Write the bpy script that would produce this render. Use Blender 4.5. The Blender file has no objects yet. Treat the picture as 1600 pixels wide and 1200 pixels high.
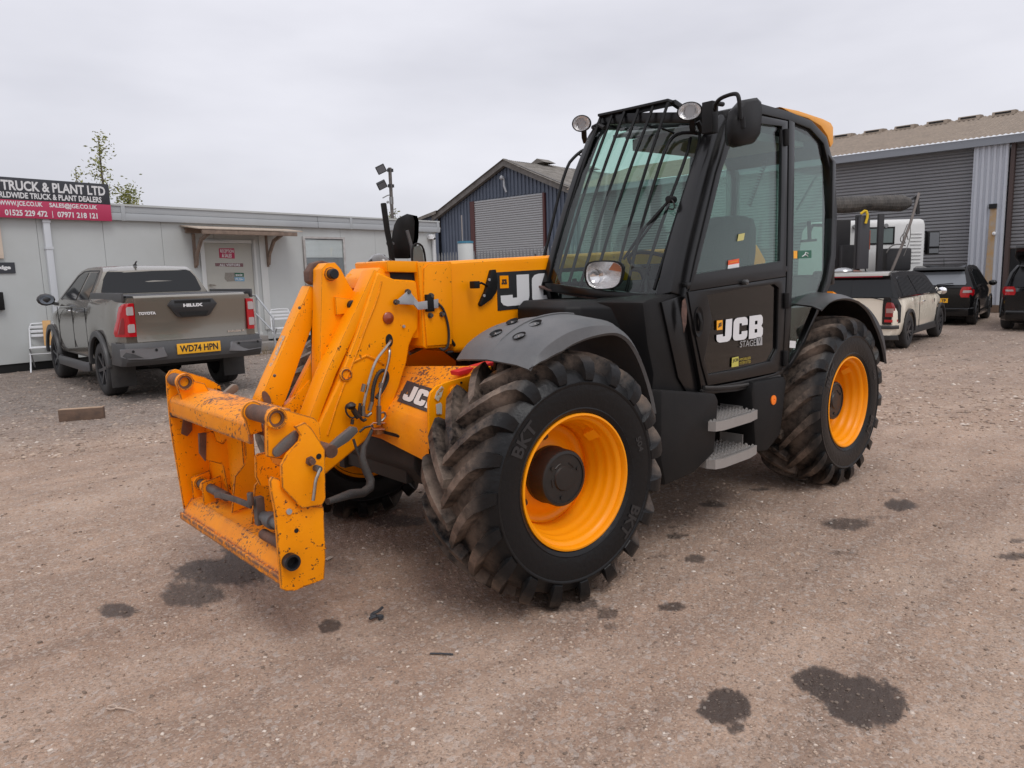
import bpy, bmesh, math, random
import numpy as np
from mathutils import Vector, Matrix, Euler
random.seed(7); np.random.seed(7)
R_ = math.radians
scn = bpy.context.scene
COL = scn.collection

# ------------------------------------------------------------------ camera
CAM_P = np.array([2.43972842, 3.44244524, 1.54628414])
YAW, PIT, ROL, FPX = R_(-131.51484907), R_(8.3413982), R_(-1.65576721), 1164.72
_F = np.array([math.cos(YAW)*math.cos(PIT), math.sin(YAW)*math.cos(PIT), -math.sin(PIT)])
_R = np.array([math.sin(YAW), -math.cos(YAW), 0.0]); _U = np.cross(_R, _F)
_R2 = _R*math.cos(ROL)+_U*math.sin(ROL); _U2 = -_R*math.sin(ROL)+_U*math.cos(ROL)
cd = bpy.data.cameras.new('camera'); cam = bpy.data.objects.new('camera', cd); COL.objects.link(cam)
cd.sensor_width = 36.0; cd.lens = 36.0*FPX/1600.0; cd.clip_start = 0.05; cd.clip_end = 6000
M = Matrix([[_R2[i], _U2[i], -_F[i], CAM_P[i]] for i in range(3)]+[[0, 0, 0, 1]])
cam.matrix_world = M
scn.camera = cam
scn.render.resolution_x = 1024; scn.render.resolution_y = 768

# ------------------------------------------------------------------ sky and sun
SUN_EL, SUN_AZ = R_(58), R_(75)
w = bpy.data.worlds.new('World'); scn.world = w; w.use_nodes = True
nt = w.node_tree; nt.nodes.clear()
def N(t, k, **kw):
    n = t.nodes.new(k)
    for a, b in kw.items(): setattr(n, a, b)
    return n
out = N(nt, 'ShaderNodeOutputWorld'); bg = N(nt, 'ShaderNodeBackground')
sky = N(nt, 'ShaderNodeTexSky'); sky.sky_type = 'NISHITA'; sky.sun_disc = False
sky.sun_elevation = SUN_EL; sky.sun_rotation = R_(90)-SUN_AZ
tc = N(nt, 'ShaderNodeTexCoord'); mp = N(nt, 'ShaderNodeMapping'); mp.inputs['Scale'].default_value = (1.0, 1.0, 3.2)
n1 = N(nt, 'ShaderNodeTexNoise'); n1.inputs['Scale'].default_value = 1.5; n1.inputs['Detail'].default_value = 5; n1.inputs['Roughness'].default_value = .5
rp = N(nt, 'ShaderNodeValToRGB')
rp.color_ramp.elements[0].position = .3; rp.color_ramp.elements[0].color = (5.6, 5.6, 6.15, 1)
rp.color_ramp.elements[1].position = .72; rp.color_ramp.elements[1].color = (8.3, 8.25, 8.8, 1)
mx = N(nt, 'ShaderNodeMix', data_type='RGBA'); mx.inputs[0].default_value = .93
sp = N(nt, 'ShaderNodeSeparateXYZ'); mr = N(nt, 'ShaderNodeMapRange')
mr.inputs[1].default_value = 0.0; mr.inputs[2].default_value = 1.0; mr.inputs[3].default_value = .95; mr.inputs[4].default_value = 1.5
ml = N(nt, 'ShaderNodeVectorMath', operation='SCALE')
L = nt.links.new
L(tc.outputs['Generated'], mp.inputs['Vector']); L(mp.outputs[0], n1.inputs['Vector']); L(n1.outputs['Fac'], rp.inputs['Fac'])
L(sky.outputs[0], mx.inputs[6]); L(tc.outputs['Generated'], sp.inputs[0]); L(sp.outputs['Z'], mr.inputs[0])
L(rp.outputs[0], ml.inputs[0]); L(mr.outputs[0], ml.inputs['Scale']); L(ml.outputs[0], mx.inputs[7])
L(mx.outputs[2], bg.inputs['Color']); bg.inputs['Strength'].default_value = .1
L(bg.outputs[0], out.inputs[0])
sd = bpy.data.lights.new('sun', 'SUN'); sd.energy = 1.0; sd.angle = R_(25); sd.color = (1, .98, .955)
so = bpy.data.objects.new('sun', sd); COL.objects.link(so)
sdir = Vector((math.cos(SUN_AZ)*math.cos(SUN_EL), math.sin(SUN_AZ)*math.cos(SUN_EL), math.sin(SUN_EL)))
so.rotation_euler = sdir.to_track_quat('Z', 'Y').to_euler()
scn.view_settings.view_transform = 'Standard'; scn.view_settings.look = 'None'
scn.view_settings.exposure = 0.13; scn.view_settings.gamma = 1.0; scn.view_settings.use_curve_mapping = False

# ------------------------------------------------------------------ survey helpers: sight line of the survey photo met with a real plane
def _ray(px, py): return _F*FPX+(px-800)*_R2-(py-600)*_U2
def PY(px, py, y):
    d = _ray(px, py); t = (y-CAM_P[1])/d[1]; p = CAM_P+d*t; return Vector(p)
def PX(px, py, x):
    d = _ray(px, py); t = (x-CAM_P[0])/d[0]; return Vector(CAM_P+d*t)
def PZ(px, py, z=0.0):
    d = _ray(px, py); t = (z-CAM_P[2])/d[2]; return Vector(CAM_P+d*t)
def PD(px, py, D):
    return Vector(CAM_P+_ray(px, py)/FPX*D)
def PV(px, py, P0, dr, off=0.0):
    n = np.array([-dr[1], dr[0], 0.0]); d = _ray(px, py)
    t = ((np.array(P0)-CAM_P)@n+off)/(d@n); return Vector(CAM_P+d*t)
def sxz(pts, y): return [(PY(a, b, y).x, PY(a, b, y).z) for a, b in pts]

# ------------------------------------------------------------------ materials
MATS = {}
def mat(name, col, rough=.5, metal=0.0, spec=.5, var=None, bump=None, chips=None, dust=None, coat=0.0, emit=None, edge=None):
    """var=(scale, colour2, amount) chips=(scale, threshold, colour, cluster_scale) dust=(colour, amount)"""
    if name in MATS: return MATS[name]
    m = bpy.data.materials.new(name); m.use_nodes = True; t = m.node_tree; b = t.nodes['Principled BSDF']; L = t.links.new
    b.inputs['Base Color'].default_value = (*col, 1); b.inputs['Roughness'].default_value = rough; b.inputs['Metallic'].default_value = metal
    b.inputs['Specular IOR Level'].default_value = spec
    if coat: b.inputs['Coat Weight'].default_value = coat; b.inputs['Coat Roughness'].default_value = .08
    if emit: b.inputs['Emission Color'].default_value = (*emit[0], 1); b.inputs['Emission Strength'].default_value = emit[1]
    co = N(t, 'ShaderNodeTexCoord'); src = None
    def mixc(fac, c1, c2):
        x = N(t, 'ShaderNodeMix', data_type='RGBA')
        if isinstance(fac, float): x.inputs[0].default_value = fac
        else: L(fac, x.inputs[0])
        for i, c in ((6, c1), (7, c2)):
            if isinstance(c, tuple): x.inputs[i].default_value = (*c, 1)
            else: L(c, x.inputs[i])
        return x.outputs[2]
    def noise(sc, det=4, rgh=.6, vec=None):
        n = N(t, 'ShaderNodeTexNoise'); n.inputs['Scale'].default_value = sc; n.inputs['Detail'].default_value = det; n.inputs['Roughness'].default_value = rgh
        L(vec or co.outputs['Object'], n.inputs['Vector']); return n.outputs['Fac']
    def ramp(s, a, c, lo=0.0, hi=1.0):
        r = N(t, 'ShaderNodeMapRange'); r.inputs[1].default_value = a; r.inputs[2].default_value = c; r.inputs[3].default_value = lo; r.inputs[4].default_value = hi
        L(s, r.inputs[0]); return r.outputs[0]
    cur = col
    if var: cur = mixc(ramp(noise(var[0]), .35, .7, 0, var[2]), col, var[1])
    if dust:
        g = N(t, 'ShaderNodeNewGeometry'); s = N(t, 'ShaderNodeSeparateXYZ'); L(g.outputs['Normal'], s.inputs[0])
        up = ramp(s.outputs['Z'], -.2, 1.0, .25, 1.0); nn = ramp(noise(7, 6, .7), .3, .75)
        mm = N(t, 'ShaderNodeMath', operation='MULTIPLY'); L(up, mm.inputs[0]); L(nn, mm.inputs[1])
        m2 = N(t, 'ShaderNodeMath', operation='MULTIPLY'); L(mm.outputs[0], m2.inputs[0]); m2.inputs[1].default_value = dust[1]
        cur = mixc(m2.outputs[0], cur, dust[0])
        L(ramp(m2.outputs[0], 0, .6, rough, max(rough, .75)), b.inputs['Roughness'])
    if chips:
        cn = noise(chips[0], 7, .72); cl = noise(chips[3], 3, .5)
        a = N(t, 'ShaderNodeMath', operation='MULTIPLY_ADD'); L(cl, a.inputs[0]); a.inputs[1].default_value = .55; L(cn, a.inputs[2])
        f = ramp(a.outputs[0], chips[1]+.325, chips[1]+.345)
        cur = mixc(f, cur, chips[2])
    if edge:
        bv = N(t, 'ShaderNodeBevel'); bv.samples = 6; bv.inputs['Radius'].default_value = edge[0]
        gm = N(t, 'ShaderNodeNewGeometry'); dt = N(t, 'ShaderNodeVectorMath', operation='DOT_PRODUCT'); L(bv.outputs[0], dt.inputs[0]); L(gm.outputs['Normal'], dt.inputs[1])
        iv = N(t, 'ShaderNodeMath', operation='SUBTRACT'); iv.inputs[0].default_value = 1.0; L(dt.outputs['Value'], iv.inputs[1])
        e1 = ramp(iv.outputs[0], .003, .05); e2 = ramp(noise(22, 7, .78), .38, .56)
        em = N(t, 'ShaderNodeMath', operation='MULTIPLY'); L(e1, em.inputs[0]); L(e2, em.inputs[1]); e3 = ramp(em.outputs[0], .25, .5)
        cur = mixc(e3, cur, edge[1])
    if not isinstance(cur, tuple): L(cur, b.inputs['Base Color'])
    if bump:
        bn = N(t, 'ShaderNodeBump'); bn.inputs['Strength'].default_value = bump[1]; bn.inputs['Distance'].default_value = bump[2] if len(bump) > 2 else .01
        L(noise(bump[0], 5, .6), bn.inputs['Height']); L(bn.outputs[0], b.inputs['Normal'])
    MATS[name] = m; return m
def glassmat(name, tint, refl=1.0, rough=.02):
    if name in MATS: return MATS[name]
    m = bpy.data.materials.new(name); m.use_nodes = True; t = m.node_tree; t.nodes.clear(); L = t.links.new
    o = N(t, 'ShaderNodeOutputMaterial'); tr = N(t, 'ShaderNodeBsdfTransparent'); tr.inputs[0].default_value = (*tint, 1)
    gl = N(t, 'ShaderNodeBsdfGlossy'); gl.inputs['Roughness'].default_value = rough; gl.inputs['Color'].default_value = (1, 1, 1, 1)
    lw = N(t, 'ShaderNodeLayerWeight'); lw.inputs['Blend'].default_value = .5
    pw = N(t, 'ShaderNodeMath', operation='POWER'); pw.inputs[1].default_value = 4.2; L(lw.outputs['Facing'], pw.inputs[0])
    mu = N(t, 'ShaderNodeMath', operation='MULTIPLY_ADD'); mu.inputs[1].default_value = .85*refl; mu.inputs[2].default_value = .05*refl; mu.use_clamp = True; L(pw.outputs[0], mu.inputs[0])
    mx = N(t, 'ShaderNodeMixShader'); L(mu.outputs[0], mx.inputs[0]); L(tr.outputs[0], mx.inputs[1]); L(gl.outputs[0], mx.inputs[2]); L(mx.outputs[0], o.inputs[0])
    MATS[name] = m; return m

YEL = mat('jcb_yellow', (1.0, .342, .0006), .36, spec=.18, var=(2.5, (.93, .272, .0006), .5), chips=(38, .62, (.05, .028, .018), 2.2), bump=(60, .06), dust=((.5, .24, .06), .07), edge=(.004, (.25, .10, .02)))
YELC = mat('clean_yellow', (1.0, .348, .0006), .33, spec=.18, var=(3, (.94, .285, .0006), .4), chips=(55, .60, (.07, .04, .02), 3), dust=((.45, .25, .1), .07), edge=(.004, (.3, .12, .02)))
YELW = mat('worn_yellow', (1.0, .336, .0006), .42, spec=.18, var=(4, (.90, .26, .001), .7), chips=(42, .54, (.07, .035, .022), 2.0), bump=(40, .15), dust=((.45, .22, .08), .15), edge=(.012, (.07, .04, .03)))
YELX = mat('scraped_yellow', (.98, .325, .002), .5, spec=.2, var=(5, (.82, .235, .004), .8), chips=(55, .535, (.13, .07, .05), 3.4), bump=(30, .25), dust=((.4, .22, .12), .3), edge=(.030, (.17, .10, .075)))
ROOFY = mat('roof_orange', (.92, .40, .05), .4, var=(2, (.9, .42, .08), .5))
BLK = mat('black_paint', (.0045, .0045, .005), .28, spec=.35, dust=((.10, .08, .065), .07), coat=.12)
BPL = mat('black_plastic', (.007, .007, .0075), .5, spec=.22, bump=(160, .08), dust=((.13, .105, .085), .10), var=(3, (.012, .012, .012), .6))
GPL = mat('grey_fender_plastic', (.085, .087, .09), .5, bump=(120, .1), var=(5, (.125, .125, .125), .8), dust=((.24, .21, .19), .22))
DRK = mat('dark_cavity', (.006, .006, .006), .8)
RUB = mat('hose_rubber', (.015, .015, .016), .6, dust=((.12, .10, .08), .4))
STL = mat('bare_steel', (.45, .43, .40), .38, 1.0, var=(20, (.25, .2, .16), .6))
GSTL = mat('galvanised', (.42, .43, .44), .5, .35, var=(14, (.30, .31, .32), .6))
RST = mat('rusty_steel', (.10, .055, .04), .7, .2, var=(12, (.22, .11, .07), .8), bump=(60, .3))
DSTL = mat('dirty_dark_steel', (.10, .09, .085), .6, .4, var=(10, (.19, .16, .14), .8), bump=(50, .2))
GLS = glassmat('green_tint_glass', (.76, .89, .84), 1.0)
GLD = glassmat('dark_lower_glass', (.20, .23, .21), 1.3)
LENS = glassmat('lens_glass', (.92, .92, .92), 1.3)
WHT = mat('white_print', (.72, .72, .72), .5)
BKP = mat('black_print', (.02, .02, .022), .45)
REDP = mat('red_pipe', (.65, .02, .03), .5)
AMB = mat('amber_lens', (.75, .14, .01), .25, coat=.5)
ORG = mat('orange_reflector', (1.0, .22, .01), .3)
CHR = mat('lamp_reflector', (.95, .95, .95), .25, 1.0, bump=(45, .5))

# ------------------------------------------------------------------ mesh builder
class B:
    def __init__(s): s.v = []; s.f = []
    def add(s, vs, fs):
        o = len(s.v); s.v += [tuple(v) for v in vs]; s.f += [tuple(i+o for i in f) for f in fs]; return s
    def box(s, x0, x1, y0, y1, z0, z1, M=None):
        vs = [Vector((x, y, z)) for x in (x0, x1) for y in (y0, y1) for z in (z0, z1)]
        if M is not None: vs = [M@v for v in vs]
        return s.add(vs, [(0, 1, 3, 2), (4, 6, 7, 5), (0, 4, 5, 1), (2, 3, 7, 6), (0, 2, 6, 4), (1, 5, 7, 3)])
    def prism(s, poly, a, b, axis='y', fn=None):
        """poly of (u,v); axis y: u=x v=z; axis x: u=y v=z; axis z: u=x v=y"""
        def P(u, v, w):
            if fn: return fn(u, v, w)
            return {'y': (u, w, v), 'x': (w, u, v), 'z': (u, v, w)}[axis]
        n = len(poly)
        s.add([P(u, v, a) for u, v in poly]+[P(u, v, b) for u, v in poly],
              [tuple(range(n))[::-1], tuple(range(n, 2*n))]+[(i, (i+1) % n, n+(i+1) % n, n+i) for i in range(n)])
        return s
    def plate(s, pts, off):
        """pts: 3d outline; off: offset vector giving thickness"""
        n = len(pts); off = Vector(off); pts = [Vector(p) for p in pts]
        return s.add(pts+[p+off for p in pts], [tuple(range(n))[::-1], tuple(range(n, 2*n))]+[(i, (i+1) % n, n+(i+1) % n, n+i) for i in range(n)])
    def ring(s, outer, inner, off):
        n = len(outer); off = Vector(off); o = [Vector(p) for p in outer]; i_ = [Vector(p) for p in inner]
        vs = o+i_+[p+off for p in o]+[p+off for p in i_]; fs = []
        for k in range(n):
            j = (k+1) % n
            fs += [(k, j, n+j, n+k), (2*n+k, 3*n+k, 3*n+j, 2*n+j), (k, 2*n+k, 2*n+j, j), (n+k, n+j, 3*n+j, 3*n+k)]
        return s.add(vs, fs)
    def cyl(s, p0, p1, r, r2=None, n=20, caps=True):
        p0, p1 = Vector(p0), Vector(p1); r2 = r if r2 is None else r2
        d = (p1-p0).normalized(); a = d.orthogonal().normalized(); b = d.cross(a)
        vs = []
        for p, q in ((p0, r), (p1, r2)):
            for k in range(n):
                t = 2*math.pi*k/n; vs.append(p+(a*math.cos(t)+b*math.sin(t))*q)
        fs = [(k, (k+1) % n, n+(k+1) % n, n+k) for k in range(n)]
        if caps: fs += [tuple(range(n))[::-1], tuple(range(n, 2*n))]
        return s.add(vs, fs)
    def pipe(s, p0, p1, r, ri, n=20):
        """hollow tube"""
        p0, p1 = Vector(p0), Vector(p1); d = (p1-p0).normalized(); a = d.orthogonal().normalized(); b = d.cross(a); vs = []
        for p, q in ((p0, r), (p1, r), (p1, ri), (p0, ri)):
            for k in range(n):
                t = 2*math.pi*k/n; vs.append(p+(a*math.cos(t)+b*math.sin(t))*q)
        fs = []
        for m in range(4):
            m2 = (m+1) % 4
            fs += [(m*n+k, m*n+(k+1) % n, m2*n+(k+1) % n, m2*n+k) for k in range(n)]
        return s.add(vs, fs)
    def tube(s, pts, r, n=8, sub=0, caps=True):
        pts = [Vector(p) for p in pts]
        for _ in range(sub):
            q = [pts[0]]
            for a, b in zip(pts, pts[1:]): q += [a.lerp(b, .25), a.lerp(b, .75)]
            pts = q+[pts[-1]]
        m = len(pts); T = []
        if isinstance(r, (list, tuple)) and len(r) != m: r = [float(v) for v in np.interp(np.linspace(0, 1, m), np.linspace(0, 1, len(r)), r)]
        for i in range(m):
            t = (pts[min(i+1, m-1)]-pts[max(i-1, 0)]); T.append(t.normalized() if t.length > 1e-9 else Vector((0, 0, 1)))
        a = T[0].orthogonal().normalized(); vs = []; fs = []
        for i in range(m):
            a = (a-T[i]*a.dot(T[i])).normalized(); b = T[i].cross(a)
            rr = r[i] if isinstance(r, (list, tuple)) else r
            for k in range(n):
                t = 2*math.pi*(k+.5)/n; vs.append(pts[i]+(a*math.cos(t)+b*math.sin(t))*rr)
        for i in range(m-1): fs += [(i*n+k, i*n+(k+1) % n, (i+1)*n+(k+1) % n, (i+1)*n+k) for k in range(n)]
        if caps: fs += [tuple(range(n))[::-1], tuple(range((m-1)*n, m*n))]
        return s.add(vs, fs)
    def sweep(s, pts, wd, th, nrm=(0, 1, 0), closed=False):
        """rectangular section: wd in plane, th along nrm"""
        pts = [Vector(p) for p in pts]; nr = Vector(nrm).normalized(); m = len(pts); vs = []; fs = []
        for i in range(m):
            if closed: a, b = pts[i-1], pts[(i+1) % m]
            else: a, b = pts[max(i-1, 0)], pts[min(i+1, m-1)]
            t = (b-a).normalized(); sd = t.cross(nr).normalized()
            e1 = (pts[i]-a); e2 = (b-pts[i]); k = 1.0
            if e1.length > 1e-6 and e2.length > 1e-6:
                c = max(-.9, min(1, e1.normalized().dot(e2.normalized()))); k = min(1.6, 1/math.sqrt((1+c)/2))
            w_ = wd[i] if isinstance(wd, (list, tuple)) else wd
            for sa, sb in ((-1, -1), (1, -1), (1, 1), (-1, 1)): vs.append(pts[i]+sd*sa*w_/2*k+nr*sb*th/2)
        rng = range(m if closed else m-1)
        for i in rng:
            j = (i+1) % m; fs += [(i*4+k, i*4+(k+1) % 4, j*4+(k+1) % 4, j*4+k) for k in range(4)]
        if not closed: fs += [(3, 2, 1, 0), ((m-1)*4, (m-1)*4+1, (m-1)*4+2, (m-1)*4+3)]
        return s.add(vs, fs)
    def lathe(s, prof, c=(0, 0, 0), axis=(0, 1, 0), n=64, closed=False, ref=None):
        c = Vector(c); ax = Vector(axis).normalized(); a = Vector(ref).normalized() if ref else ax.orthogonal().normalized(); b = ax.cross(a); m = len(prof); vs = []; fs = []
        for r, h in prof:
            for k in range(n):
                t = 2*math.pi*k/n; vs.append(c+ax*h+(a*math.cos(t)+b*math.sin(t))*r)
        for i in range(m if closed else m-1):
            j = (i+1) % m; fs += [(i*n+k, i*n+(k+1) % n, j*n+(k+1) % n, j*n+k) for k in range(n)]
        return s.add(vs, fs)
    def disc(s, c, nrm, r, n=20, ry=None, up=(0, 0, 1)):
        c = Vector(c); nr = Vector(nrm).normalized(); u = Vector(up).cross(nr)
        u = u.normalized() if u.length > 1e-6 else nr.orthogonal(); v = nr.cross(u)
        return s.add([c+u*math.cos(2*math.pi*k/n)*r+v*math.sin(2*math.pi*k/n)*(ry or r) for k in range(n)], [tuple(range(n))])
    def ico(s, c, r, sub=2, sc=(1, 1, 1), rough=0):
        bm = bmesh.new(); bmesh.ops.create_icosphere(bm, subdivisions=sub, radius=1); bm.verts.ensure_lookup_table()
        vs = [Vector((c[0]+v.co.x*r*sc[0]*(1+random.uniform(-rough, rough)), c[1]+v.co.y*r*sc[1]*(1+random.uniform(-rough, rough)), c[2]+v.co.z*r*sc[2]*(1+random.uniform(-rough, rough)))) for v in bm.verts]
        fs = [tuple(v.index for v in f.verts) for f in bm.faces]; bm.free(); return s.add(vs, fs)
    def loft(s, secs, closed=False, caps=True):
        n = len(secs[0]); vs = [v for q in secs for v in q]; fs = []
        for i in range(len(secs)-1):
            fs += [(i*n+k, i*n+(k+1) % n, (i+1)*n+(k+1) % n, (i+1)*n+k) for k in range(n if closed else n-1)]
        if caps: fs += [tuple(range(n))[::-1], tuple(range((len(secs)-1)*n, len(secs)*n))]
        return s.add(vs, fs)
    def mesh(s, name, bevel=0.0, seg=2, ang=35, smooth=True):
        me = bpy.data.meshes.new(name); me.from_pydata(s.v, [], s.f)
        bm = bmesh.new(); bm.from_mesh(me)
        bmesh.ops.recalc_face_normals(bm, faces=bm.faces)
        if bevel:
            bmesh.ops.remove_doubles(bm, verts=bm.verts, dist=1e-5)
            es = [e for e in bm.edges if len(e.link_faces) == 2 and e.calc_face_angle(0) > R_(28)]
            bmesh.ops.bevel(bm, geom=es, offset=bevel, offset_type='OFFSET', segments=seg, profile=.6, affect='EDGES', clamp_overlap=True)
        bm.to_mesh(me); bm.free()
        if smooth:
            me.shade_smooth(); me.set_sharp_from_angle(angle=R_(ang))
        return me
    def build(s, name, m, parent=None, bevel=0.0, kind=None, ang=35, smooth=True, seg=2, label=None):
        me = s.mesh(name, bevel, seg, ang, smooth)
        if m: me.materials.append(m)
        o = bpy.data.objects.new(name, me); COL.objects.link(o)
        if parent: o.parent = parent
        if kind: o['kind'] = kind
        if label: o['label'] = label
        return o
def thing(name, label, cat, loc=(0, 0, 0), rz=0.0, group=None):
    o = bpy.data.objects.new(name, None); COL.objects.link(o); o.empty_display_size = .2
    o.location = loc; o.rotation_euler = (0, 0, rz); o['label'] = label; o['category'] = cat
    if group: o['group'] = group
    return o
def tag(o, label, cat, group=None):
    o['label'] = label; o['category'] = cat
    if group: o['group'] = group
    return o
def setloc(o, loc):
    """keep world shape, move the origin of a one-mesh thing to loc"""
    loc = Vector(loc)
    o.data.transform(Matrix.Translation(-loc)); o.location = loc; return o
def dup(o, parent=None):
    c = o.copy(); COL.objects.link(c); c.parent = parent
    for ch in [q for q in bpy.data.objects if q.parent == o]: dup(ch, c)
    return c
def children(o): return [q for q in bpy.data.objects if q.parent == o]
def copy_thing(o, loc, rz, label, group=None):
    c = dup(o); c.location = loc; c.rotation_euler = (0, 0, rz); c['label'] = label
    if group: c['group'] = group
    return c

_tc = {}
def text_mesh(s, bold=.0):
    k = (s, bold)
    if k in _tc: return _tc[k]
    cu = bpy.data.curves.new('txt', 'FONT'); cu.body = s; cu.offset = bold; cu.resolution_u = 3
    o = bpy.data.objects.new('txt', cu); COL.objects.link(o); bpy.context.view_layer.update()
    dg = bpy.context.evaluated_depsgraph_get(); me = bpy.data.meshes.new_from_object(o.evaluated_get(dg))
    vs = [v.co.copy() for v in me.vertices]; fs = [tuple(p.vertices) for p in me.polygons]
    bpy.data.objects.remove(o); bpy.data.curves.remove(cu); bpy.data.meshes.remove(me)
    x0 = min(v.x for v in vs); x1 = max(v.x for v in vs); y0 = min(v.y for v in vs); y1 = max(v.y for v in vs)
    vs = [((v.x-x0)/(x1-x0), (v.y-y0)/(y1-y0)) for v in vs]
    _tc[k] = (vs, fs); return _tc[k]
def text(b, s, fn, bold=.0):
    """fn(u,v) with u,v in 0..1 over the text's bounds -> 3d"""
    vs, fs = text_mesh(s, bold); b.add([fn(u, v) for u, v in vs], fs); return b
def onplane(px, py, A, Bp, C):
    n = (Bp-A).cross(C-A); d = Vector(_ray(px, py)); c = Vector(CAM_P)
    return c+d*((A-c).dot(n)/d.dot(n))
def quadfn(bl, br, tl, tr):
    bl, br, tl, tr = map(Vector, (bl, br, tl, tr))
    return lambda u, v: (bl.lerp(br, u)).lerp(tl.lerp(tr, u), v)
LJ = [[(.45, 1), (.8, 1), (.8, .28), (.77, .14), (.69, .04), (.58, 0), (.18, 0), (.07, .05), (.01, .15), (0, .36), (.33, .36), (.33, .26), (.45, .26)]]
LC = [[(.2, 0), (.62, 0), (.73, .05), (.79, .14), (.8, .38), (.47, .38), (.47, .26), (.33, .26), (.33, .74), (.47, .74), (.47, .64), (.8, .64), (.79, .86), (.73, .95), (.62, 1), (.2, 1), (.08, .96), (.01, .86), (0, .78), (0, .2), (.02, .1), (.09, .02)]]
LB = [[(0, 0), (.33, 0), (.33, 1), (0, 1)], [(.33, .76), (.48, .76), (.48, 1), (.33, 1)], [(.33, .4), (.48, .4), (.48, .6), (.33, .6)], [(.33, 0), (.48, 0), (.48, .24), (.33, .24)],
      [(.48, 0), (.64, 0), (.75, .04), (.82, .15), (.82, .4), (.72, .515), (.8, .64), (.79, .86), (.73, .96), (.66, 1), (.48, 1)]]
def jcb(b, fn, cut=2.6):
    for off, G in ((0, LJ), (.88, LC), (1.77, LB)):
        for poly in G:
            b.add([fn(min(u+off, cut)/2.6, v) for u, v in poly], [tuple(range(len(poly)))])
    return b
# =================================================================== TELEHANDLER (front axle at x=0, nose towards +x, left side +y)
TH = thing('telehandler', 'large yellow and black telescopic handler with black cab and chunky tractor tyres in the middle of the yard', 'telehandler')
WX, WYc, WZ = 0.0, .925, .592

def tyre_mat():
    m = bpy.data.materials.new('tractor_tyre'); m.use_nodes = True; t = m.node_tree; b = t.nodes['Principled BSDF']; L = t.links.new
    co = N(t, 'ShaderNodeTexCoord'); s = N(t, 'ShaderNodeSeparateXYZ'); L(co.outputs['Object'], s.inputs[0])
    cx = N(t, 'ShaderNodeCombineXYZ'); L(s.outputs['X'], cx.inputs[0]); L(s.outputs['Z'], cx.inputs[1])
    ln = N(t, 'ShaderNodeVectorMath', operation='LENGTH'); L(cx.outputs[0], ln.inputs[0])
    r1 = N(t, 'ShaderNodeMapRange'); r1.inputs[1].default_value = .50; r1.inputs[2].default_value = .56; L(ln.outputs['Value'], r1.inputs[0])
    ab = N(t, 'ShaderNodeMath', operation='ABSOLUTE'); L(s.outputs['Y'], ab.inputs[0])
    r3 = N(t, 'ShaderNodeMapRange'); r3.inputs[1].default_value = .236; r3.inputs[2].default_value = .17; L(ab.outputs[0], r3.inputs[0])
    n = N(t, 'ShaderNodeTexNoise'); n.inputs['Scale'].default_value = 5; n.inputs['Detail'].default_value = 9; n.inputs['Roughness'].default_value = .72; L(co.outputs['Object'], n.inputs['Vector'])
    r2 = N(t, 'ShaderNodeMapRange'); r2.inputs[1].default_value = .38; r2.inputs[2].default_value = .60; L(n.outputs['Fac'], r2.inputs[0])
    mu = N(t, 'ShaderNodeMath', operation='MULTIPLY'); L(r1.outputs[0], mu.inputs[0]); L(r2.outputs[0], mu.inputs[1])
    m3 = N(t, 'ShaderNodeMath', operation='MULTIPLY'); L(mu.outputs[0], m3.inputs[0]); L(r3.outputs[0], m3.inputs[1])
    x = N(t, 'ShaderNodeMix', data_type='RGBA'); x.inputs[6].default_value = (.009, .009, .0095, 1); x.inputs[7].default_value = (.22, .165, .128, 1)
    L(m3.outputs[0], x.inputs[0]); L(x.outputs[2], b.inputs['Base Color'])
    rr = N(t, 'ShaderNodeMapRange'); rr.inputs[3].default_value = .36; rr.inputs[4].default_value = .9; L(m3.outputs[0], rr.inputs[0]); L(rr.outputs[0], b.inputs['Roughness'])
    b.inputs['Specular IOR Level'].default_value = .25
    n2 = N(t, 'ShaderNodeTexNoise'); n2.inputs['Scale'].default_value = 45; n2.inputs['Detail'].default_value = 6; L(co.outputs['Object'], n2.inputs['Vector'])
    bp = N(t, 'ShaderNodeBump'); bp.inputs['Strength'].default_value = .25; bp.inputs['Distance'].default_value = .01; L(n2.outputs['Fac'], bp.inputs['Height']); L(bp.outputs[0], b.inputs['Normal'])
    return m
TYR = tyre_mat()
RIMY = mat('rim_yellow', (1.0, .345, .0006), .32, spec=.3, var=(3, (.94, .30, .0008), .5), chips=(60, .74, (.25, .12, .03), 3), dust=((.5, .3, .12), .06))

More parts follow.
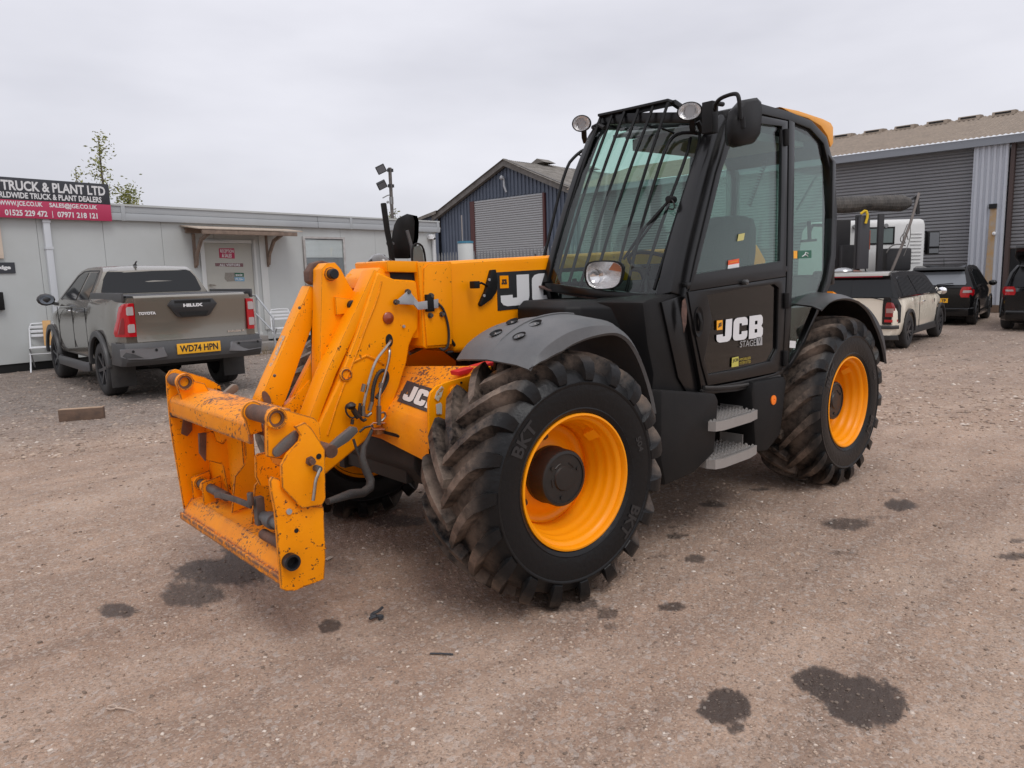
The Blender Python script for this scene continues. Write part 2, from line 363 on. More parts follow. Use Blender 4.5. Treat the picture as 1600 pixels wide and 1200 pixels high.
def tractor_wheel(side):
    """meshes for a wheel whose outer face looks to side*y"""
    S = side
    b = B()
    prof = [(.30, .19), (.315, .205), (.33, .222), (.345, .231), (.35, .228), (.40, .240), (.455, .236), (.46, .240), (.467, .240), (.472, .232), (.50, .218), (.525, .185), (.54, .13), (.545, .06), (.546, 0)]
    prof = prof+[(r, -h) for r, h in prof[-2::-1]]
    b.lathe([(r, h) for r, h in prof], n=96, axis=(0, 1, 0))
    NL = 19
    for s in (-1, 1):
        for i in range(NL):
            th0 = 2*math.pi*(i+(.5 if s < 0 else 0))/NL+.05
            st = [(-.012, .600, .540, -.44, .020), (.03, .603, .540, -.37, .027), (.085, .604, .538, -.265, .029), (.14, .601, .530, -.165, .030), (.185, .594, .515, -.085, .032),
                  (.214, .580, .49, -.035, .035), (.232, .552, .47, -.012, .036), (.240, .515, .46, 0, .031), (.239, .478, .45, .003, .024)]
            st = [(y, rt+random.uniform(-.002, .002), rb, d, w_) for y, rt, rb, d, w_ in st]
            secs = []
            for y, rt, rb, d, w_ in st:
                yb = y-.03 if y > .2 else y
                q = []
                for (r, e, yy) in ((rb, -1.25, yb), (rt, -.95, y), (rt, .95, y), (rb, 1.25, yb)):
                    t = th0+d+e*w_/rt
                    q.append((r*math.cos(t), s*yy, r*math.sin(t)))
                secs.append(q)
            b.loft(secs, closed=True)
    # raised sidewall lettering
    def arc(a0, a1, r0, r1):
        def fn(u, v):
            a = a0+(a1-a0)*u; r = r0+(r1-r0)*v
            return (r*math.cos(a)*1.0, S*(.2405), r*math.sin(a))
        return fn
    def addtext(s, a0, a1, r0, r1):
        b = B()
        if S < 0: a0, a1 = math.pi-a0, math.pi-a1
        # seen from the outside, left-to-right runs clockwise; on side +y the viewer sees +x on the left
        text(b, s, arc(a0, a1, r0, r1), bold=.03); m_ = b.mesh('sidewall_lettering'); m_.materials.append(mat('rubber_lettering', (.022, .022, .023), .4)); letts.append(m_)
    btxt = b; letts = []
    for _k in (0,):
        addtext('BKT', R_(27), R_(50), .378, .442)
        addtext('BKT', R_(207), R_(230), .378, .442)
        addtext('504', R_(157), R_(168), .39, .425)
    b = btxt
    tyre = b.mesh('tyre', ang=40); tyre.materials.append(TYR)
    # rim
    b = B()
    pr = [(.300, .150), (.318, .200), (.324, .212), (.321, .222), (.312, .224), (.306, .214), (.303, .196), (.288, .188), (.284, .172), (.283, .150), (.275, .143), (.272, .122), (.271, .100), (.263, .092),
          (.260, .070), (.259, .050), (.250, .040), (.247, .018), (.246, -.004), (.232, -.020), (.205, -.022), (.19, -.012), (.15, .004), (.10, .006), (.0, .006)]
    b.lathe([(r, S*h) for r, h in pr], n=80)
    b.lathe([(.300, -S*.15), (.322, -S*.212), (.312, -S*.224), (.303, -S*.19), (.28, -S*.15), (.26, -S*.05), (.24, S*.01)], n=64)
    a = R_(135); c = Vector((.262*math.cos(a), S*.12, .262*math.sin(a)))
    rim = b.mesh('rim', ang=50); rim.materials.append(RIMY)
    # guard over the valve
    b = B(); M = Matrix.Translation(c)@Matrix.Rotation(-a+math.pi/2, 4, 'Y')
    b.add([M@Vector(q) for q in ((-.03, -.03*S, .02), (.03, -.03*S, .02), (.03, .03*S, .01), (-.03, .03*S, .01), (-.026, -.02*S, -.028), (.026, -.02*S, -.028))], [(0, 1, 2, 3), (0, 4, 5, 1), (0, 3, 4), (1, 5, 2), (3, 2, 5, 4)])
    guard = b.mesh('valve_guard'); guard.materials.append(RIMY)
    # hub
    b = B()
    b.lathe([(.138, S*.0), (.140, S*.03), (.136, S*.035), (.136, S*.118), (.131, S*.125), (.118, S*.128), (.117, S*.122), (.06, S*.122), (.055, S*.130), (.025, S*.131), (0, S*.131)], n=48)
    for k in range(3):
        t = R_(40+k*120); b.cyl((.092*math.cos(t), S*.12, .092*math.sin(t)), (.092*math.cos(t), S*.128, .092*math.sin(t)), .010, n=10)
    for k in range(3):
        t = R_(-10+k*70); b.tube([(.075*math.cos(t+e), S*.1225, .075*math.sin(t+e)) for e in (-.25, 0, .25)], .005, n=6)
    hub = b.mesh('hub', ang=40); hub.materials.append(mat('hub_black', (.012, .012, .012), .35, dust=((.1, .07, .05), .3)))
    b = B()
    b.cyl((0, 0, 0), (0, S*.02, 0), .021, .019, n=12); b.cyl((0, S*.02, 0), (0, S*.032, 0), .012, n=8)
    nut = b.mesh('wheel_nut'); nut.materials.append(mat('nut_rust', (.12, .055, .03), .6, .5))
    return dict(letts=letts, tyre=tyre, rim=rim, hub=hub, valve_guard=guard, wheel_nut=nut)
WM = {1: tractor_wheel(1), -1: tractor_wheel(-1)}
def place_wheel(x, s, rz, spin, hubmat=None):
    W = WM[s]
    def ob(n, par): o = bpy.data.objects.new(n, W[n]); COL.objects.link(o); o.parent = par; return o
    w_ = ob('rim', TH); w_.name = 'wheel'; w_.location = (x, s*WYc, WZ); w_.rotation_euler = Euler((0, spin, rz), 'XYZ')
    ob('tyre', w_); [(lambda q: (COL.objects.link(q), setattr(q, 'parent', w_)))(bpy.data.objects.new('sidewall_lettering', m_)) for m_ in W['letts']]; ob('hub', w_); ob('valve_guard', w_)
    for k in range(3):
        t = R_(84+k*120); o = ob('wheel_nut', w_); o.location = (.19*math.cos(t), s*(-.008), .19*math.sin(t))
    return w_
place_wheel(0, 1, R_(-4.7), 0.0)
place_wheel(0, -1, R_(-4.7), R_(9))
place_wheel(-2.75, 1, R_(1.0), R_(5))
place_wheel(-2.75, -1, 0, R_(11))

# axles
for x in (0, -2.75):
    b = B(); b.cyl((x, -.8, WZ), (x, .8, WZ), .085, n=20); b.ico((x, 0, WZ), .2, 2, (1, 1.2, 1)); b.box(x-.1, x+.1, -.42, .42, WZ-.07, WZ+.1)
    for s in (-1, 1): b.cyl((x, s*.60, WZ), (x, s*.92, WZ), .15, .135, n=24); b.box(x-.06, x+.06, s*.58-.05, s*.58+.05, WZ-.17, WZ+.17)
    b.cyl((x+.17, -.7, WZ-.02), (x+.17, .7, WZ-.02), .025, n=10)
    b.build('axle', DSTL if x else mat('axle_black', (.02, .018, .017), .6, .2, dust=((.12, .09, .07), .5)), TH, bevel=.01)

# chassis
b = B(); b.box(-3.3, .42, -.36, -.30, .48, .95); b.box(-3.3, .30, .30, .36, .48, .95); b.box(-3.3, .40, -.30, .30, .50, .60)
b.build('chassis_frame', mat('chassis_black', (.015, .014, .013), .6, dust=((.1, .08, .06), .5)), TH, bevel=.008)
# rear counterweight
b = B(); b.prism([(-3.3, .55), (-3.75, .62), (-3.78, 1.2), (-3.3, 1.35)], -.75, .75); b.build('counterweight', YEL, TH, bevel=.01)

b.build('boom_pivot_tower', YEL, TH, bevel=.02)

# engine pod on the right side
eng = B(); eng.prism([(-.45, .85), (-.42, 1.30), (-.6, 1.42), (-2.2, 1.46), (-2.35, 1.35), (-2.35, .75), (-.6, .7)], -1.08, -.42)
eng.build('engine_cover', BPL, TH, bevel=.05)
b = B(); b.prism([(.42, .62), (.42, .92), (.30, 1.02), (-.05, 1.06), (-1.5, 1.06), (-1.5, .62)], -.52, -.34); b.build('side_plate', YELW, TH, bevel=.012)
b = B(); b.box(-1.9, .30, -.335, -.315, .9, 1.42); b.build('inner_wall', YEL, TH)

# front deck under the boom
def deckpt(u, v): return quadfn(PY(600, 634, .12), PY(676, 662, .54), PY(622, 578, .10), PY(745, 572, .54))(u, v)
dk = B(); DA, DB, DC = PY(600, 634, .12), PY(676, 662, .54), PY(745, 572, .54)
DP = lambda x, y, h=0.0: onplane(x, y, DA, DB, DC)+(DB-DA).cross(DC-DA).normalized()*h
_s = 1 if (DB-DA).cross(DC-DA).z > 0 else -1
dl_ = [DA, DB, DC, DP(622, 572)]; dx_ = (DA-DB).normalized()
dk.add(dl_+[DA+dx_*.45, dl_[3]+dx_*.45], [(0, 1, 2, 3), (4, 0, 3, 5)])
p = [PY(600, 634, .12), PY(676, 662, .54)]
q = [p[0]+Vector((.03, 0, -.04)), p[1]+Vector((.03, 0, -.04))]; r_ = [q[0]+Vector((.0, 0, -.13)), q[1]+Vector((.0, 0, -.15))]
l0 = [Vector((v.x, -.3, v.z)) for v in (p[0], q[0], r_[0])]
dk.add([l0[0], p[0], p[1], l0[1], q[0], q[1], l0[2], r_[0], r_[1]], [(0, 1, 4, 3), (1, 2, 5, 4), (3, 4, 7, 6), (4, 5, 8, 7)])
deck = dk.build('front_deck', YELX, TH, ang=60)
b = B(); q0, q1, q3 = DP(629, 626, .004*_s), DP(676, 643, .004*_s), DP(641, 601, .004*_s); f_ = lambda u, v: q0+(q1-q0)*u+(q3-q0)*v
up_ = (q1-q0).cross(q3-q0).normalized(); up_ = up_ if up_.z > 0 else -up_
b.add([f_(-.14, -.14), f_(1.0, -.14), f_(1.0, 1.16), f_(-.14, 1.16)], [(0, 1, 2, 3)])
bg_ = b.build('badge_panel', mat('worn_black_print', (.045, .045, .048), .5, chips=(30, .60, (.90, .31, .01), 6)), deck)
b = B(); jcb(b, lambda u, v: f_(u*1.13-.02, v*.92+.03)+up_*.003, cut=2.3)
b.build('badge_lettering', mat('worn_white_print', (.66, .62, .58), .55, chips=(40, .66, (.3, .2, .12), 5)), deck)
# raised front side plate next to the left tyre
out_ = [(672, 702), (671, 628), (674, 614), (683, 604), (700, 597), (735, 587), (768, 572), (768, 586), (759, 595), (745, 598), (735, 610), (728, 640), (716, 650), (700, 665), (698, 704)]
b = B(); b.plate([PY(a, c, .56) for a, c in out_], (0, -.022, 0)); fp = b.build('axle_side_plate', YELC, TH, bevel=.004)
b = B(); b.prism(sxz([(702, 648), (702, 609), (706, 603), (716, 602), (720, 607), (717, 640), (711, 649)], .565), .562, .578); b.build('stiffening_swage', YELC, fp, bevel=.006)
b = B(); b.plate([PY(a, c, .565) for a, c in [(682, 647), (681, 632), (688, 629), (690, 632), (690, 647)]], (0, .003, 0)); b.build('warning_sticker', mat('dirty_sticker', (.55, .54, .50), .5, chips=(90, .55, (.05, .04, .03), 30)), fp)
b = B(); b.plate([PY(a, c, .565) for a, c in [(679, 622), (682, 612), (690, 603), (693, 606), (689, 620), (684, 627)]], (0, .003, 0)); b.build('torn_sticker', mat('torn_sticker', (.6, .55, .45), .5, chips=(60, .50, (.5, .2, .02), 20)), fp)
for q_ in ((721, 598), (737, 594), (712, 703)):
    b = B(); c_ = PY(*q_, .565); b.cyl(c_-Vector((0, .003, 0)), c_+Vector((0, .002, 0)), .006, n=10); b.build('bolt_hole', DRK, fp)
# red pipe wrench (handle) lying behind the plate
b = B(); b.prism([(a.x, a.z) for a in (PY(710, 580, .5), PY(712, 587, .5), PY(765, 572, .5), PY(800, 566, .5), PY(817, 563, .5), PY(817, 558, .5), PY(775, 562, .5))], .46, .53)
b.build('red_strut_stop', REDP, TH, bevel=.006)

# ------------------------------------------------------------------ BOOM
YB = .16
b = B()
top = [PY(668, 409, YB), PY(860, 408, YB)]
dz = 0
b.prism([(.10, 1.625), (-.10, 1.632), (-3.2, 1.74), (-3.35, 1.60), (-3.2, 1.30), (-1.1, 1.165), (-.62, 1.125), (-.30, 1.118), (-.05, 1.125)], -YB, YB)
boom = b.build('outer_boom', YEL, TH, bevel=.035, seg=3)
b = B()   # front collar with cover plate
b.prism(sxz([(652, 409), (706, 408), (707, 520), (705, 541), (702, 543), (665, 545), (661, 541), (658, 480), (653, 420)], YB+.012), -YB-.012, YB+.012); col_ = b.build('boom_collar', YEL, TH, bevel=.012, seg=2)
b = B(); b.prism(sxz([(661, 420), (668, 413), (698, 412), (704, 420), (706, 470), (705, 538), (666, 541), (661, 480)], YB+.014), YB+.010, YB+.022); b.build('cover_plate', YEL, col_, bevel=.006)
# top flap over the wear pads
b = B(); b.prism(sxz([(604, 409), (607, 407), (655, 408), (655, 426), (606, 425)], YB), -YB, YB); b.build('wear_pad_housing', YELC, TH, bevel=.008)
b = B(); b.prism(sxz([(610, 422), (656, 424), (656, 440), (612, 438)], YB-.02), -.12, .135); b.build('wear_pad_slot', DRK, TH)
# inner section
b = B(); b.prism(sxz([(600, 436), (660, 436), (660, 530), (600, 526)], .135), -.135, .135); b.prism([(.0, 1.5), (-.4, 1.5), (-.4, 1.2), (.0, 1.2)], -.13, .13); b.build('inner_boom', YELC, TH, bevel=.02)

# boom head: a goose-neck of two hollow legs joined at the top
yl0 = .045
face = [(594, 424), (617, 436), (652, 438), (656, 470), (655, 516), (648, 524), (641, 540), (637, 566), (625, 605), (612, 640), (596, 668), (560, 700), (506, 745), (470, 720), (455, 690), (462, 668), (480, 636), (512, 583), (545, 520)]
hb = B()
hb.prism(sxz([(590, 424), (617, 436), (652, 438), (656, 470), (655, 516), (648, 524), (641, 540), (637, 566), (625, 605), (612, 640), (596, 668), (560, 700), (506, 745), (482, 716), (500, 660), (528, 600), (558, 520)], YB), .06, YB)
head = hb.build('boom_head', YEL, TH, bevel=.022, seg=3)
# flanged front face of the left leg
b = B()
fr = [(592, 424), (575, 462), (548, 520), (520, 580), (497, 640), (480, 690), (470, 715)]
pts = [PY(a, c, .115) for a, c in fr]
b.sweep([q_+Vector((.02, -.03, .0)) for q_ in pts], .055, .12, (0, 1, 0)); b.build('leg_flange', YEL, head, bevel=.012)
b = B()
mir = [(v[0], v[1]) for v in sxz([(590, 424), (617, 436), (655, 470), (648, 524), (637, 566), (612, 640), (560, 700), (506, 745), (470, 715), (480, 660), (520, 580), (560, 500)], YB)]
b.prism(mir, -YB, -.10); b.build('right_leg', YELC, head, bevel=.02)
b = B(); f0 = PY(590, 424, .1); b.prism([(f0.x-.17, f0.z-.05), (f0.x+.0, f0.z+.022), (f0.x+.055, f0.z-.03), (f0.x+.07, f0.z-.085), (f0.x+.045, f0.z-.09), (f0.x-.02, f0.z-.07), (f0.x-.17, f0.z-.12)], -.16, .13)
b.build('top_bridge', YELC, head, bevel=.012)
b = B(); b.prism(sxz([(600, 470), (620, 470), (600, 560), (560, 640), (520, 660), (560, 540)], .1), -.10, .05); b.build('leg_web', YELC, head)
# strengthening rib across the head side, seam
b = B(); b.tube([PY(a, c, YB) for a, c in [(552, 566), (572, 556), (590, 563), (600, 570)]], .007, n=6); b.build('weld_bead', YEL, head)
b = B(); b.tube([PY(a, c, YB) for a, c in [(596, 440), (589, 470), (572, 510), (556, 556), (530, 620), (512, 680)]], .006, n=6, sub=1); b.build('weld_bead', YEL, head)
# pivot pins in the head side
for (a, c, r, m_) in ((540, 585, .034, 'ring'), (606, 497, .030, 'refl'), (630, 510, .009, 'bolt')):
    P_ = PY(a, c, YB)
    if m_ == 'ring':
        b = B(); b.lathe([(.036, 0), (.036, .006), (.030, .010), (.024, .010), (.024, .002), (0, .004)], P_, (0, 1, 0), 24); b.build('pivot_pin', YELW, head)
        b = B(); b.lathe([(.030, .007), (.027, .012), (.024, .012)], P_, (0, 1, 0), 24); b.build('pin_groove', RST, head)
    elif m_ == 'refl':
        b = B(); b.lathe([(.031, 0), (.031, .008), (.024, .014), (0, .018)], P_, (0, 1, 0), 24); b.build('side_reflector', mat('old_amber', (.30, .05, .012), .3, coat=.4), head)
    else:
        b = B(); b.cyl(P_, P_+Vector((0, .01, 0)), .008, n=6); b.build('bolt', GSTL, head)
b = B(); P_ = PY(608, 532, YB+.001); b.disc(P_+Vector((0, .002, 0)), (0, 1, 0), .022, 20, .034); b.build('hose_hole', DRK, head)

# tilt lever between the legs (carries two pins)
yv0, yv1 = -.06, .035
b = B()
b.prism(sxz([(503, 420), (511, 411), (524, 410), (533, 420), (541, 436), (558, 464), (575, 490), (566, 530), (545, 560), (530, 590), (500, 600), (500, 560), (502, 470)], yv1), yv0, yv1)
b.prism([(.50, 1.28), (.40, 1.40), (.25, 1.30), (.30, 1.0), (.5, .9), (.62, .95)], yv0, yv1)
tl = b.build('tilt_lever', YEL, TH, bevel=.006)
b = B(); b.prism(sxz([(521, 464), (553, 468), (558, 487), (523, 492)], yv1), yv1-.002, yv1+.02); b.build('boss_plate', YEL, tl, bevel=.004)
b = B(); b.prism(sxz([(482, 424), (490, 411), (503, 407), (515, 410), (506, 420), (505, 445), (490, 445), (483, 440)], yv0-.01), yv0-.07, yv0-.005); b.build('worn_knuckle', RST, tl, bevel=.008)
for (a, c, r) in ((519, 428, .026), (549, 477, .026)):
    P_ = PY(a, c, yv1+.02); b = B(); b.lathe([(r, -.02), (r, .022), (r-.004, .027), (0, .027)], P_, (0, 1, 0), 24); b.build('pivot_pin', mat('pin_black', (.025, .026, .03), .4, .5), tl)
    b = B(); b.lathe([(r+.008, -.02), (r+.008, -.012), (r, -.010)], P_, (0, 1, 0), 24); b.build('pin_collar', YELW, tl)
# tilt link, a box arm from the lever down to the carriage
lk = [(490, 452), (470, 500), (449, 552), (430, 600), (414, 640)]
pl = [PY(a, c, -.13) for a, c in lk]
b = B(); b.sweep(pl, [.095, .10, .11, .125, .13], .10, (0, 1, 0)); link = b.build('tilt_link', YELC, TH, bevel=.012)
c0_, c1_ = pl[1].lerp(pl[2], .6), pl[3].lerp(pl[2], .25); dd_ = (c1_-c0_).normalized(); pp_ = Vector((-dd_.z, 0, dd_.x)); pp_ = pp_ if pp_.x > 0 else -pp_
b = B(); b.add([Vector((q_.x, y_, q_.z))+pp_*w_ for q_, y_, w_ in ((c0_, -.155, .0555), (c0_, -.105, .0555), (c1_, -.105, .0600), (c1_, -.155, .0600))], [(0, 1, 2, 3)]); b.build('worn_sticker', mat('scraped_sticker', (.62, .50, .36), .5, chips=(55, .40, (.95, .33, .002), 12), var=(60, (.2, .12, .08), .9)), link)
b = B(); P_ = PY(416, 622, -.075); b.disc(P_+Vector((0, .004, 0)), (0, 1, 0), .018, 20, .04, up=(.4, 0, .9)); b.build('link_slot', RST, link)
for a, c in ((468, 481), (429, 587)):
    P_ = PX(a, c, PY(a, c, -.13).x+.05); b = B(); b.ico(P_, .009, 1); b.build('grease_nipple', DSTL, link)
# tilt ram rod in the gap
b = B(); b.cyl(PY(494, 485, -.09), PY(496, 605, -.09), .03, n=20); b.build('tilt_ram', mat('greasy_rod', (.035, .022, .015), .35, .3), TH)

# hydraulic pipes on the head
yp = YB+.045
b = B(); b.tube([PY(608, 531, YB-.02), PY(611, 533, yp), PY(601, 546, yp), PY(587, 563, yp), PY(578, 590, yp), PY(571, 618, yp), PY(567, 640, yp)], .0075, n=8, sub=2); b.build('steel_pipe', STL, TH)
b = B(); b.tube([PY(606, 540, YB-.02), PY(609, 546, yp), PY(608, 562, yp), PY(600, 590, yp), PY(593, 612, yp), PY(592, 640, yp), PY(592, 660, yp)], .0075, n=8, sub=2); b.build('steel_pipe', STL, TH)
b = B(); b.tube([PY(581, 632, yp-.015), PY(583, 605, yp-.02), PY(590, 583, yp-.02), PY(601, 577, yp-.02), PY(607, 588, yp-.02), PY(600, 606, yp-.02), PY(588, 622, yp-.01)], .010, n=8, sub=2); b.build('rubber_hose', RUB, TH)
b = B()
for (a, c, a2, c2, r) in ((567, 634, 567, 650, .012), (592, 634, 592, 664, .013), (581, 628, 577, 642, .011), (566, 612, 569, 600, .010), (594, 606, 596, 598, .011)):
    b.cyl(PY(a, c, yp), PY(a2, c2, yp), r, n=6)
b.tube([PY(567, 642, yp), PY(572, 652, yp), PY(580, 645, yp)], .008, n=6, sub=1)
b.tube([PY(592, 646, yp), PY(601, 644, yp), PY(603, 651, yp), PY(596, 658, yp)], .006, n=6, sub=1)
b.build('hose_coupling', mat('coupling_steel', (.22, .20, .18), .4, .8), TH)
b = B(); b.ico(PY(548, 634, yp), .026, 2, (1.1, .8, .7), .15); b.cyl(PY(552, 640, yp), PY(560, 652, yp), .015, n=8); b.tube([PY(540, 636, yp), PY(541, 646, yp), PY(549, 654, yp), PY(556, 651, yp)], .005, n=6, sub=1); b.tube([PY(563, 630, yp), PY(560, 648, yp), PY(567, 658, yp), PY(572, 655, yp)], .008, n=6, sub=1)
b.cyl(PY(551, 655, yp), PY(550, 663, yp), .009, n=8)
b.build('quick_coupler', mat('oily_coupler', (.035, .028, .025), .5, .3), TH)
b = B(); b.tube([PY(601, 661, yp), PY(583, 661, yp), PY(578, 665, yp), PY(583, 671, yp), PY(601, 671, yp)], .004, n=6); b.build('retaining_clip', mat('coppery_clip', (.5, .28, .2), .4, .6), TH)
b = B(); b.cyl(PY(590, 668, yp-.03), PY(591, 677, yp-.03), .03, n=14); b.build('brass_fitting', mat('brass', (.35, .16, .06), .4, .7), TH)

# grey bracket with the cable and cover bolts
yk = YB+.03
b = B(); b.plate([PY(a, c, yk) for a, c in [(617, 472), (621, 468), (636, 455), (641, 457), (645, 463), (653, 473), (653, 484), (646, 476), (619, 475)]], (0, .006, 0))
b.plate([PY(a, c, yk+.004) for a, c in [(653, 472), (684, 467), (684, 481), (653, 484)]], (0, .006, 0)); b.plate([PY(645, 463, yk), PY(653, 472, yk+.004), PY(653, 484, yk+.004), PY(646, 476, yk)], (0, .006, 0))
b.build('grey_bracket', GSTL, TH, bevel=.001)
for a, c in ((638, 456), (620, 472), (673, 493), (691, 491), (674, 462)):
    P_ = PY(a, c, yk); b = B(); b.cyl(P_-Vector((0, .01, 0)), P_+Vector((0, .012, 0)), .011, n=6); b.cyl(P_-Vector((0, .012, 0)), P_-Vector((0, .002, 0)), .015, n=14); b.build('bolt', mat('bolt_dark', (.12, .11, .10), .45, .7), TH)
b = B(); b.box(*[v for v in (PY(665, 470, .19).x, PY(677, 470, .19).x)], .172, .20, PY(670, 487, .19).z, PY(670, 460, .19).z); b.build('sensor_block', BPL, TH, bevel=.004)
b = B(); b.tube([PY(684, 474, yk), PY(693, 482, yk), PY(700, 505, yk), PY(702, 525, yk), PY(700, 542, yk), PY(693, 548, yk), PY(686, 543, yk-.03)], .007, n=6, sub=2); b.tube([PY(704, 530, yk-.02), PY(711, 540, yk-.04), PY(709, 549, yk-.06), PY(698, 551, yk-.06)], .009, n=6, sub=1); b.build('cable_loop', RUB, TH)
# slim black indicator plate and small lamp on the boom side
b = B(); b.prism(sxz([(766, 422), (773, 421), (776, 440), (774, 457), (766, 468), (750, 479), (748, 475), (757, 455)], YB+.01), YB-.002, YB+.022); st_ = b.build('boom_angle_plate', BPL, TH, bevel=.004)
for a, c in ((764, 437), (756, 462)):
    b = B(); P_ = PY(a, c, YB+.022); b.cyl(P_, P_+Vector((0, .006, 0)), .008, n=10); b.build('bolt', GSTL, st_)
b = B(); c_ = PY(742, 445, YB+.06); b.box(c_.x-.02, c_.x+.018, c_.y-.025, c_.y+.02, c_.z-.02, c_.z+.02); b.tube([c_, PY(752, 442, YB+.05), PY(762, 447, YB+.02)], .007, n=6); b.build('marker_lamp', BPL, st_, bevel=.004)
# boom badge
YD = YB+.002
b = B(); cs = [PY(776, 427, YD), PY(777, 486, YD)]
x0, z1, z0 = cs[0].x, 1.562, 1.342; x1 = x0-.80
slope = lambda x: (x0-x)*.02
b.prism([(x0, z0), (x1, z0+.02), (x1, z1+.02), (x0, z1)], YB-.004, YD+.001); bdg = b.build('badge_panel', BKP, TH)
b = B(); jcb(b, lambda u, v: (x0-.022-u*.74, YD+.003, z0+.022+v*.178+u*.014)); 
# the yellow square of the emblem sits over the top of the J
b.build('badge_lettering', WHT, bdg)
b = B(); b.add([(x0-.018, YD+.005, z0+.20), (x0-.018, YD+.005, z0+.128), (x0-.085, YD+.005, z0+.128), (x0-.085, YD+.005, z0+.20)], [(0, 1, 2, 3)]); eb = b.build('emblem', YELC, bdg)
b = B(); jcb(b, lambda u, v: (x0-.030-u*.042+v*.004, YD+.007, z0+.150+v*.030-u*.0)); b.build('emblem_lettering', BKP, eb)
# greasy bracket and hoses under the boom
b = B(); b.prism([(-.10, 1.12), (-.75, 1.12), (-.68, 1.08), (-.45, 1.02), (-.35, 1.06), (-.2, 1.05)], -.02, .03); b.box(-.30, -.22, -.06, .08, .98, 1.12); b.tube([(-.15, .1, 1.1), (-.3, .12, 1.05), (-.5, .12, 1.1)], .012, n=6, sub=1); b.build('hose_bracket', mat('greasy', (.02, .015, .012), .5, .2), TH, bevel=.004)
b = B(); b.cyl(PY(640, 552, -.0), PY(705, 520, -.0), .012, n=10); b.build('lift_ram_rod', STL, TH)
b = B(); b.cyl((.10, 0, .72), (-1.9, 0, 1.12), .075, n=20); b.build('lift_ram', YEL, TH)

# ------------------------------------------------------------------ CARRIAGE (tool headstock)

YN, YF = .65, -.65
def cpl(name, pts, y0, y1, m_=YELW, par=TH, bev=.004, label=None):
    b = B(); b.prism(sxz(pts, y1), y0, y1); return b.build(name, m_, par, bevel=bev)
lo = cpl('carriage_side_plate', [(440, 921), (447, 924), (462, 923), (507, 905), (509, 870), (506, 792), (475, 790), (436, 748), (426, 745), (422, 752), (424, 770), (430, 800), (435, 860)], YN-.02, YN)
cpl('bolted_cheek_plate', [(461, 667), (477, 660), (487, 669), (508, 702), (509, 780), (504, 789), (472, 795), (441, 762), (440, 727), (450, 708), (468, 690), (470, 680)], YN+.0, YN+.02, par=lo)
cpl('upper_ear_plate', [(418, 714), (417, 650), (421, 641), (432, 636), (491, 653), (500, 662), (502, 700), (480, 720), (453, 716), (440, 718)], YN-.06, YN-.035, par=lo)
# tubes on top
def pipeY(px, py, y0, y1, r, ri, name='pivot_tube', m_=RST, par=TH):
    P_ = PY(px, py, y1); b = B(); b.pipe((P_.x, y0, P_.z), (P_.x, y1, P_.z), r, ri, 24); return b.build(name, m_, par)
pipeY(432, 654, YN-.26, YN-.02, .034, .024)
b = B(); P_ = PY(432, 654, YN-.02); b.pipe((P_.x, YN-.04, P_.z), (P_.x, YN-.012, P_.z), .042, .034, 24); b.build('tube_collar', YELW, lo)
b = B(); Q_ = [(P_.x+.045*math.cos(t), P_.z+.045*math.sin(t)) for t in [R_(k) for k in range(-40, 221, 20)]]+[(P_.x-.035, P_.z-.09), (P_.x+.02, P_.z-.10)]
b.prism(Q_, YN-.27, YN-.25); b.build('inner_ear', YELW, lo, bevel=.003)
pipeY(289, 597, YF, YF+.17, .034, .024)
fa = cpl('carriage_side_plate', [(260, 588), (266, 579), (276, 577), (322, 590), (344, 602), (347, 612), (346, 640), (337, 668), (336, 735), (343, 770), (300, 800), (288, 796), (270, 690), (266, 662), (262, 620)], YF-.02, YF)
b = B(); b.pipe((PY(289, 597, YF+.17).x, YF+.14, PY(289, 597, YF+.17).z), (PY(289, 597, YF+.17).x, YF+.175, PY(289, 597, YF+.17).z), .042, .034, 24); b.build('tube_collar', YELW, fa)
P_ = PY(289, 597, YF+.15)
b = B(); b.prism([(P_.x+.045*math.cos(R_(k)), P_.z+.045*math.sin(R_(k))) for k in range(0, 181, 20)]+[(P_.x-.10, P_.z-.02), (P_.x-.13, P_.z-.09), (P_.x+.02, P_.z-.11)], YF+.13, YF+.15); b.build('inner_ear', YELW, fa, bevel=.003)
cpl('hook_slot', [(266, 645), (291, 645), (300, 650), (301, 672), (293, 682), (284, 678), (287, 655), (268, 652)], YF+.0, YF+.016, RST, fa, .003)
# cross beam (angled)
b = B()
secA = [(1.03, .965), (1.03, .992), (1.15, .988), (1.21, .962), (1.225, .945), (1.225, .865), (1.205, .865), (1.205, .93), (1.14, .965)]
b.prism(secA, YF, YN-.27); beam = b.build('cross_beam', YELX, TH, bevel=.006)
# bottom angle
b = B(); b.prism([(1.215, .295), (1.228, .31), (1.16, .40), (1.03, .43), (1.03, .415), (1.16, .385)], YF, YN-.02)
b.prism([(1.212, .30), (1.228, .30), (1.228, .335), (1.218, .34)], YF, YN-.02); b.build('bottom_rail', YELX, TH, bevel=.004)
# back panels
b = B(); b.box(1.035, 1.05, YF, -.16, .42, .98); b.build('back_panel', YELW, TH)
b = B(); b.box(1.035, 1.05, .16, YN-.02, .42, .88); b.build('back_panel', YELW, TH)
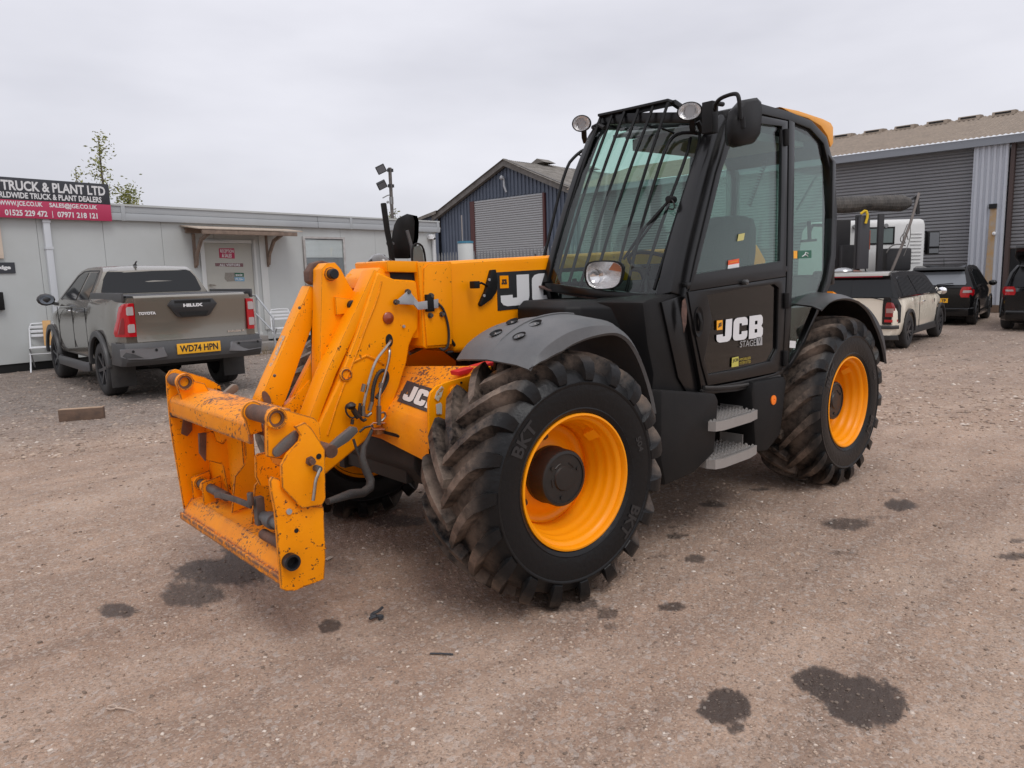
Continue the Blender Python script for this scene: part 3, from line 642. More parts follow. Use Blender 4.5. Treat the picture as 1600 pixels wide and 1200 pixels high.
# inner hook plates
def hook(y):
    b = B()
    b.prism([(1.16, .80), (1.175, .79), (1.18, .70), (1.165, .66), (1.08, .62), (1.06, .44), (.99, .44), (.99, .93), (1.02, .93), (1.04, .76), (1.07, .73), (1.10, .75), (1.11, .80)], y-.01, y+.01)
    return b.build('hook_plate', YELW, TH, bevel=.003)
h1 = hook(-.37); hook(.30)
b = B(); b.prism([(1.15, .80), (1.185, .80), (1.19, .70), (1.165, .655), (1.16, .70)], -.374, -.366+.012); b.build('worn_hook_tip', RST, h1)
for y in (-.16, .08):
    b = B(); b.prism([(.99, .44), (1.13, .42), (1.10, .60), (1.04, .66), (1.03, .90), (.99, .93)], y-.008, y+.008); b.build('gusset', YELW, TH, bevel=.003)
# locking pins and their rod
def rodY(p0, p1, r, m_, name, par=TH):
    b = B(); b.cyl(p0, p1, r, n=18); return b.build(name, m_, par)
rodY((1.12, YF, .485), (1.12, YF+.42, .485), .024, DSTL, 'locking_pin')
b = B(); b.pipe((1.12, YF+.02, .485), (1.12, YF+.06, .485), .036, .025, 18); b.build('pin_sleeve', YELW, TH)
b = B(); b.pipe((1.12, YF+.13, .485), (1.12, YF+.16, .485), .036, .025, 18); b.build('pin_sleeve', YELW, TH)
rodY((1.16, YN-.36, .43), (1.16, YN-.09, .43), .024, RST, 'locking_pin')
b = B(); b.pipe((1.16, YN-.11, .43), (1.16, YN-.04, .43), .042, .03, 20); b.build('pin_sleeve', YELW, TH)
b = B(); b.plate([(1.19, YN-.13, .36), (1.19, YN-.13, .47), (1.10, YN-.13, .47), (1.10, YN-.13, .36)], (0, .012, 0)); b.build('pin_lug', YELW, TH, bevel=.003); b = B(); b.plate([(1.19, YN-.05, .36), (1.19, YN-.05, .47), (1.10, YN-.05, .47), (1.10, YN-.05, .36)], (0, .012, 0)); b.build('pin_lug', YELW, TH, bevel=.003)
b = B(); b.plate([(1.16, YF+.18, .37), (1.16, YF+.18, .52), (1.06, YF+.18, .54), (1.06, YF+.18, .37)], (0, .012, 0)); b.build('pin_lug', YELW, TH, bevel=.003); b = B(); b.plate([(1.16, YF+.02, .40), (1.16, YF+.02, .52), (1.06, YF+.02, .54), (1.06, YF+.02, .40)], (0, .012, 0)); b.build('pin_lug', YELW, TH, bevel=.003)
b = B(); b.sweep([(1.17, YF+.40, .50), (1.19, YF+.55, .535), (1.19, YF+.72, .55), (1.19, YF+.90, .56)], .028, .012, (1, 0, 0)); b.build('linkage_bar', DSTL, TH, bevel=.004)
b = B(); b.cyl((1.14, YF+.88, .50), (1.14, YN-.05, .50), .025, n=20); b.cyl((1.14, YF+.96, .50), (1.14, YF+1.02, .50), .036, n=20); b.cyl((1.14, YN-.10, .50), (1.14, YN-.06, .50), .038, n=18); b.build('lock_ram', GPL, TH, bevel=.003)
b = B(); b.box(1.13, 1.17, YF+.87, YF+.91, .46, .59); b.cyl((1.19, YF+.90, .56), (1.19, YF+.90, .62), .015, n=8); b.build('rocker_block', DSTL, TH, bevel=.008)
# holes and pin in the near plate
for a, c, r, off in ((463, 829, .010, .0), (498, 713, .012, .021)):
    P_ = PY(a, c, YN+off); b = B(); b.disc(P_+Vector((0, .0015, 0)), (0, 1, 0), r, 20); b.build('pin_hole', DRK, lo)
P_ = PY(452, 876, YN); b = B(); b.pipe(P_-Vector((0, .02, 0)), P_+Vector((0, .035, 0)), .034, .025, 22); b.build('pin_bushing', mat('pin_black', (.025, .026, .03), .4, .5), lo)
b = B(); b.disc(P_+Vector((0, .002, 0)), (0, 1, 0), .03, 20); b.build('pin_hole', DRK, lo)
for a, c in ((451, 799),):
    P_ = PY(a, c, YN); b = B(); b.cyl(P_, P_+Vector((0, .008, 0)), .012, n=10); b.build('bolt', GSTL, lo)
P_ = PY(484, 720, YN+.02); b = B(); b.cyl(P_, P_+Vector((0, .03, 0)), .013, n=8); b.cyl(P_, P_+Vector((0, .012, 0)), .02, n=6); b.build('bolt', RST, lo)
P_ = PY(493, 731, YN+.02); b = B(); b.cyl(P_, P_+Vector((0, .035, 0)), .014, n=10); b.build('pivot_stud', DSTL, lo)
b = B(); b.tube([PY(500, 731, YN+.05), PY(497, 741, YN+.055), PY(493, 750, YN+.055), PY(491, 768, YN+.055), PY(489, 782, YN+.055)], .007, n=8, sub=1); b.build('release_handle', STL, lo)
# grey wear bars
b = B(); b.prism(sxz([(427, 709), (428, 702), (445, 685), (461, 673), (468, 673), (468, 684), (455, 698), (436, 713), (430, 714)], YN-.02), YN-.034, YN-.014); b.build('wear_bar', mat('bar_grey', (.14, .135, .13), .5, .3, bump=(60, .2)), lo, bevel=.003)
bary = .36
b = B(); b.prism(sxz([(503, 702), (515, 698), (530, 684), (551, 667), (558, 668), (560, 675), (545, 690), (523, 704), (508, 716)], bary), bary-.03, bary); b.build('stop_bar', mat('bar_grey', (.14, .135, .13), .5, .3, bump=(60, .2)), TH, bevel=.004)
b = B(); b.prism(sxz([(346, 618), (366, 601), (371, 601), (374, 606), (372, 612), (352, 625)], YF-.02), YF-.06, YF-.025); b.build('stop_bar', mat('bar_grey_lit', (.22, .17, .13), .6), TH, bevel=.004)  # metal like the near bar; light falling on it is put into the paler colour
# lower head plate where the leg meets the carriage
b = B(); b.prism(sxz([(450, 655), (485, 640), (520, 600), (560, 610), (585, 668), (530, 722), (507, 745), (470, 735)], .15), -.15, -.09); b.build('head_foot', YELC, head, bevel=.01)
b = B(); b.cyl((PY(470, 690, .2).x, -.5, PY(470, 690, .2).z), (PY(470, 690, .2).x, .5, PY(470, 690, .2).z), .03, n=16); b.build('carriage_shaft', RST, TH)
# hose in braided sleeve to the carriage
hz = .32
b = B(); b.tube([PY(583, 668, yp-.01), PY(577, 682, yp), PY(568, 700, .26), PY(566, 717, .28), PY(572, 735, .30), PY(579, 750, .32), PY(578, 762, .34), PY(567, 770, .40), PY(548, 772, .5), PY(530, 778, .56), PY(512, 784, .60)], [.008, .010, .014, .020, .020, .021, .022, .021, .022, .018, .014], n=10); b.build('sleeved_hose', mat('sleeve', (.035, .034, .034), .75, bump=(90, .6), dust=((.12, .1, .08), .5)), TH, ang=60)
b = B(); b.tube([PY(552, 686, .22), PY(558, 705, .24), PY(566, 722, .28)], .007, n=6, sub=1); b.tube([PY(562, 675, .2), PY(570, 668, .2), PY(583, 665, yp)], .006, n=6); b.build('thin_hose', RUB, TH)
b = B(); b.prism(sxz([(600, 672), (668, 700), (672, 716), (660, 735), (655, 715), (628, 708), (618, 690)], .2), -.2, .3); b.build('steering_knuckle', mat('axle_black', (.02, .018, .017), .6), TH, bevel=.02)
b = B(); b.prism([(.42, .60), (.35, .50), (.1, .42), (-.2, .45), (-.2, .75), (.40, .75)], -.28, .40); b.build('front_axle_carrier', mat('axle_black', (.02, .018, .017), .6), TH, bevel=.02)
# ------------------------------------------------------------------ CAB
def ycab(z): return 1.0 if z < 1.45 else 1.0-(z-1.45)*.07
def K(px, py, off=0.0):
    y = 1.0
    for _ in range(6): y = ycab(PY(px, py, y).z)+off
    return PY(px, py, y)
YR = .19
def toright(P): return Vector((P.x, YR+(1.0-P.y)*.6, P.z))
# side frame: front post, roof rail, rear post, lower edge
side = [K(1068, 462), K(1078, 410), K(1094, 340), (K(1112, 270)), K(1131, 205), K(1146, 178), K(1180, 170), K(1230, 183), K(1262, 196), K(1284, 220), K(1295, 262), K(1299, 330), K(1297, 400), K(1290, 440), K(1270, 492), K(1248, 540), K(1230, 570), K(1205, 589), K(1150, 602), K(1096, 611)]
b = B()
b.sweep(side, [.05]*5+[.055, .06, .055, .055, .06, .07, .075, .075, .06, .035, .035, .035, .05, .05, .05], .05, (0, 1, 0), closed=True)
frame = b.build('cab_frame', BLK, TH, bevel=.006)
# thick front corner post (front face and side face)
lw = [PY(1024, 462, .90), PY(1036, 410, .89), PY(1056, 340, .885), PY(1077, 270, .875), PY(1096, 215, .87), PY(1106, 190, .86)]
ps = [K(1067, 462), K(1078, 405), K(1094, 340), K(1111, 270), K(1130, 205), K(1140, 182)]
b = B(); secs = []
for a, c in zip(lw, ps):
    m_ = a.lerp(c, .5)+Vector((.035, .035, .02)); secs.append([a, m_, c, c+Vector((-.06, -.05, -.02)), a+Vector((-.05, -.02, -.02))])
b.loft(secs, closed=True); b.build('corner_post', BLK, frame, bevel=.008)
b = B(); b.plate([K(1070, 460), K(1102, 612), K(1080, 624), K(1060, 590), K(1034, 472)], (0, -.04, 0)); b.build('lower_corner_post', BLK, frame, bevel=.006)
# belt bar and B post
b = B(); b.sweep([K(1068, 447, .006), K(1120, 437, .006), K(1225, 420, .006)], .035, .05, (0, 1, 0)); b.build('belt_bar', BLK, frame, bevel=.006)
b = B(); b.sweep([K(1232, 190), K(1231, 300), K(1229, 420), K(1226, 500), K(1222, 585)], .075, .05, (0, 1, 0)); b.build('middle_post', BLK, frame, bevel=.006)
# right side of the cab
wr = [PY(853, 443, YR), PY(866, 392, YR), PY(884, 330, YR), PY(903, 270, YR), PY(924, 215, YR), PY(938, 193, YR)]
rs = [p+Vector((-.03, 0, 0)) for p in wr]+[toright(p) for p in side[6:-1]]+[Vector((-.95, YR, .95))]
b = B(); b.sweep(rs, .06, .04, (0, 1, 0), closed=True); b.sweep([toright(K(1232, 190)), toright(K(1222, 585))], .07, .035, (0, 1, 0)); b.sweep([Vector((-.86, YR, 1.47)), toright(K(1290, 437))], .05, .035); b.build('right_cab_frame', BLK, frame, bevel=.005)
b = B(); b.plate([toright(K(*q)) for q in [(1068, 455), (1290, 437), (1248, 540), (1205, 589), (1096, 611)]], (0, .01, 0)); b.build('right_lower_panel', BLK, frame)
def vit(b, pts, off=(0, -.005, 0)): return b.plate(pts, off)
b = B(); vit(b, [p+Vector((-.03, 0, 0)) for p in wr]+[toright(K(*q)) for q in [(1262, 196), (1284, 220), (1295, 262), (1297, 400), (1290, 440)]]); b.build('right_side_glass', GLS, frame)
# door
D0 = [(1072, 455), (1082, 408), (1097, 345), (1115, 270), (1134, 207), (1150, 186), (1176, 180), (1226, 190), (1225, 300), (1223, 432)]
D1 = [(1083, 428), (1092, 390), (1105, 340), (1122, 270), (1141, 214), (1156, 198), (1176, 193), (1217, 198), (1216, 300), (1214, 408)]
b = B(); b.ring([K(*q, .012) for q in D0], [K(*q, .012) for q in D1], (0, .022, 0)); door = b.build('door', BLK, TH, bevel=.004)
b = B(); vit(b, [K(*q, .014) for q in D1]); b.build('door_glass', GLS, door)
L0 = [(1070, 456), (1150, 444), (1223, 433), (1221, 500), (1218, 578), (1205, 582), (1150, 593), (1101, 602), (1092, 570), (1080, 515)]
L1 = [(1100, 462), (1150, 452), (1205, 444), (1212, 450), (1210, 545), (1200, 564), (1150, 576), (1102, 585), (1096, 560), (1108, 500)]
b = B(); b.ring([K(*q, .012) for q in L0], [K(*q, .012) for q in L1], (0, .022, 0)); b.build('lower_door_frame', BLK, door, bevel=.004)
b = B(); vit(b, [K(*q, .016) for q in L1], (0, -.004, 0)); lg = b.build('lower_door_glass', GLD, door)
P_ = K(1091, 503, .034); b = B(); b.lathe([(.0, -.004), (.035, -.002), (.043, .004), (.05, .006), (.05, -.01)], P_, (0, 1, 0), 28)
hd = b.build('door_handle_recess', BPL, door); hd.data.transform(Matrix.Translation(P_)@Matrix.Diagonal((.85, 1, 1.7, 1))@Matrix.Translation(-P_))
b = B(); b.sweep([P_+Vector((.008, .008, .05)), P_+Vector((.0, .018, 0)), P_+Vector((-.005, .008, -.05))], .022, .012); b.build('door_handle', BPL, door, bevel=.003)
P_ = K(1161, 441, .03); b = B(); b.cyl(P_, P_+Vector((0, .03, 0)), .016, n=14); b.cyl(P_+Vector((0, .03, 0)), P_+Vector((0, .034, 0)), .009, n=12); b.build('door_lock', mat('lock_grey', (.16, .16, .16), .35, .7), door, bevel=.002)
b = B(); b.plate([K(*q, .036) for q in [(1066, 470), (1070, 466), (1073, 480), (1072, 505), (1068, 520), (1064, 490)]], (0, .003, 0)); b.build('worn_patch', mat('rust_patch', (.14, .075, .055), .7, bump=(80, .4), var=(30, (.05, .03, .025), .9)), door)
for z_ in ((1226, 215), (1226, 470), (1224, 560)):
    P_ = K(*z_, .03); b = B(); b.cyl(P_+Vector((0, .01, -.05)), P_+Vector((0, .01, .05)), .020, n=12); b.box(P_.x-.05, P_.x+.05, P_.y-.012, P_.y, P_.z-.045, P_.z+.045); b.build('door_hinge', BPL, door, bevel=.004)
# lettering on the lower door glass
yo = .024
def dq(a, c): return K(a, c, yo)
f_ = quadfn(dq(1119, 536), dq(1192, 527), dq(1121, 501), dq(1193, 491))
b = B(); jcb(b, f_); dl = b.build('door_lettering', WHT, lg)
b = B(); g_ = quadfn(K(1120, 516, yo+.002), K(1129, 515, yo+.002), K(1120, 501, yo+.002), K(1129, 500, yo+.002)); b.add([g_(0, 0), g_(1, 0), g_(1, 1), g_(0, 1)], [(0, 1, 2, 3)]); b.build('emblem', mat('emblem_yellow', (.95, .42, .02), .4), lg)
b = B(); h_ = quadfn(g_(.2, .25), g_(.8, .4), g_(.2, .65), g_(.8, .8)); jcb(b, lambda u, v: h_(u, v)+Vector((0, .002, 0))); b.build('emblem_lettering', BKP, lg)
SLV = mat('silver_print', (.38, .38, .38), .4)
b = B(); text(b, 'STAGE', quadfn(dq(1156, 543), dq(1181, 540), dq(1157, 533), dq(1181, 530))); b.build('stage_lettering', SLV, lg)
b = B(); g_ = quadfn(dq(1182, 540), dq(1191, 539), dq(1182, 527), dq(1191, 526)); b.add([g_(0, 0), g_(1, 0), g_(1, 1), g_(0, 1)], [(0, 1, 2, 3)]); sb = b.build('stage_box', SLV, lg)
b = B(); text(b, 'V', lambda u, v: g_(.25+u*.5, .15+v*.7)+Vector((0, .002, 0))); b.build('stage_number', BKP, lg)
b = B(); g_ = quadfn(dq(1143, 574), dq(1154, 572), dq(1144, 559), dq(1154, 557)); b.add([g_(0, 0), g_(1, 0), g_(1, 1), g_(0, 1)], [(0, 1, 2, 3)]); b.build('security_sticker', mat('sticker_pale', (.55, .50, .10), .5), lg)
b = B(); text(b, 'JCB', lambda u, v: g_(.1+u*.8, .45+v*.4)+Vector((0, .002, 0)), .02); b.build('sticker_lettering', BKP, lg)
b = B(); text(b, 'IMMOBILISER', quadfn(dq(1155.5, 564), dq(1173, 561), dq(1155.5, 560), dq(1173, 557))); text(b, 'SYSTEM FITTED', quadfn(dq(1155.5, 570), dq(1173, 567), dq(1155.5, 565.5), dq(1173, 562.5))); b.build('sticker_lettering', mat('yellow_print', (.5, .38, .03), .5), lg)
b = B(); g_ = quadfn(K(1137, 421, .018), K(1155, 418, .018), K(1138, 407, .018), K(1155, 404, .018)); b.add([g_(0, 0), g_(1, 0), g_(1, .48), g_(0, .48)], [(0, 1, 2, 3)]); b.build('warning_sticker', WHT, door)
b = B(); b.add([g_(0, .48), g_(1, .48), g_(1, 1), g_(0, 1)], [(0, 1, 2, 3)]); b.build('warning_sticker', mat('sticker_red', (.75, .09, .02), .5), door)
b = B(); text(b, 'WARNING', lambda u, v: g_(.12+u*.76, .64+v*.2)+Vector((0, .002, 0))); b.build('sticker_lettering', mat('yellow_print2', (.9, .4, .05), .5), door)
b = B(); g_ = quadfn(K(1152, 377, .018), K(1162, 375, .018), K(1154, 366, .018), K(1164, 364, .018)); b.add([g_(0, 0), g_(1, 0), g_(1, 1), g_(0, 1)], [(0, 1, 2, 3)]); b.build('small_sticker', mat('sticker_yellow', (.55, .50, .18), .5), door)
# rear quarter windows
Q0 = [(1238, 196), (1262, 206), (1277, 224), (1285, 262), (1289, 330), (1286, 430), (1266, 485), (1242, 545), (1232, 562), (1236, 420), (1238, 300)]
b = B(); vit(b, [K(*q, .004) for q in Q0]); qg = b.build('quarter_glass', GLS, frame)
b = B(); b.plate([K(*q, -.05) for q in [(1234, 432), (1290, 437), (1270, 490), (1244, 545), (1228, 572), (1224, 582)]], (0, .01, 0)); b.build('quarter_lower_panel', BLK, frame)
b = B(); b.plate([K(*q, -.045) for q in [(1072, 440), (1226, 424), (1222, 585), (1100, 605)]], (0, .01, 0)); b.build('inner_lining', BLK, frame)
b = B(); b.plate([K(*q, .02) for q in [(1231, 543), (1242, 544), (1243, 533), (1232, 532)]], (0, .003, 0)); b.build('white_label', WHT, frame)
b = B(); g_ = quadfn(K(1240, 404, .008), K(1268, 403, .008), K(1240, 392, .008), K(1268, 391, .008)); b.add([g_(.25, 0), g_(1, 0), g_(1, 1), g_(.25, 1)], [(0, 1, 2, 3)]); b.build('green_exit_sticker', mat('sticker_green', (.01, .11, .06), .4), qg)
b = B(); b.add([g_(0, 0), g_(.2, 0), g_(.2, 1), g_(0, 1)], [(0, 1, 2, 3)]); b.build('green_exit_sticker', mat('emblem_yellow', (.95, .42, .02), .4), qg, label='small orange end of the exit sticker')
b = B(); m_ = lambda u, v: g_(.4+u*.5, v)+Vector((0, .002, 0)); b.tube([m_(.1, .2), m_(.4, .45), m_(.5, .75), m_(.8, .6)], .003, n=4); b.tube([m_(.4, .45), m_(.7, .35), m_(.75, .15)], .003, n=4); b.build('sticker_figure', WHT, qg)
# rear wall and rear window
xr = side[11].x+.02
b = B(); b.sweep([(xr, YR, 1.45), (xr, YR, 2.25), (xr+.1, YR+.05, 2.38), (xr+.1, .90, 2.38), (xr, .95, 2.25), (xr, .97, 1.45)], .07, .05, (1, 0, 0), closed=True); b.build('rear_frame', BLK, frame, bevel=.006)
b = B(); b.box(xr-.003, xr+.003, YR+.02, .95, 1.48, 2.34); b.build('rear_glass', GLS, frame)
b = B(); b.plate([(xr, YR, 1.46), (xr, .98, 1.46), (-2.05, .98, .86), (-2.05, YR, .86)], (.02, 0, .01)); b.build('rear_lower_wall', BPL, frame)
b = B(); b.box(-2.2, -1.0, YR, .97, .84, .90); b.build('cab_floor', BPL, frame)
# windscreen
wl = [PY(1028, 462, .885), PY(1040, 410, .875), PY(1058, 340, .87), PY(1079, 270, .86), PY(1098, 215, .855), PY(1108, 190, .85)]
wr = [PY(853, 443, YR), PY(866, 392, YR), PY(884, 330, YR), PY(903, 270, YR), PY(924, 215, YR), PY(938, 193, YR)]
b = B(); n_ = 12; g = []
for a, c in zip(wr, wl):
    row = []
    for k in range(n_+1):
        t = k/n_; p = a.lerp(c, t); p.x += .05*math.sin(math.pi*t); row.append(p)
    g.append(row)
b.loft(g, caps=False); wsc = b.build('windscreen', GLS, TH, ang=80)
b = B(); b.sweep([p+Vector((-.01, 0, 0)) for p in wr], .045, .04, (0, 1, 0)); b.sweep([p+Vector((-.01, 0, -.02)) for p in g[0]], .04, .05, (0, 0, 1)); b.sweep([p+Vector((-.02, 0, .02)) for p in g[-1]], .08, .06, (0, .1, 1)); b.build('windscreen_frame', BLK, frame, bevel=.005)
# roof
rz0 = side[5].z
b = B(); b.prism([(-1.46, rz0-.05), (-1.47, rz0+.01), (-1.62, rz0+.045), (-2.0, rz0+.075), (-2.3, rz0+.07), (-2.62, rz0-.0), (-2.72, rz0-.15), (-2.68, rz0-.17), (-2.55, rz0-.06), (-2.2, rz0-.0), (-1.6, rz0-.03)], YR+.01, .935); b.build('roof', BPL, TH, bevel=.02)
b = B(); b.prism([(-1.5, rz0-.12), (-2.5, rz0-.10), (-2.5, rz0-.07), (-1.5, rz0-.05)], YR+.05, .89); b.build('headlining', mat('headlining_grey', (.16, .16, .16), .8), frame)
orp = [(1218, 167), (1226, 169), (1246, 173), (1285, 186), (1297, 192), (1301, 199), (1301, 224), (1297, 230), (1292, 212), (1282, 197), (1262, 185), (1238, 178)]
b = B(); b.prism(sxz(orp, .90), YR+.03, .905); b.build('rear_roof_cap', ROOFY, TH, bevel=.015)
# sun blind / visor inside the top of the windscreen
b = B(); b.plate([PY(948, 215, .25)+Vector((-.06, 0, 0)), PY(1085, 200, .80)+Vector((-.06, 0, 0)), PY(1085, 200, .80)+Vector((-.25, 0, .05)), PY(948, 215, .25)+Vector((-.25, 0, .05))], (0, 0, .02)); b.build('front_headlining', mat('headlining_grey', (.16, .16, .16), .8), frame)

# ------------------------------------------------------------------ windscreen guard
GB = [(838, 443, .13), (862, 451, .22), (888, 457, .34), (925, 463, .50), (962, 466, .63), (1000, 465, .76), (1027, 462, .86)]
gb = [PY(*q)+Vector((.0, 0, 0)) for q in GB]
def yb_(px):
    return float(np.interp(px, [q[0] for q in GB], [q[2] for q in GB]))
def gbp(px):
    xs = [q[0] for q in GB]; return PY(px, float(np.interp(px, xs, [q[1] for q in GB])), yb_(px))
b = B(); sec = []
for p in gb: sec.append([p+Vector((.03, 0, 0)), p+Vector((.03, 0, -.012)), p+Vector((-.09, 0, -.012)), p+Vector((-.09, 0, 0))])
b.loft(sec, closed=True); guard = b.build('windscreen_guard', mat('guard_rust', (.06, .035, .03), .6, .1, var=(10, (.20, .12, .10), .7)), TH, bevel=.002)
BARM = mat('bar_black', (.005, .005, .0055), .5, spec=.2)
def yt_(px): return float(np.interp(px, [938, 1050], [.22, .72]))
tops = [(939, 182), (957, 178), (976, 174), (998, 170), (1021, 165), (1044, 160)]
bots = [855, 868, 885, 903, 922, 953]
for (a, c), bx in zip(tops, bots):
    p0 = gbp(bx); p1 = PY(a, c, yt_(a)); m_ = p0.lerp(p1, .55)+Vector((.03, 0, .0))
    b = B(); b.tube([p0, m_, p1],   .0098, n=8, sub=2); b.build('guard_bar', BARM, guard)
hoop = [gbp(976), PY(1000, 360, .70), PY(1036, 240, .72), PY(1053, 208, .73), PY(1090, 207, .84), PY(1095, 212, .86), PY(1086, 250, .86), PY(1060, 330, .87), PY(1022, 452, .86)]
b = B(); b.tube(hoop,   .0098, n=8, sub=2); b.build('guard_hoop', BARM, guard)
b = B(); b.tube([PY(1079, 215, .80), PY(1074, 240, .81), PY(1040, 330, .80), gbp(996)],   .0098, n=8, sub=1); b.build('guard_bar', BARM, guard)
b = B(); b.tube([PY(1033, 200, .72), PY(1053, 208, .73)], .006, n=8); b.build('guard_stay', BARM, guard)
# outer hoop on the boom side
b = B(); b.tube([gbp(839), PY(858, 370, .11), PY(883, 262, .10), PY(902, 240, .12), PY(918, 231, .15)],   .0098, n=8, sub=2); b.tube([PY(902, 240, .12), PY(911, 245, .17)], .006, n=6); b.build('guard_bar', BARM, guard)
b = B(); b.tube([PY(918, 243, .18), PY(900, 268, .17), PY(880, 345, .17), gbp(847)],   .0098, n=8, sub=2); b.build('guard_bar', BARM, guard)
tp = [PY(937, 180, .22), PY(980, 171, .40), PY(1047, 156, .70)]
b = B(); sec = []
for p in tp: sec.append([p+Vector((.02, 0, .006)), p+Vector((.02, 0, -.010)), p+Vector((-.07, 0, -.022)), p+Vector((-.07, 0, .0))])
b.loft(sec, closed=True)
for p in (tp[0], tp[2], tp[1]): b.sweep([p+Vector((-.03, 0, -.01)), p+Vector((-.22, 0, -.06))], .03, .03, (0, 1, 0))
b.build('guard_top_rail', BLK, guard, bevel=.003)
# work lamps
def work_lamp(P, d, r, ry):
    b = B(); d = Vector(d).normalized(); up = Vector((0, 0, 1)); u = up.cross(d).normalized(); v = d.cross(u)
    secs = []
    for rr, h in ((.35, -.075), (.8, -.05), (1.0, -.02), (1.06, .0), (1.06, .012), (.95, .014)):
        secs.append([P+d*h+u*math.cos(2*math.pi*k/28)*r*rr+v*math.sin(2*math.pi*k/28)*ry*rr for k in range(28)])
    b.loft(secs, closed=True, caps=False); b.add(secs[0], [tuple(range(28))]); b.sweep([P-d*.05, P-d*.06-up*.08, P-d*.1-up*.11], .02, .03, u)
    o = b.build('work_lamp', BPL, TH, ang=50)
    b = B(); secs = [[P+d*h+u*math.cos(2*math.pi*k/28)*r*rr+v*math.sin(2*math.pi*k/28)*ry*rr for k in range(28)] for rr, h in ((.94, .012), (.6, -.012), (.3, -.02), (.05, -.022))]
    b.loft(secs, closed=True, caps=False); b.add(secs[-1], [tuple(range(28))]); b.build('reflector', CHR, o, ang=60)
    b = B(); b.add([P+d*.016+u*math.cos(2*math.pi*k/28)*r*.95+v*math.sin(2*math.pi*k/28)*ry*.95 for k in range(28)], [tuple(range(28))]); b.build('lamp_lens', LENS, o)
    b = B(); b.add([P+d*.0+u*math.cos(2*math.pi*k/20)*r*.40+v*math.sin(2*math.pi*k/20)*ry*.72 for k in range(20)], [tuple(range(20))]); b.build('bulb_shield', mat('bulb_shield', (.35, .35, .36), .4, .3), o)
work_lamp(PY(909, 193, .10), (1, .55, -.12), .058, .048)
work_lamp(PY(1078, 174, .86), (1, .40, -.10), .068, .048)
b = B(); b.tube([PY(920, 198, .12)+Vector((-.04, 0, 0)), PY(935, 195, .22), PY(945, 200, .3)], .014, n=8); b.build('lamp_bracket', BPL, TH)
b = B(); b.tube([PY(1090, 190, .86), PY(1097, 205, .87), PY(1106, 200, .87)], .016, n=8); b.build('lamp_bracket', BPL, TH)
# headlamp in front of the cab
def headlamp(P, d):
    d = Vector(d).normalized(); up = Vector((0, 0, 1)); u = up.cross(d).normalized()*1.12; v = d.cross(u)
    sh = [(.085, .01), (.088, .045), (.06, .066), (0, .072), (-.06, .070), (-.088, .058), (-.10, .02), (-.095, -.03), (-.06, -.06), (0, -.062), (.05, -.055), (.075, -.03)]
    pts = []
    for i in range(len(sh)):
        a, c = sh[i], sh[(i+1) % len(sh)]; pts += [(a[0]*.75+c[0]*.25, a[1]*.75+c[1]*.25), (a[0]*.25+c[0]*.75, a[1]*.25+c[1]*.75)]
    S = lambda k, h: [P+d*h+u*x*k+v*y*k for x, y in pts]
    b = B(); b.loft([S(.4, -.11), S(.85, -.08), S(1.08, -.03), S(1.10, .008), S(1.0, .010)], closed=True, caps=False); b.add(S(.4, -.11), [tuple(range(len(pts)))]); o = b.build('headlamp', BPL, TH, ang=50)
    b = B(); b.loft([S(1.0, .006), S(.8, -.02), S(.1, -.05)], closed=True, caps=False); b.add(S(.1, -.05), [tuple(range(len(pts)))]); b.build('reflector', CHR, o, ang=50)
    b = B(); b.add(S(1.0, .010), [tuple(range(len(pts)))]); b.build('lamp_lens', LENS, o)
    b = B(); ax = [(x, y) for x, y in pts if x > .02]; b.add([P+d*.001+u*x*.95+v*y*.95 for x, y in ax if y > -.0]+[P+d*.001+u*.018+v*.03], [tuple(range(len([1 for x, y in ax if y > 0])+1))]); b.build('indicator_lens', mat('old_orange_lens', (.40, .12, .04), .2, coat=.5), o)
    for k in (-.045,):
        b = B(); b.lathe([(.040, .002), (.025, -.012), (.006, -.02)], P+u*k+v*.0, d, 20); b.build('bulb_bowl', mat('chrome', (.9, .9, .9), .08, 1.0), o)
    return o
headlamp(PY(957, 431, .66)+Vector((.06, 0, 0)), (1, .42, -.05))
b = B(); b.tube([PY(985, 418, .70), PY(1003, 420, .74), PY(1010, 440, .76), PY(1008, 470, .76)], .022, n=8, sub=1); b.build('lamp_bracket', BLK, TH)
b = B(); b.tube([PY(925, 470, .56), PY(935, 480, .56), PY(950, 466, .6)], .012, n=6); b.build('lamp_bracket', BPL, TH)
b = B(); cR = PY(592, 415, -.55)
b.ico(cR, .1, 2, (.6, 1.0, .75)); b.build('headlamp', mat('far_lamp', (.12, .11, .10), .2, coat=.6), TH, label='far headlamp peeping over the boom')
b = B(); b.tube([PY(574, 418, -.55), PY(577, 408, -.55), PY(588, 403, -.55), PY(602, 403, -.55), PY(612, 408, -.55)], .008, n=8, sub=1); b.build('lamp_rim', RUB, TH)

# wipers
b = B(); hb_ = PY(1052, 312, .84)+Vector((.03, 0, 0)); b.cyl(hb_-Vector((.04, 0, 0)), hb_+Vector((.02, 0, 0)), .02, n=12)
b.sweep([hb_, PY(1012, 355, .72)+Vector((.02, 0, 0)), PY(978, 405, .60)+Vector((.02, 0, 0))], .014, .012, (1, 0, 0)); b.sweep([PY(1040, 325, .8)+Vector((.02, 0, 0)), PY(1004, 375, .70)+Vector((.02, 0, 0)), PY(985, 405, .62)+Vector((.02, 0, 0))], .012, .010, (1, 0, 0))
b.build('wiper', BPL, TH, bevel=.002)
b = B(); b.tube([hb_+Vector((.01, .01, 0)), hb_+Vector((.01, .035, -.02)), hb_+Vector((0, .03, -.06)), hb_+Vector((0, -.01, -.05))], .004, n=6, sub=2); b.build('washer_hose', RUB, TH)
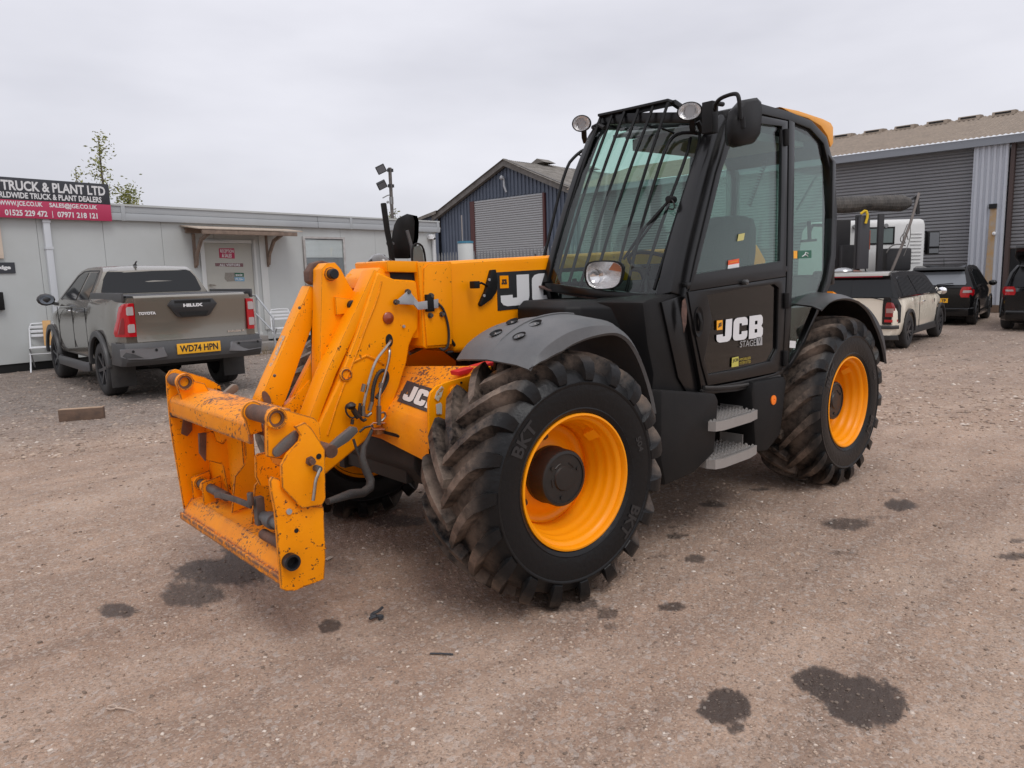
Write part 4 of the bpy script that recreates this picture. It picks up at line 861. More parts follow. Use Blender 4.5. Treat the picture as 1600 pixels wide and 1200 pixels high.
# mirrors
mo = [(1148, 166), (1156, 157), (1178, 153), (1185, 160), (1186, 178), (1183, 212), (1174, 225), (1150, 230), (1139, 226), (1136, 212), (1137, 190), (1141, 174)]
b = B(); mp_ = [PY(a, c, 1.16) for a, c in mo]; cen = sum(mp_, Vector())/len(mp_); back = Vector((.02, .05, 0)); 
b.loft([[cen+(p-cen)*.98+Vector((-.02, -.03, 0)) for p in mp_], mp_, [cen+(p-cen)*.96+back*.55 for p in mp_], [cen+(p-cen)*.80+back for p in mp_]], closed=True); mir_ = b.build('mirror', BPL, TH, ang=60)
b = B(); b.add([cen+(p-cen)*.9+Vector((-.022, -.033, 0)) for p in mp_], [tuple(range(len(mp_)))]); b.build('mirror_glass', mat('mirror_face', (.8, .8, .8), .03, 1.0), mir_)
b = B(); b.cyl(PY(1157, 184, 1.2), PY(1158, 200, 1.2), .024, n=12); b.build('mirror_clamp', BPL, mir_)
b = B(); b.tube([PY(1117, 172, 1.02), PY(1119, 160, 1.06), PY(1128, 152, 1.10), PY(1150, 145, 1.19), PY(1155, 152, 1.22), PY(1157, 186, 1.22)], .011, n=8, sub=2); b.build('mirror_arm', BPL, TH)
b = B(); P_ = PY(1113, 182, .98); b.box(P_.x-.03, P_.x+.03, .93, 1.0, P_.z-.09, P_.z+.08); b.cyl(PY(1113, 161, .99), PY(1130, 163, .99), .014, n=8); b.build('mirror_mount', BPL, TH, bevel=.006)
ym = -1.0
mo = [(621, 350), (627, 338), (636, 334), (645, 336), (648, 346), (647, 372), (643, 390), (638, 404), (618, 404), (616, 385), (618, 365)]
b = B(); mp_ = [PY(a, c, ym) for a, c in mo]; cen = sum(mp_, Vector())/len(mp_)
b.loft([[cen+(p-cen)*.96+Vector((-.04, .0, 0)) for p in mp_], mp_, [cen+(p-cen)*.85+Vector((.05, .02, 0)) for p in mp_], [cen+(p-cen)*.5+Vector((.07, .03, 0)) for p in mp_]], closed=True); b.build('mirror', BPL, TH, ang=60)
b = B(); b.sweep([PY(599, 317, ym+.05), PY(605, 360, ym+.05), PY(610, 385, ym+.05), PY(614, 415, ym+.05)], .04, .02, (0, 1, 0)); b.build('mirror_arm', BPL, TH, bevel=.008)
b = B(); b.tube([PY(606, 380, ym+.03), PY(622, 382, ym), PY(630, 380, ym)], .016, n=8); b.sweep([PY(636, 360, ym+.12), PY(643, 385, ym+.12), PY(645, 410, ym+.12)], .02, .012, (0, 1, 0)); b.build('mirror_clamp', GPL, TH)
b = B(); b.tube([PY(644, 410, -.85), PY(644, 386, -.85), PY(650, 380, -.85), PY(658, 382, -.85), PY(663, 392, -.85), PY(665, 412, -.85)], .007, n=8, sub=1); b.build('lower_mirror_rim', BPL, TH)
b = B(); b.plate([PY(646, 410, -.85), PY(646, 386, -.85), PY(656, 383, -.85), PY(661, 392, -.85), PY(663, 412, -.85)], (0, -.01, 0)); b.build('lower_mirror', mat('dull_mirror', (.22, .22, .22), .25, .5), TH)

# ------------------------------------------------------------------ cab interior
b = B(); sx = -2.02
seat = []
for z_, w_, x_ in ((1.28, .22, sx+.02), (1.45, .24, sx-.0), (1.65, .235, sx-.05), (1.80, .21, sx-.09), (1.87, .17, sx-.11), (1.895, .10, sx-.115)):
    seat.append([(x_+.06, .56-w_, z_), (x_+.09, .56-w_*.5, z_), (x_+.075, .56, z_), (x_+.09, .56+w_*.5, z_), (x_+.06, .56+w_, z_), (x_-.05, .56+w_*.9, z_), (x_-.08, .56, z_), (x_-.05, .56-w_*.9, z_)])
b.loft(seat, closed=True); st_ = b.build('seat', mat('seat_black', (.025, .025, .027), .7, bump=(80, .2)), TH, ang=60)
b = B(); b.prism([(sx+.5, 1.30), (sx+.52, 1.22), (sx-.05, 1.18), (sx-.05, 1.30), (sx+.3, 1.33)], .34, .80); b.build('seat_cushion', mat('seat_black', (.025, .025, .027), .7), st_, bevel=.04)
b = B(); b.box(sx, sx+.4, .4, .74, .9, 1.2); b.build('seat_base', BPL, st_, bevel=.02)
b = B(); b.sweep([(sx-.02, .86, 1.48), (sx+.30, .86, 1.50)], .05, .07, (0, 1, 0)); b.build('armrest', BPL, st_, bevel=.015)
b = B(); b.lathe([(.175+.013*math.cos(t), .013*math.sin(t)) for t in [2*math.pi*k/8 for k in range(8)]], (-1.33, .56, 1.58), (-.5, 0, 1), 36, closed=True); b.cyl((-1.33, .56, 1.57), (-1.15, .56, 1.15), .03, n=12); b.sweep([(-1.33, .39, 1.575), (-1.33, .73, 1.575)], .03, .015, (-.5, 0, 1)); b.build('steering_wheel', BPL, TH)
b = B(); b.prism([(-.98, .95), (-.96, 1.42), (-1.02, 1.50), (-1.12, 1.46), (-1.20, 1.30), (-1.20, .95)], .24, .86); b.build('dashboard', BPL, TH, bevel=.03)
b = B(); b.box(-2.1, -1.5, .24, .36, .9, 1.42); b.cyl((-1.62, .30, 1.4), (-1.58, .31, 1.58), .018, .026, n=10); b.build('control_console', BPL, TH, bevel=.02)
b = B(); P0_, P1_ = PY(1197, 250, .75), PY(1170, 322, .6); nn = 130; d_ = (P1_-P0_).normalized(); u_ = d_.orthogonal().normalized(); v_ = d_.cross(u_)
b.tube([P0_.lerp(P1_, k/nn)+(u_*math.cos(k*2*math.pi/8)+v_*math.sin(k*2*math.pi/8))*.014 for k in range(nn+1)], .003, n=5); b.build('coiled_cable', RUB, TH)

b = B(); b.sweep([PY(1275, 276, .85), PY(1245, 328, .7)], .012, .012, (1, 0, 0)); b.build('rear_wiper', BPL, TH)
P_ = PY(1264, 365, .80); b = B(); b.tube([PY(1290, 352, .9), PY(1270, 352, .8), P_], .012, n=6); b.sweep([PY(1264, 345, .8), PY(1265, 376, .8)], .02, .02, (0, 1, 0)); b.tube([PY(1252, 377, .8), PY(1275, 375, .8)], .010, n=6); b.build('window_latch', BPL, TH)

# ------------------------------------------------------------------ cowl, wheel arch, boxes under the cab
b = B()
ct = [PY(812, 480, .20), PY(896, 487, .55), PY(925, 474, .62), PY(1017, 476, .90), PY(1040, 470, .985), PY(1066, 468, 1.0)]
# body of the cowl: plan outline at top, reaching down to the mudguard
secs = []
top_ = [(-.49, .195), (-.50, .40), (-.52, .56), (-.60, .60), (-.72, .90), (-.80, .965), (-1.0, .985)]
zt = 1.385
def inset(q, d): return (q[0]-d, q[1]-(d*.7 if q[1] > .5 else 0))
bk = [(-1.02, .985), (-1.02, .195)]
L1_ = [(x, y, 1.18) for x, y in top_+[(-1.04, .195)]]
L2_ = [(x, y, zt-.03) for x, y in top_+[(-1.04, .195)]]
L3_ = [(x-.05, y-(.03 if y > .3 else 0), zt+.01) for x, y in top_+[(-.99, .195)]]
b.loft([L1_, L2_, L3_], closed=True); b.build('front_cowl', BPL, TH, bevel=.012)
b = B(); b.prism([(-.72, .75), (-.75, 1.0), (-.70, 1.16), (-.66, 1.385), (-.72, 1.40), (-1.0, 1.43), (-1.05, 1.40), (-1.25, .88), (-1.2, .80)], .60, .985); b.build('side_cowl', BPL, TH, bevel=.02)
b = B(); b.prism([(-.62, .80), (-.66, 1.0), (-.80, 1.22), (-.95, 1.36), (-1.05, 1.30), (-1.16, .90), (-1.14, .80)], .30, .60); b.build('inner_cowl', DRK, TH)
b = B(); b.prism([(-.30, .80), (-.30, 1.18), (-.90, 1.30), (-1.15, .80)], .20, .32); b.build('inner_cowl', BPL, TH)
# lower front tank box
bx = [(-.60, .93), (-1.20, .845), (-1.235, .80), (-1.20, .50), (-1.0, .42), (-.64, .40), (-.60, .55)]
b = B()
b.loft([[(x, .35, z) for x, z in bx], [(x, .93, z) for x, z in bx], [(x-.10*(1 if x > -.7 else 0)+.0, 1.075, z) for x, z in bx]], closed=True)
b.build('side_tank', BPL, TH, bevel=.018)
bx2 = [(-1.60, .80), (-1.62, .86), (-1.98, .855), (-2.02, .82), (-1.96, .48), (-1.80, .40), (-1.66, .42)]
b = B(); b.prism(bx2, .35, 1.07); tb = b.build('rear_step_box', BPL, TH, bevel=.02)
b = B(); P_ = PY(1208, 625, 1.07); b.lathe([(.030, 0), (.030, .006), (.008, .008), (.006, .004), (0, .004)], P_, (0, 1, 0), 24); b.build('side_reflector', ORG, tb)
b = B(); b.box(-1.62, -1.18, .55, .60, .42, .86); b.build('step_back_plate', BLK, TH)
GRIP = mat('grip_step', (.40, .38, .36), .5, .5, bump=(60, .2), dust=((.2, .16, .12), .5))
for zs in (.685, .465):
    b = B(); x0_, x1_ = -1.13, -1.62
    # front lip (slightly curved in plan) and serrated strips
    def strip(y0, y1, zt_, tooth):
        n = 26; ring = []
        for k in range(n+1):
            t = k/n; x = x0_+(x1_-x0_)*t; yy = y0+(y1-y0)*t+.03*math.sin(math.pi*t)*0
            ring.append((x, yy, zt_+(tooth if k % 2 else 0)))
        for k in range(n):
            a, c = ring[k], ring[k+1]
            b.add([(a[0], a[1], zs-.02), (c[0], c[1], zs-.02), c, a, (a[0], a[1]+.008, zs-.02), (c[0], c[1]+.008, zs-.02), (c[0], c[1]+.008, c[2]), (a[0], a[1]+.008, a[2])], [(0, 1, 2, 3), (4, 7, 6, 5), (3, 2, 6, 7)])
    for j, yy in enumerate((.85, .895, .94, .985, 1.03, 1.075)): strip(yy, yy, zs, .016)
    b.box(x1_+.03, x0_-.03, .86, 1.06, zs-.034, zs-.028)
    lip = [(x0_, 1.06), (x0_-.02, 1.11), (x0_-.08, 1.125), (x1_+.12, 1.115), (x1_, 1.09)]
    b.sweep([(x, y, zs-.02) for x, y in lip], .012, .055, (0, 0, 1)); b.sweep([(x0_, .84, zs-.02), (x0_, 1.07, zs-.02)], .012, .05, (0, 0, 1))
    b.box(x1_-.005, x1_+.005, .84, 1.0, zs-.03, zs+.06)
    b.build('step', GRIP, TH, bevel=0)
b = B(); b.tube([K(1100, 606, .03), K(1130, 606, .03), K(1165, 602, .03), K(1195, 594, .03), K(1218, 588, .03)], .012, n=6, sub=1); b.tube([K(1095, 610, .02), K(1140, 612, .02), K(1180, 602, .02), K(1212, 592, .02)], .008, n=6, sub=1); b.build('cable_conduit', RUB, TH)

# ------------------------------------------------------------------ mudguards
def mudguard(side_, pts, y_in, y_out, lip, m_, thick=.012, name='mudguard', crown=.02):
    """pts: centre line (x,z) of the arch"""
    b = B(); secs = []
    n = len(pts)
    for i, (x, z) in enumerate(pts):
        a = Vector(pts[max(i-1, 0)]); c = Vector(pts[min(i+1, n-1)]); t = (c-a).normalized(); nx, nz = -t.y, t.x
        if nz < 0 or (abs(nz) < .25 and nx*(x-pts[n//2][0]) < 0): nx, nz = -nx, -nz
        e = 0.035*max(0, 1-abs(i-1.5)/4)
        prof = [(y_in, -.01), (y_in+.06, .0), ((y_in+y_out)/2, crown), (y_out-.07, .0), (y_out-.012, -.028), (y_out, -lip[i])]
        o_ = [(x+nx*h, side_*y, z+nz*h) for y, h in prof]; q = [(x+nx*(h-thick), side_*(y-(.012 if k == 5 else 0)), z+nz*(h-thick)) for k, (y, h) in enumerate(prof)]
        secs.append([*o_, *q[::-1]])
    b.loft(secs, closed=True); return b
def smooth_pts(pts, lips, k=3):
    n = len(pts); t = np.linspace(0, n-1, (n-1)*k+1); P = np.array(pts, float); out_ = []
    for u in t:
        i = min(int(u), n-2); f = u-i; p0, p1, p2, p3 = P[max(i-1, 0)], P[i], P[i+1], P[min(i+2, n-1)]
        out_.append(tuple(.5*((2*p1)+(-p0+p2)*f+(2*p0-5*p1+4*p2-p3)*f*f+(-p0+3*p1-3*p2+p3)*f**3)))
    return out_, list(np.interp(t, range(n), lips))
mg, lips = smooth_pts([(.33, 1.165), (.26, 1.235), (.15, 1.29), (.03, 1.322), (-.12, 1.333), (-.26, 1.315), (-.36, 1.26), (-.44, 1.17), (-.51, 1.05), (-.555, .93), (-.575, .84)], [.015, .065, .085, .08, .07, .055, .045, .04, .04, .035, .03])
for s in (1,):
    b = mudguard(s, mg, .66, 1.16, lips, GPL); o_ = b.build('mudguard', GPL, TH, ang=40)
    for (x, y) in ((.205, .82), (.215, .99), (.085, .80), (.095, .97)):
        zz = float(np.interp(-x, [-q[0] for q in mg], [q[1] for q in mg]))+.010
        b = B(); b.lathe([(.032, .010), (.026, .002), (.010, -.001)], (x, s*y, zz), (.45, 0, 1), 20); b.build('bolt_dimple', BPL, o_)
        b = B(); b.cyl((x, s*y, zz), (x, s*y, zz+.007), .010, n=8); b.build('bolt', mat('bolt_bright', (.6, .6, .6), .3, .9), o_)
    b = B(); b.tube([(q[0]+.0, s*.91, q[1]+.022) for q in mg[1:15]], .006, n=6); b.build('stiffening_rib', GPL, o_)
    b = B(); b.tube([(0, s*.4, .75), (.05, s*.62, 1.0), (.1, s*.72, 1.30)], .02, n=8); b.build('mudguard_stay', BLK, TH)
mr_, lipr = smooth_pts([(-2.26, 1.29), (-2.40, 1.345), (-2.60, 1.355), (-2.80, 1.325), (-2.98, 1.27), (-3.14, 1.18), (-3.26, 1.07), (-3.33, .95), (-3.36, .82)], [.02, .03, .03, .03, .05, .08, .09, .08, .05])
for s in (1, -1):
    b = mudguard(s, mr_, .68, 1.17, lipr, BPL); b.build('rear_mudguard', mat('rear_guard_black', (.03, .03, .032), .35, dust=((.15, .13, .11), .3)), TH, ang=40)
# rear body behind the cab
b = B(); b.prism([(-2.35, .8), (-2.38, 1.25), (-2.75, 1.36), (-3.2, 1.34), (-3.3, .9), (-3.2, .8)], .30, .66); b.build('rear_body', YEL, TH, bevel=.03)
b = B(); P_ = PY(1284, 432, .92); b.cyl(P_-Vector((0, .05, 0)), P_+Vector((0, .03, 0)), .04, n=14); b.tube([P_, PY(1291, 428, .92), PY(1298, 436, .92), PY(1294, 448, .92)], .01, n=6, sub=1); b.build('rear_lamp', BPL, TH)
# =================================================================== GROUND
def vnoise(x, y, sc, seed):
    rs = np.random.RandomState(seed); T = rs.rand(256, 256)
    X = x*sc; Y = y*sc; xi = np.floor(X).astype(int); yi = np.floor(Y).astype(int); fx = X-xi; fy = Y-yi
    fx = fx*fx*(3-2*fx); fy = fy*fy*(3-2*fy)
    g = lambda a, c: T[a % 256, c % 256]
    return (g(xi, yi)*(1-fx)+g(xi+1, yi)*fx)*(1-fy)+(g(xi, yi+1)*(1-fx)+g(xi+1, yi+1)*fx)*fy
def fnoise(x, y, sc, seed, o=4, g=.5):
    s = 0; a = 1; t = 0
    for k in range(o): s = s+a*vnoise(x+17.3*k, y-9.1*k, sc*2**k, seed+k); t += a; a *= g
    return s/t
WET = []
for px, py, rx, ry, k in [(1135, 1103, 44, 27, 1), (1356, 1094, 58, 42, 1), (1280, 1066, 44, 22, 1), (1330, 1080, 60, 26, 1), (345, 890, 85, 26, .8), (420, 865, 90, 24, .8), (300, 925, 52, 22, .75), (182, 950, 30, 12, .8), (515, 976, 20, 13, .8), (620, 815, 55, 12, .7),
                          (560, 800, 60, 16, .6), (1328, 817, 42, 11, .75), (1372, 806, 30, 6, .5), (1404, 788, 28, 10, .85), (1060, 835, 20, 5, .8), (1053, 822, 10, 3, .7), (1112, 787, 24, 6, .8), (1086, 872, 20, 8, .75), (1050, 948, 22, 7, .8), (950, 958, 22, 14, .7), (955, 978, 14, 8, .6),
                          (1583, 865, 26, 7, .75), (1590, 840, 14, 5, .7), (890, 943, 50, 14, .7), (1186, 765, 18, 4, .8), (1315, 862, 30, 5, .6), (1490, 905, 24, 5, .5), (1030, 868, 18, 5, .6), (1204, 901, 16, 5, .5), (915, 985, 10, 4, .5), (1395, 766, 20, 3, .6), (540, 885, 26, 14, .5), (470, 830, 40, 16, .5), (850, 1085, 26, 8, .25), (1270, 1050, 20, 10, .5), (700, 1000, 40, 8, .2), (60, 770, 60, 10, .4), (230, 700, 60, 8, .35), (100, 700, 70, 8, .35), (330, 760, 50, 9, .3), (1500, 560, 60, 5, .3), (1150, 1140, 14, 8, .8), (1385, 1118, 26, 16, .9)]:
    c = PZ(px, py); e1 = PZ(px+rx, py)-c; e2 = PZ(px, py+ry)-c
    A = np.array([[e1.x, e2.x], [e1.y, e2.y]]); WET.append((np.array([c.x, c.y]), np.linalg.inv(A), k))
def wetmask(x, y):
    m = np.zeros_like(x); dn = (fnoise(x, y, 5.0, 71, 4, .6)-.5)*.75+(fnoise(x, y, 30.0, 75, 3, .7)-.5)*.55
    for c, Ai, k in WET:
        dx, dy = x-c[0], y-c[1]; sel = (dx*dx+dy*dy) < 9
        if not sel.any(): continue
        u = Ai[0, 0]*dx[sel]+Ai[0, 1]*dy[sel]; v = Ai[1, 0]*dx[sel]+Ai[1, 1]*dy[sel]
        r = np.sqrt(u*u+v*v)+dn[sel]
        m[sel] = np.maximum(m[sel], np.clip((1.25-r)/.45, 0, 1)*k)
    return m
cx, cy = 2.44, 3.44
rr = [0.0]+list(np.geomspace(.6, 90, 470))+[140, 250, 500, 1000, 2500, 5000]
NA = 1100
# finer spacing inside the wedge the yard fills
an = np.concatenate([np.linspace(-131.5-48, -131.5+48, 900, endpoint=False), np.linspace(-131.5+48, -131.5-48+360, NA-900, endpoint=False)])
an = np.radians(an)
Rg, Ag = np.meshgrid(np.array(rr[1:]), an, indexing='ij')
gx = (cx+Rg*np.cos(Ag)).ravel(); gy = (cy+Rg*np.sin(Ag)).ravel(); rad = Rg.ravel()
def height(x, y, r=None):
    r = np.hypot(x-cx, y-cy) if r is None else r
    h = (fnoise(x, y, .5, 3, 3)-.5)*.030+(fnoise(x, y, 6, 9, 3)-.5)*.012*np.clip(14/np.maximum(r, 1), 0, 1)+(fnoise(x, y, 38, 21, 2, .7)-.5)*.012*np.clip(7/np.maximum(r, 1), 0, 1)
    # rutted wheel tracks running past the machine
    t = np.sin((x*.55-y*.83)*2.6+1.5*fnoise(x, y, .3, 33, 2)); h = h+t*.004*np.clip(20/np.maximum(r, 1), 0, 1)
    h = h*np.clip(60/np.maximum(r, 1), 0, 1)
    # keep level where wheels stand
    return h-.004
gz = height(gx, gy, rad)
co_ = np.zeros((len(gx)+1, 3), np.float32); co_[1:, 0] = gx; co_[1:, 1] = gy; co_[1:, 2] = gz; co_[0] = (cx, cy, -.01)
nr = len(rr)-1
idx = np.arange(nr*NA).reshape(nr, NA)+1
q = np.stack([idx[:-1], idx[1:], np.roll(idx, -1, 1)[1:], np.roll(idx, -1, 1)[:-1]], -1).reshape(-1, 4)
t3 = np.stack([np.zeros(NA, int), idx[0], np.roll(idx[0], -1)], -1)
me = bpy.data.meshes.new('ground')
nv, nq, ntr = len(co_), len(q), len(t3)
me.vertices.add(nv); me.vertices.foreach_set('co', co_.ravel())
me.loops.add(nq*4+ntr*3); me.loops.foreach_set('vertex_index', np.concatenate([q.ravel(), t3.ravel()]).astype(np.int32))
me.polygons.add(nq+ntr); me.polygons.foreach_set('loop_start', np.concatenate([np.arange(nq)*4, nq*4+np.arange(ntr)*3]).astype(np.int32))
me.update(calc_edges=True); me.shade_smooth()
def attr(me, n, arr):
    a = me.attributes.new(n, 'FLOAT', 'POINT'); a.data.foreach_set('value', arr.astype(np.float32))
ax, ay = co_[:, 0].astype(float), co_[:, 1].astype(float)
wet = wetmask(ax, ay)
def greymask(x, y):
    d = (-y-5.0)+(fnoise(x, y, .4, 55, 3)-.5)*3.0
    m = np.clip(d/2.2, 0, 1)*np.clip((x+9)/6, 0, 1)
    far = np.clip((np.hypot(x-cx, y-cy)-9)/8, 0, 1)
    return np.maximum(m, far*.55)
grey = greymask(ax, ay)
track = np.zeros_like(ax)
for ln, wd in (([(1640, 612), (1450, 640), (1385, 700), (1330, 790)], .30), ([(1640, 655), (1480, 690), (1420, 760)], .30), ([(1080, 1250), (1180, 1060), (1330, 950), (1640, 790)], .22), ([(1500, 1250), (1560, 1050), (1700, 900)], .22), ([(-60, 1150), (250, 1030), (520, 985), (760, 1010)], .20), ([(-60, 830), (200, 775), (300, 715)], .35), ([(-60, 700), (160, 690), (300, 660)], .3), ([(620, 1250), (760, 1080), (1000, 1010)], .16)):
    P = [PZ(*q_) for q_ in ln]; P = [np.array([p_.x, p_.y]) for p_ in P]
    for a_, c_ in zip(P, P[1:]):
        d_ = c_-a_; tt = np.clip(((ax-a_[0])*d_[0]+(ay-a_[1])*d_[1])/(d_@d_), 0, 1); dd = np.hypot(ax-a_[0]-tt*d_[0], ay-a_[1]-tt*d_[1])
        track = np.maximum(track, np.clip((wd-dd)/(.6*wd), 0, 1)*np.clip(fnoise(ax, ay, 3.0, 91, 4)*2.6-.7, 0, 1))
attr_track = track
attr(me, 'wet', wet); attr(me, 'grey', grey); attr(me, 'track', track)
mG = bpy.data.materials.new('yard_dirt'); mG.use_nodes = True; t = mG.node_tree; bs = t.nodes['Principled BSDF']; L = t.links.new
co = N(t, 'ShaderNodeTexCoord')
def noi(sc, det=5, rg=.6, dist=0.0):
    n = N(t, 'ShaderNodeTexNoise'); n.inputs['Scale'].default_value = sc; n.inputs['Detail'].default_value = det; n.inputs['Roughness'].default_value = rg; n.inputs['Distortion'].default_value = dist; L(co.outputs['Object'], n.inputs['Vector']); return n.outputs['Fac']
def ramp(s, a, c, lo=0.0, hi=1.0):
    r = N(t, 'ShaderNodeMapRange'); r.inputs[1].default_value = a; r.inputs[2].default_value = c; r.inputs[3].default_value = lo; r.inputs[4].default_value = hi; L(s, r.inputs[0]); return r.outputs[0]
def mixc(f, c1, c2, bt='MIX'):
    x = N(t, 'ShaderNodeMix', data_type='RGBA', blend_type=bt)
    if isinstance(f, float): x.inputs[0].default_value = f
    else: L(f, x.inputs[0])
    for i, c in ((6, c1), (7, c2)):
        if isinstance(c, tuple): x.inputs[i].default_value = (*c, 1)
        else: L(c, x.inputs[i])
    return x.outputs[2]
def math_(op, a, c):
    m = N(t, 'ShaderNodeMath', operation=op)
    for i, v in ((0, a), (1, c)):
        if isinstance(v, (int, float)): m.inputs[i].default_value = v
        else: L(v, m.inputs[i])
    return m.outputs[0]
at_w = N(t, 'ShaderNodeAttribute', attribute_name='wet').outputs['Fac']; at_g = N(t, 'ShaderNodeAttribute', attribute_name='grey').outputs['Fac']
c = mixc(ramp(noi(.55, 4), .35, .65), (.42, .285, .203), (.295, .200, .145))
c = mixc(ramp(noi(2.6, 5, .65, .4), .42, .68, 0, .7), c, (.49, .34, .248))
c = mixc(ramp(noi(9, 6, .75), .45, .75, 0, .35), c, (.20, .140, .105))
# directional drag marks
mpg = N(t, 'ShaderNodeMapping'); mpg.inputs['Rotation'].default_value = (0, 0, R_(33)); mpg.inputs['Scale'].default_value = (.35, 3.2, 1)
L(co.outputs['Object'], mpg.inputs['Vector']); nd = N(t, 'ShaderNodeTexNoise'); nd.inputs['Scale'].default_value = 1.5; nd.inputs['Detail'].default_value = 5; L(mpg.outputs[0], nd.inputs['Vector'])
c = mixc(ramp(nd.outputs['Fac'], .42, .66, 0, .55), c, (.23, .16, .12))
# grey loose gravel
cg = mixc(ramp(noi(3.2, 5), .35, .65), (.14, .115, .10), (.24, .20, .17))
c = mixc(math_('MULTIPLY', N(t, 'ShaderNodeAttribute', attribute_name='track').outputs['Fac'], .55), c, (.50, .365, .275))
c = mixc(at_g, c, cg)
# grit: small stones seen as cells
vo = N(t, 'ShaderNodeTexVoronoi'); vo.inputs['Scale'].default_value = 120; L(co.outputs['Object'], vo.inputs['Vector'])
vs_ = N(t, 'ShaderNodeSeparateColor'); L(vo.outputs['Color'], vs_.inputs[0])
c = mixc(math_('MULTIPLY', ramp(vs_.outputs[0], .62, .95), .5), c, (.52, .43, .36))
c = mixc(math_('MULTIPLY', ramp(vs_.outputs[1], .6, .95), .45), c, (.15, .12, .10))
v2 = N(t, 'ShaderNodeTexVoronoi'); v2.inputs['Scale'].default_value = 46; L(co.outputs['Object'], v2.inputs['Vector'])
v2s = N(t, 'ShaderNodeSeparateColor'); L(v2.outputs['Color'], v2s.inputs[0])
c = mixc(math_('MULTIPLY', ramp(v2s.outputs[2], .8, 1.0), .5), c, (.50, .44, .39))
fn_ = noi(160, 3, .7)
c = mixc(ramp(fn_, .5, .75, 0, .35), c, (.12, .09, .075))
# damp / oily patches
wv = ramp(math_('ADD', at_w, math_('MULTIPLY', math_('SUBTRACT', noi(60, 4, .8), .5), .9)), .35, .75)
wv = math_('MULTIPLY', wv, ramp(at_w, .0, .9, .35, .93))
wv = math_('MULTIPLY', wv, ramp(at_w, .02, .12))
c = mixc(wv, c, (.060, .045, .038))
L(c, bs.inputs['Base Color']); L(ramp(wv, 0, 1, .93, .62), bs.inputs['Roughness']); bs.inputs['Specular IOR Level'].default_value = .25
hh = math_('ADD', math_('MULTIPLY', ramp(vo.outputs['Distance'], 0, .6, 1, 0), .35), math_('MULTIPLY', ramp(v2.outputs['Distance'], 0, .5, 1, 0), math_('MULTIPLY', ramp(v2s.outputs[2], .6, 1.0), .8)))
hh = math_('ADD', hh, math_('MULTIPLY', noi(22, 6, .75), 1.3))
bp = N(t, 'ShaderNodeBump'); bp.inputs['Strength'].default_value = .55; bp.inputs['Distance'].default_value = .012; L(hh, bp.inputs['Height']); L(bp.outputs[0], bs.inputs['Normal'])
me.materials.append(mG)
g = bpy.data.objects.new('ground', me); COL.objects.link(g); g['kind'] = 'structure'

# loose stones
def stones(name, n, rmin, rmax, smin, smax, seed, amin=-131.5-42, amax=-131.5+42):
    rs = np.random.RandomState(seed)
    r = rmin*(rmax/rmin)**rs.rand(n); a = np.radians(amin+(amax-amin)*rs.rand(n)); x = cx+r*np.cos(a); y = cy+r*np.sin(a)
    s = smin*(smax/smin)**(rs.rand(n)**2.2)*np.clip(r/3.0, .8, 3.0)**.55
    keep = np.ones(n, bool)
    x, y, r, s = x[keep], y[keep], r[keep], s[keep]; n = len(x)
    base = np.array([(-1, -1, -.6), (1, -1, -.6), (1, 1, -.6), (-1, 1, -.6), (-1.0, -1.0, .25), (1.0, -1.0, .25), (1.0, 1.0, .25), (-1.0, 1.0, .25), (0, 0, .75)], float)*.55
    fc = np.array([(0, 1, 5), (0, 5, 4), (1, 2, 6), (1, 6, 5), (2, 3, 7), (2, 7, 6), (3, 0, 4), (3, 4, 7), (4, 5, 8), (5, 6, 8), (6, 7, 8), (7, 4, 8)])
    V = base[None]*(1+(rs.rand(n, 9, 3)-.5)*.75)
    V[:, :, 2] *= (.5+.5*rs.rand(n))[:, None]; V[:, :, 0] *= (.7+.8*rs.rand(n))[:, None]
    th = rs.rand(n)*6.283; c, s_ = np.cos(th), np.sin(th)
    X = V[:, :, 0]*c[:, None]-V[:, :, 1]*s_[:, None]; Y = V[:, :, 0]*s_[:, None]+V[:, :, 1]*c[:, None]
    P = np.stack([X*s[:, None]+x[:, None], Y*s[:, None]+y[:, None], V[:, :, 2]*s[:, None]+(height(x, y)+s*.08)[:, None]], -1)
    F = (fc[None]+(np.arange(n)*9)[:, None, None]).reshape(-1, 3)
    me = bpy.data.meshes.new(name); me.vertices.add(n*9); me.vertices.foreach_set('co', P.astype(np.float32).ravel())
    me.loops.add(F.size); me.loops.foreach_set('vertex_index', F.ravel().astype(np.int32)); me.polygons.add(len(F)); me.polygons.foreach_set('loop_start', (np.arange(len(F))*3).astype(np.int32))
    me.update(calc_edges=True)
    tone = np.repeat(rs.rand(n), 9); attr(me, 'tone', tone); attr(me, 'wet', np.repeat(wetmask(x, y), 9)); attr(me, 'grey', np.repeat(greymask(x, y), 9))
    me.materials.append(mS); o = bpy.data.objects.new(name, me); COL.objects.link(o); o['kind'] = 'stuff'
    o['label'] = 'loose gravel and grit scattered over the dirt yard'; o['category'] = 'gravel'; return o
mS = bpy.data.materials.new('stone'); mS.use_nodes = True; t = mS.node_tree; bs = t.nodes['Principled BSDF']; L = t.links.new
co = N(t, 'ShaderNodeTexCoord')
tn = N(t, 'ShaderNodeAttribute', attribute_name='tone').outputs['Fac']; wt = N(t, 'ShaderNodeAttribute', attribute_name='wet').outputs['Fac']; gt = N(t, 'ShaderNodeAttribute', attribute_name='grey').outputs['Fac']
rp = N(t, 'ShaderNodeValToRGB'); cr = rp.color_ramp; cr.elements[0].color = (.17, .125, .095, 1); cr.elements[1].color = (.70, .62, .54, 1)
for p_, c_ in ((.3, (.33, .235, .175, 1)), (.7, (.43, .315, .235, 1)), (.93, (.52, .41, .32, 1))):
    e = cr.elements.new(p_); e.color = c_
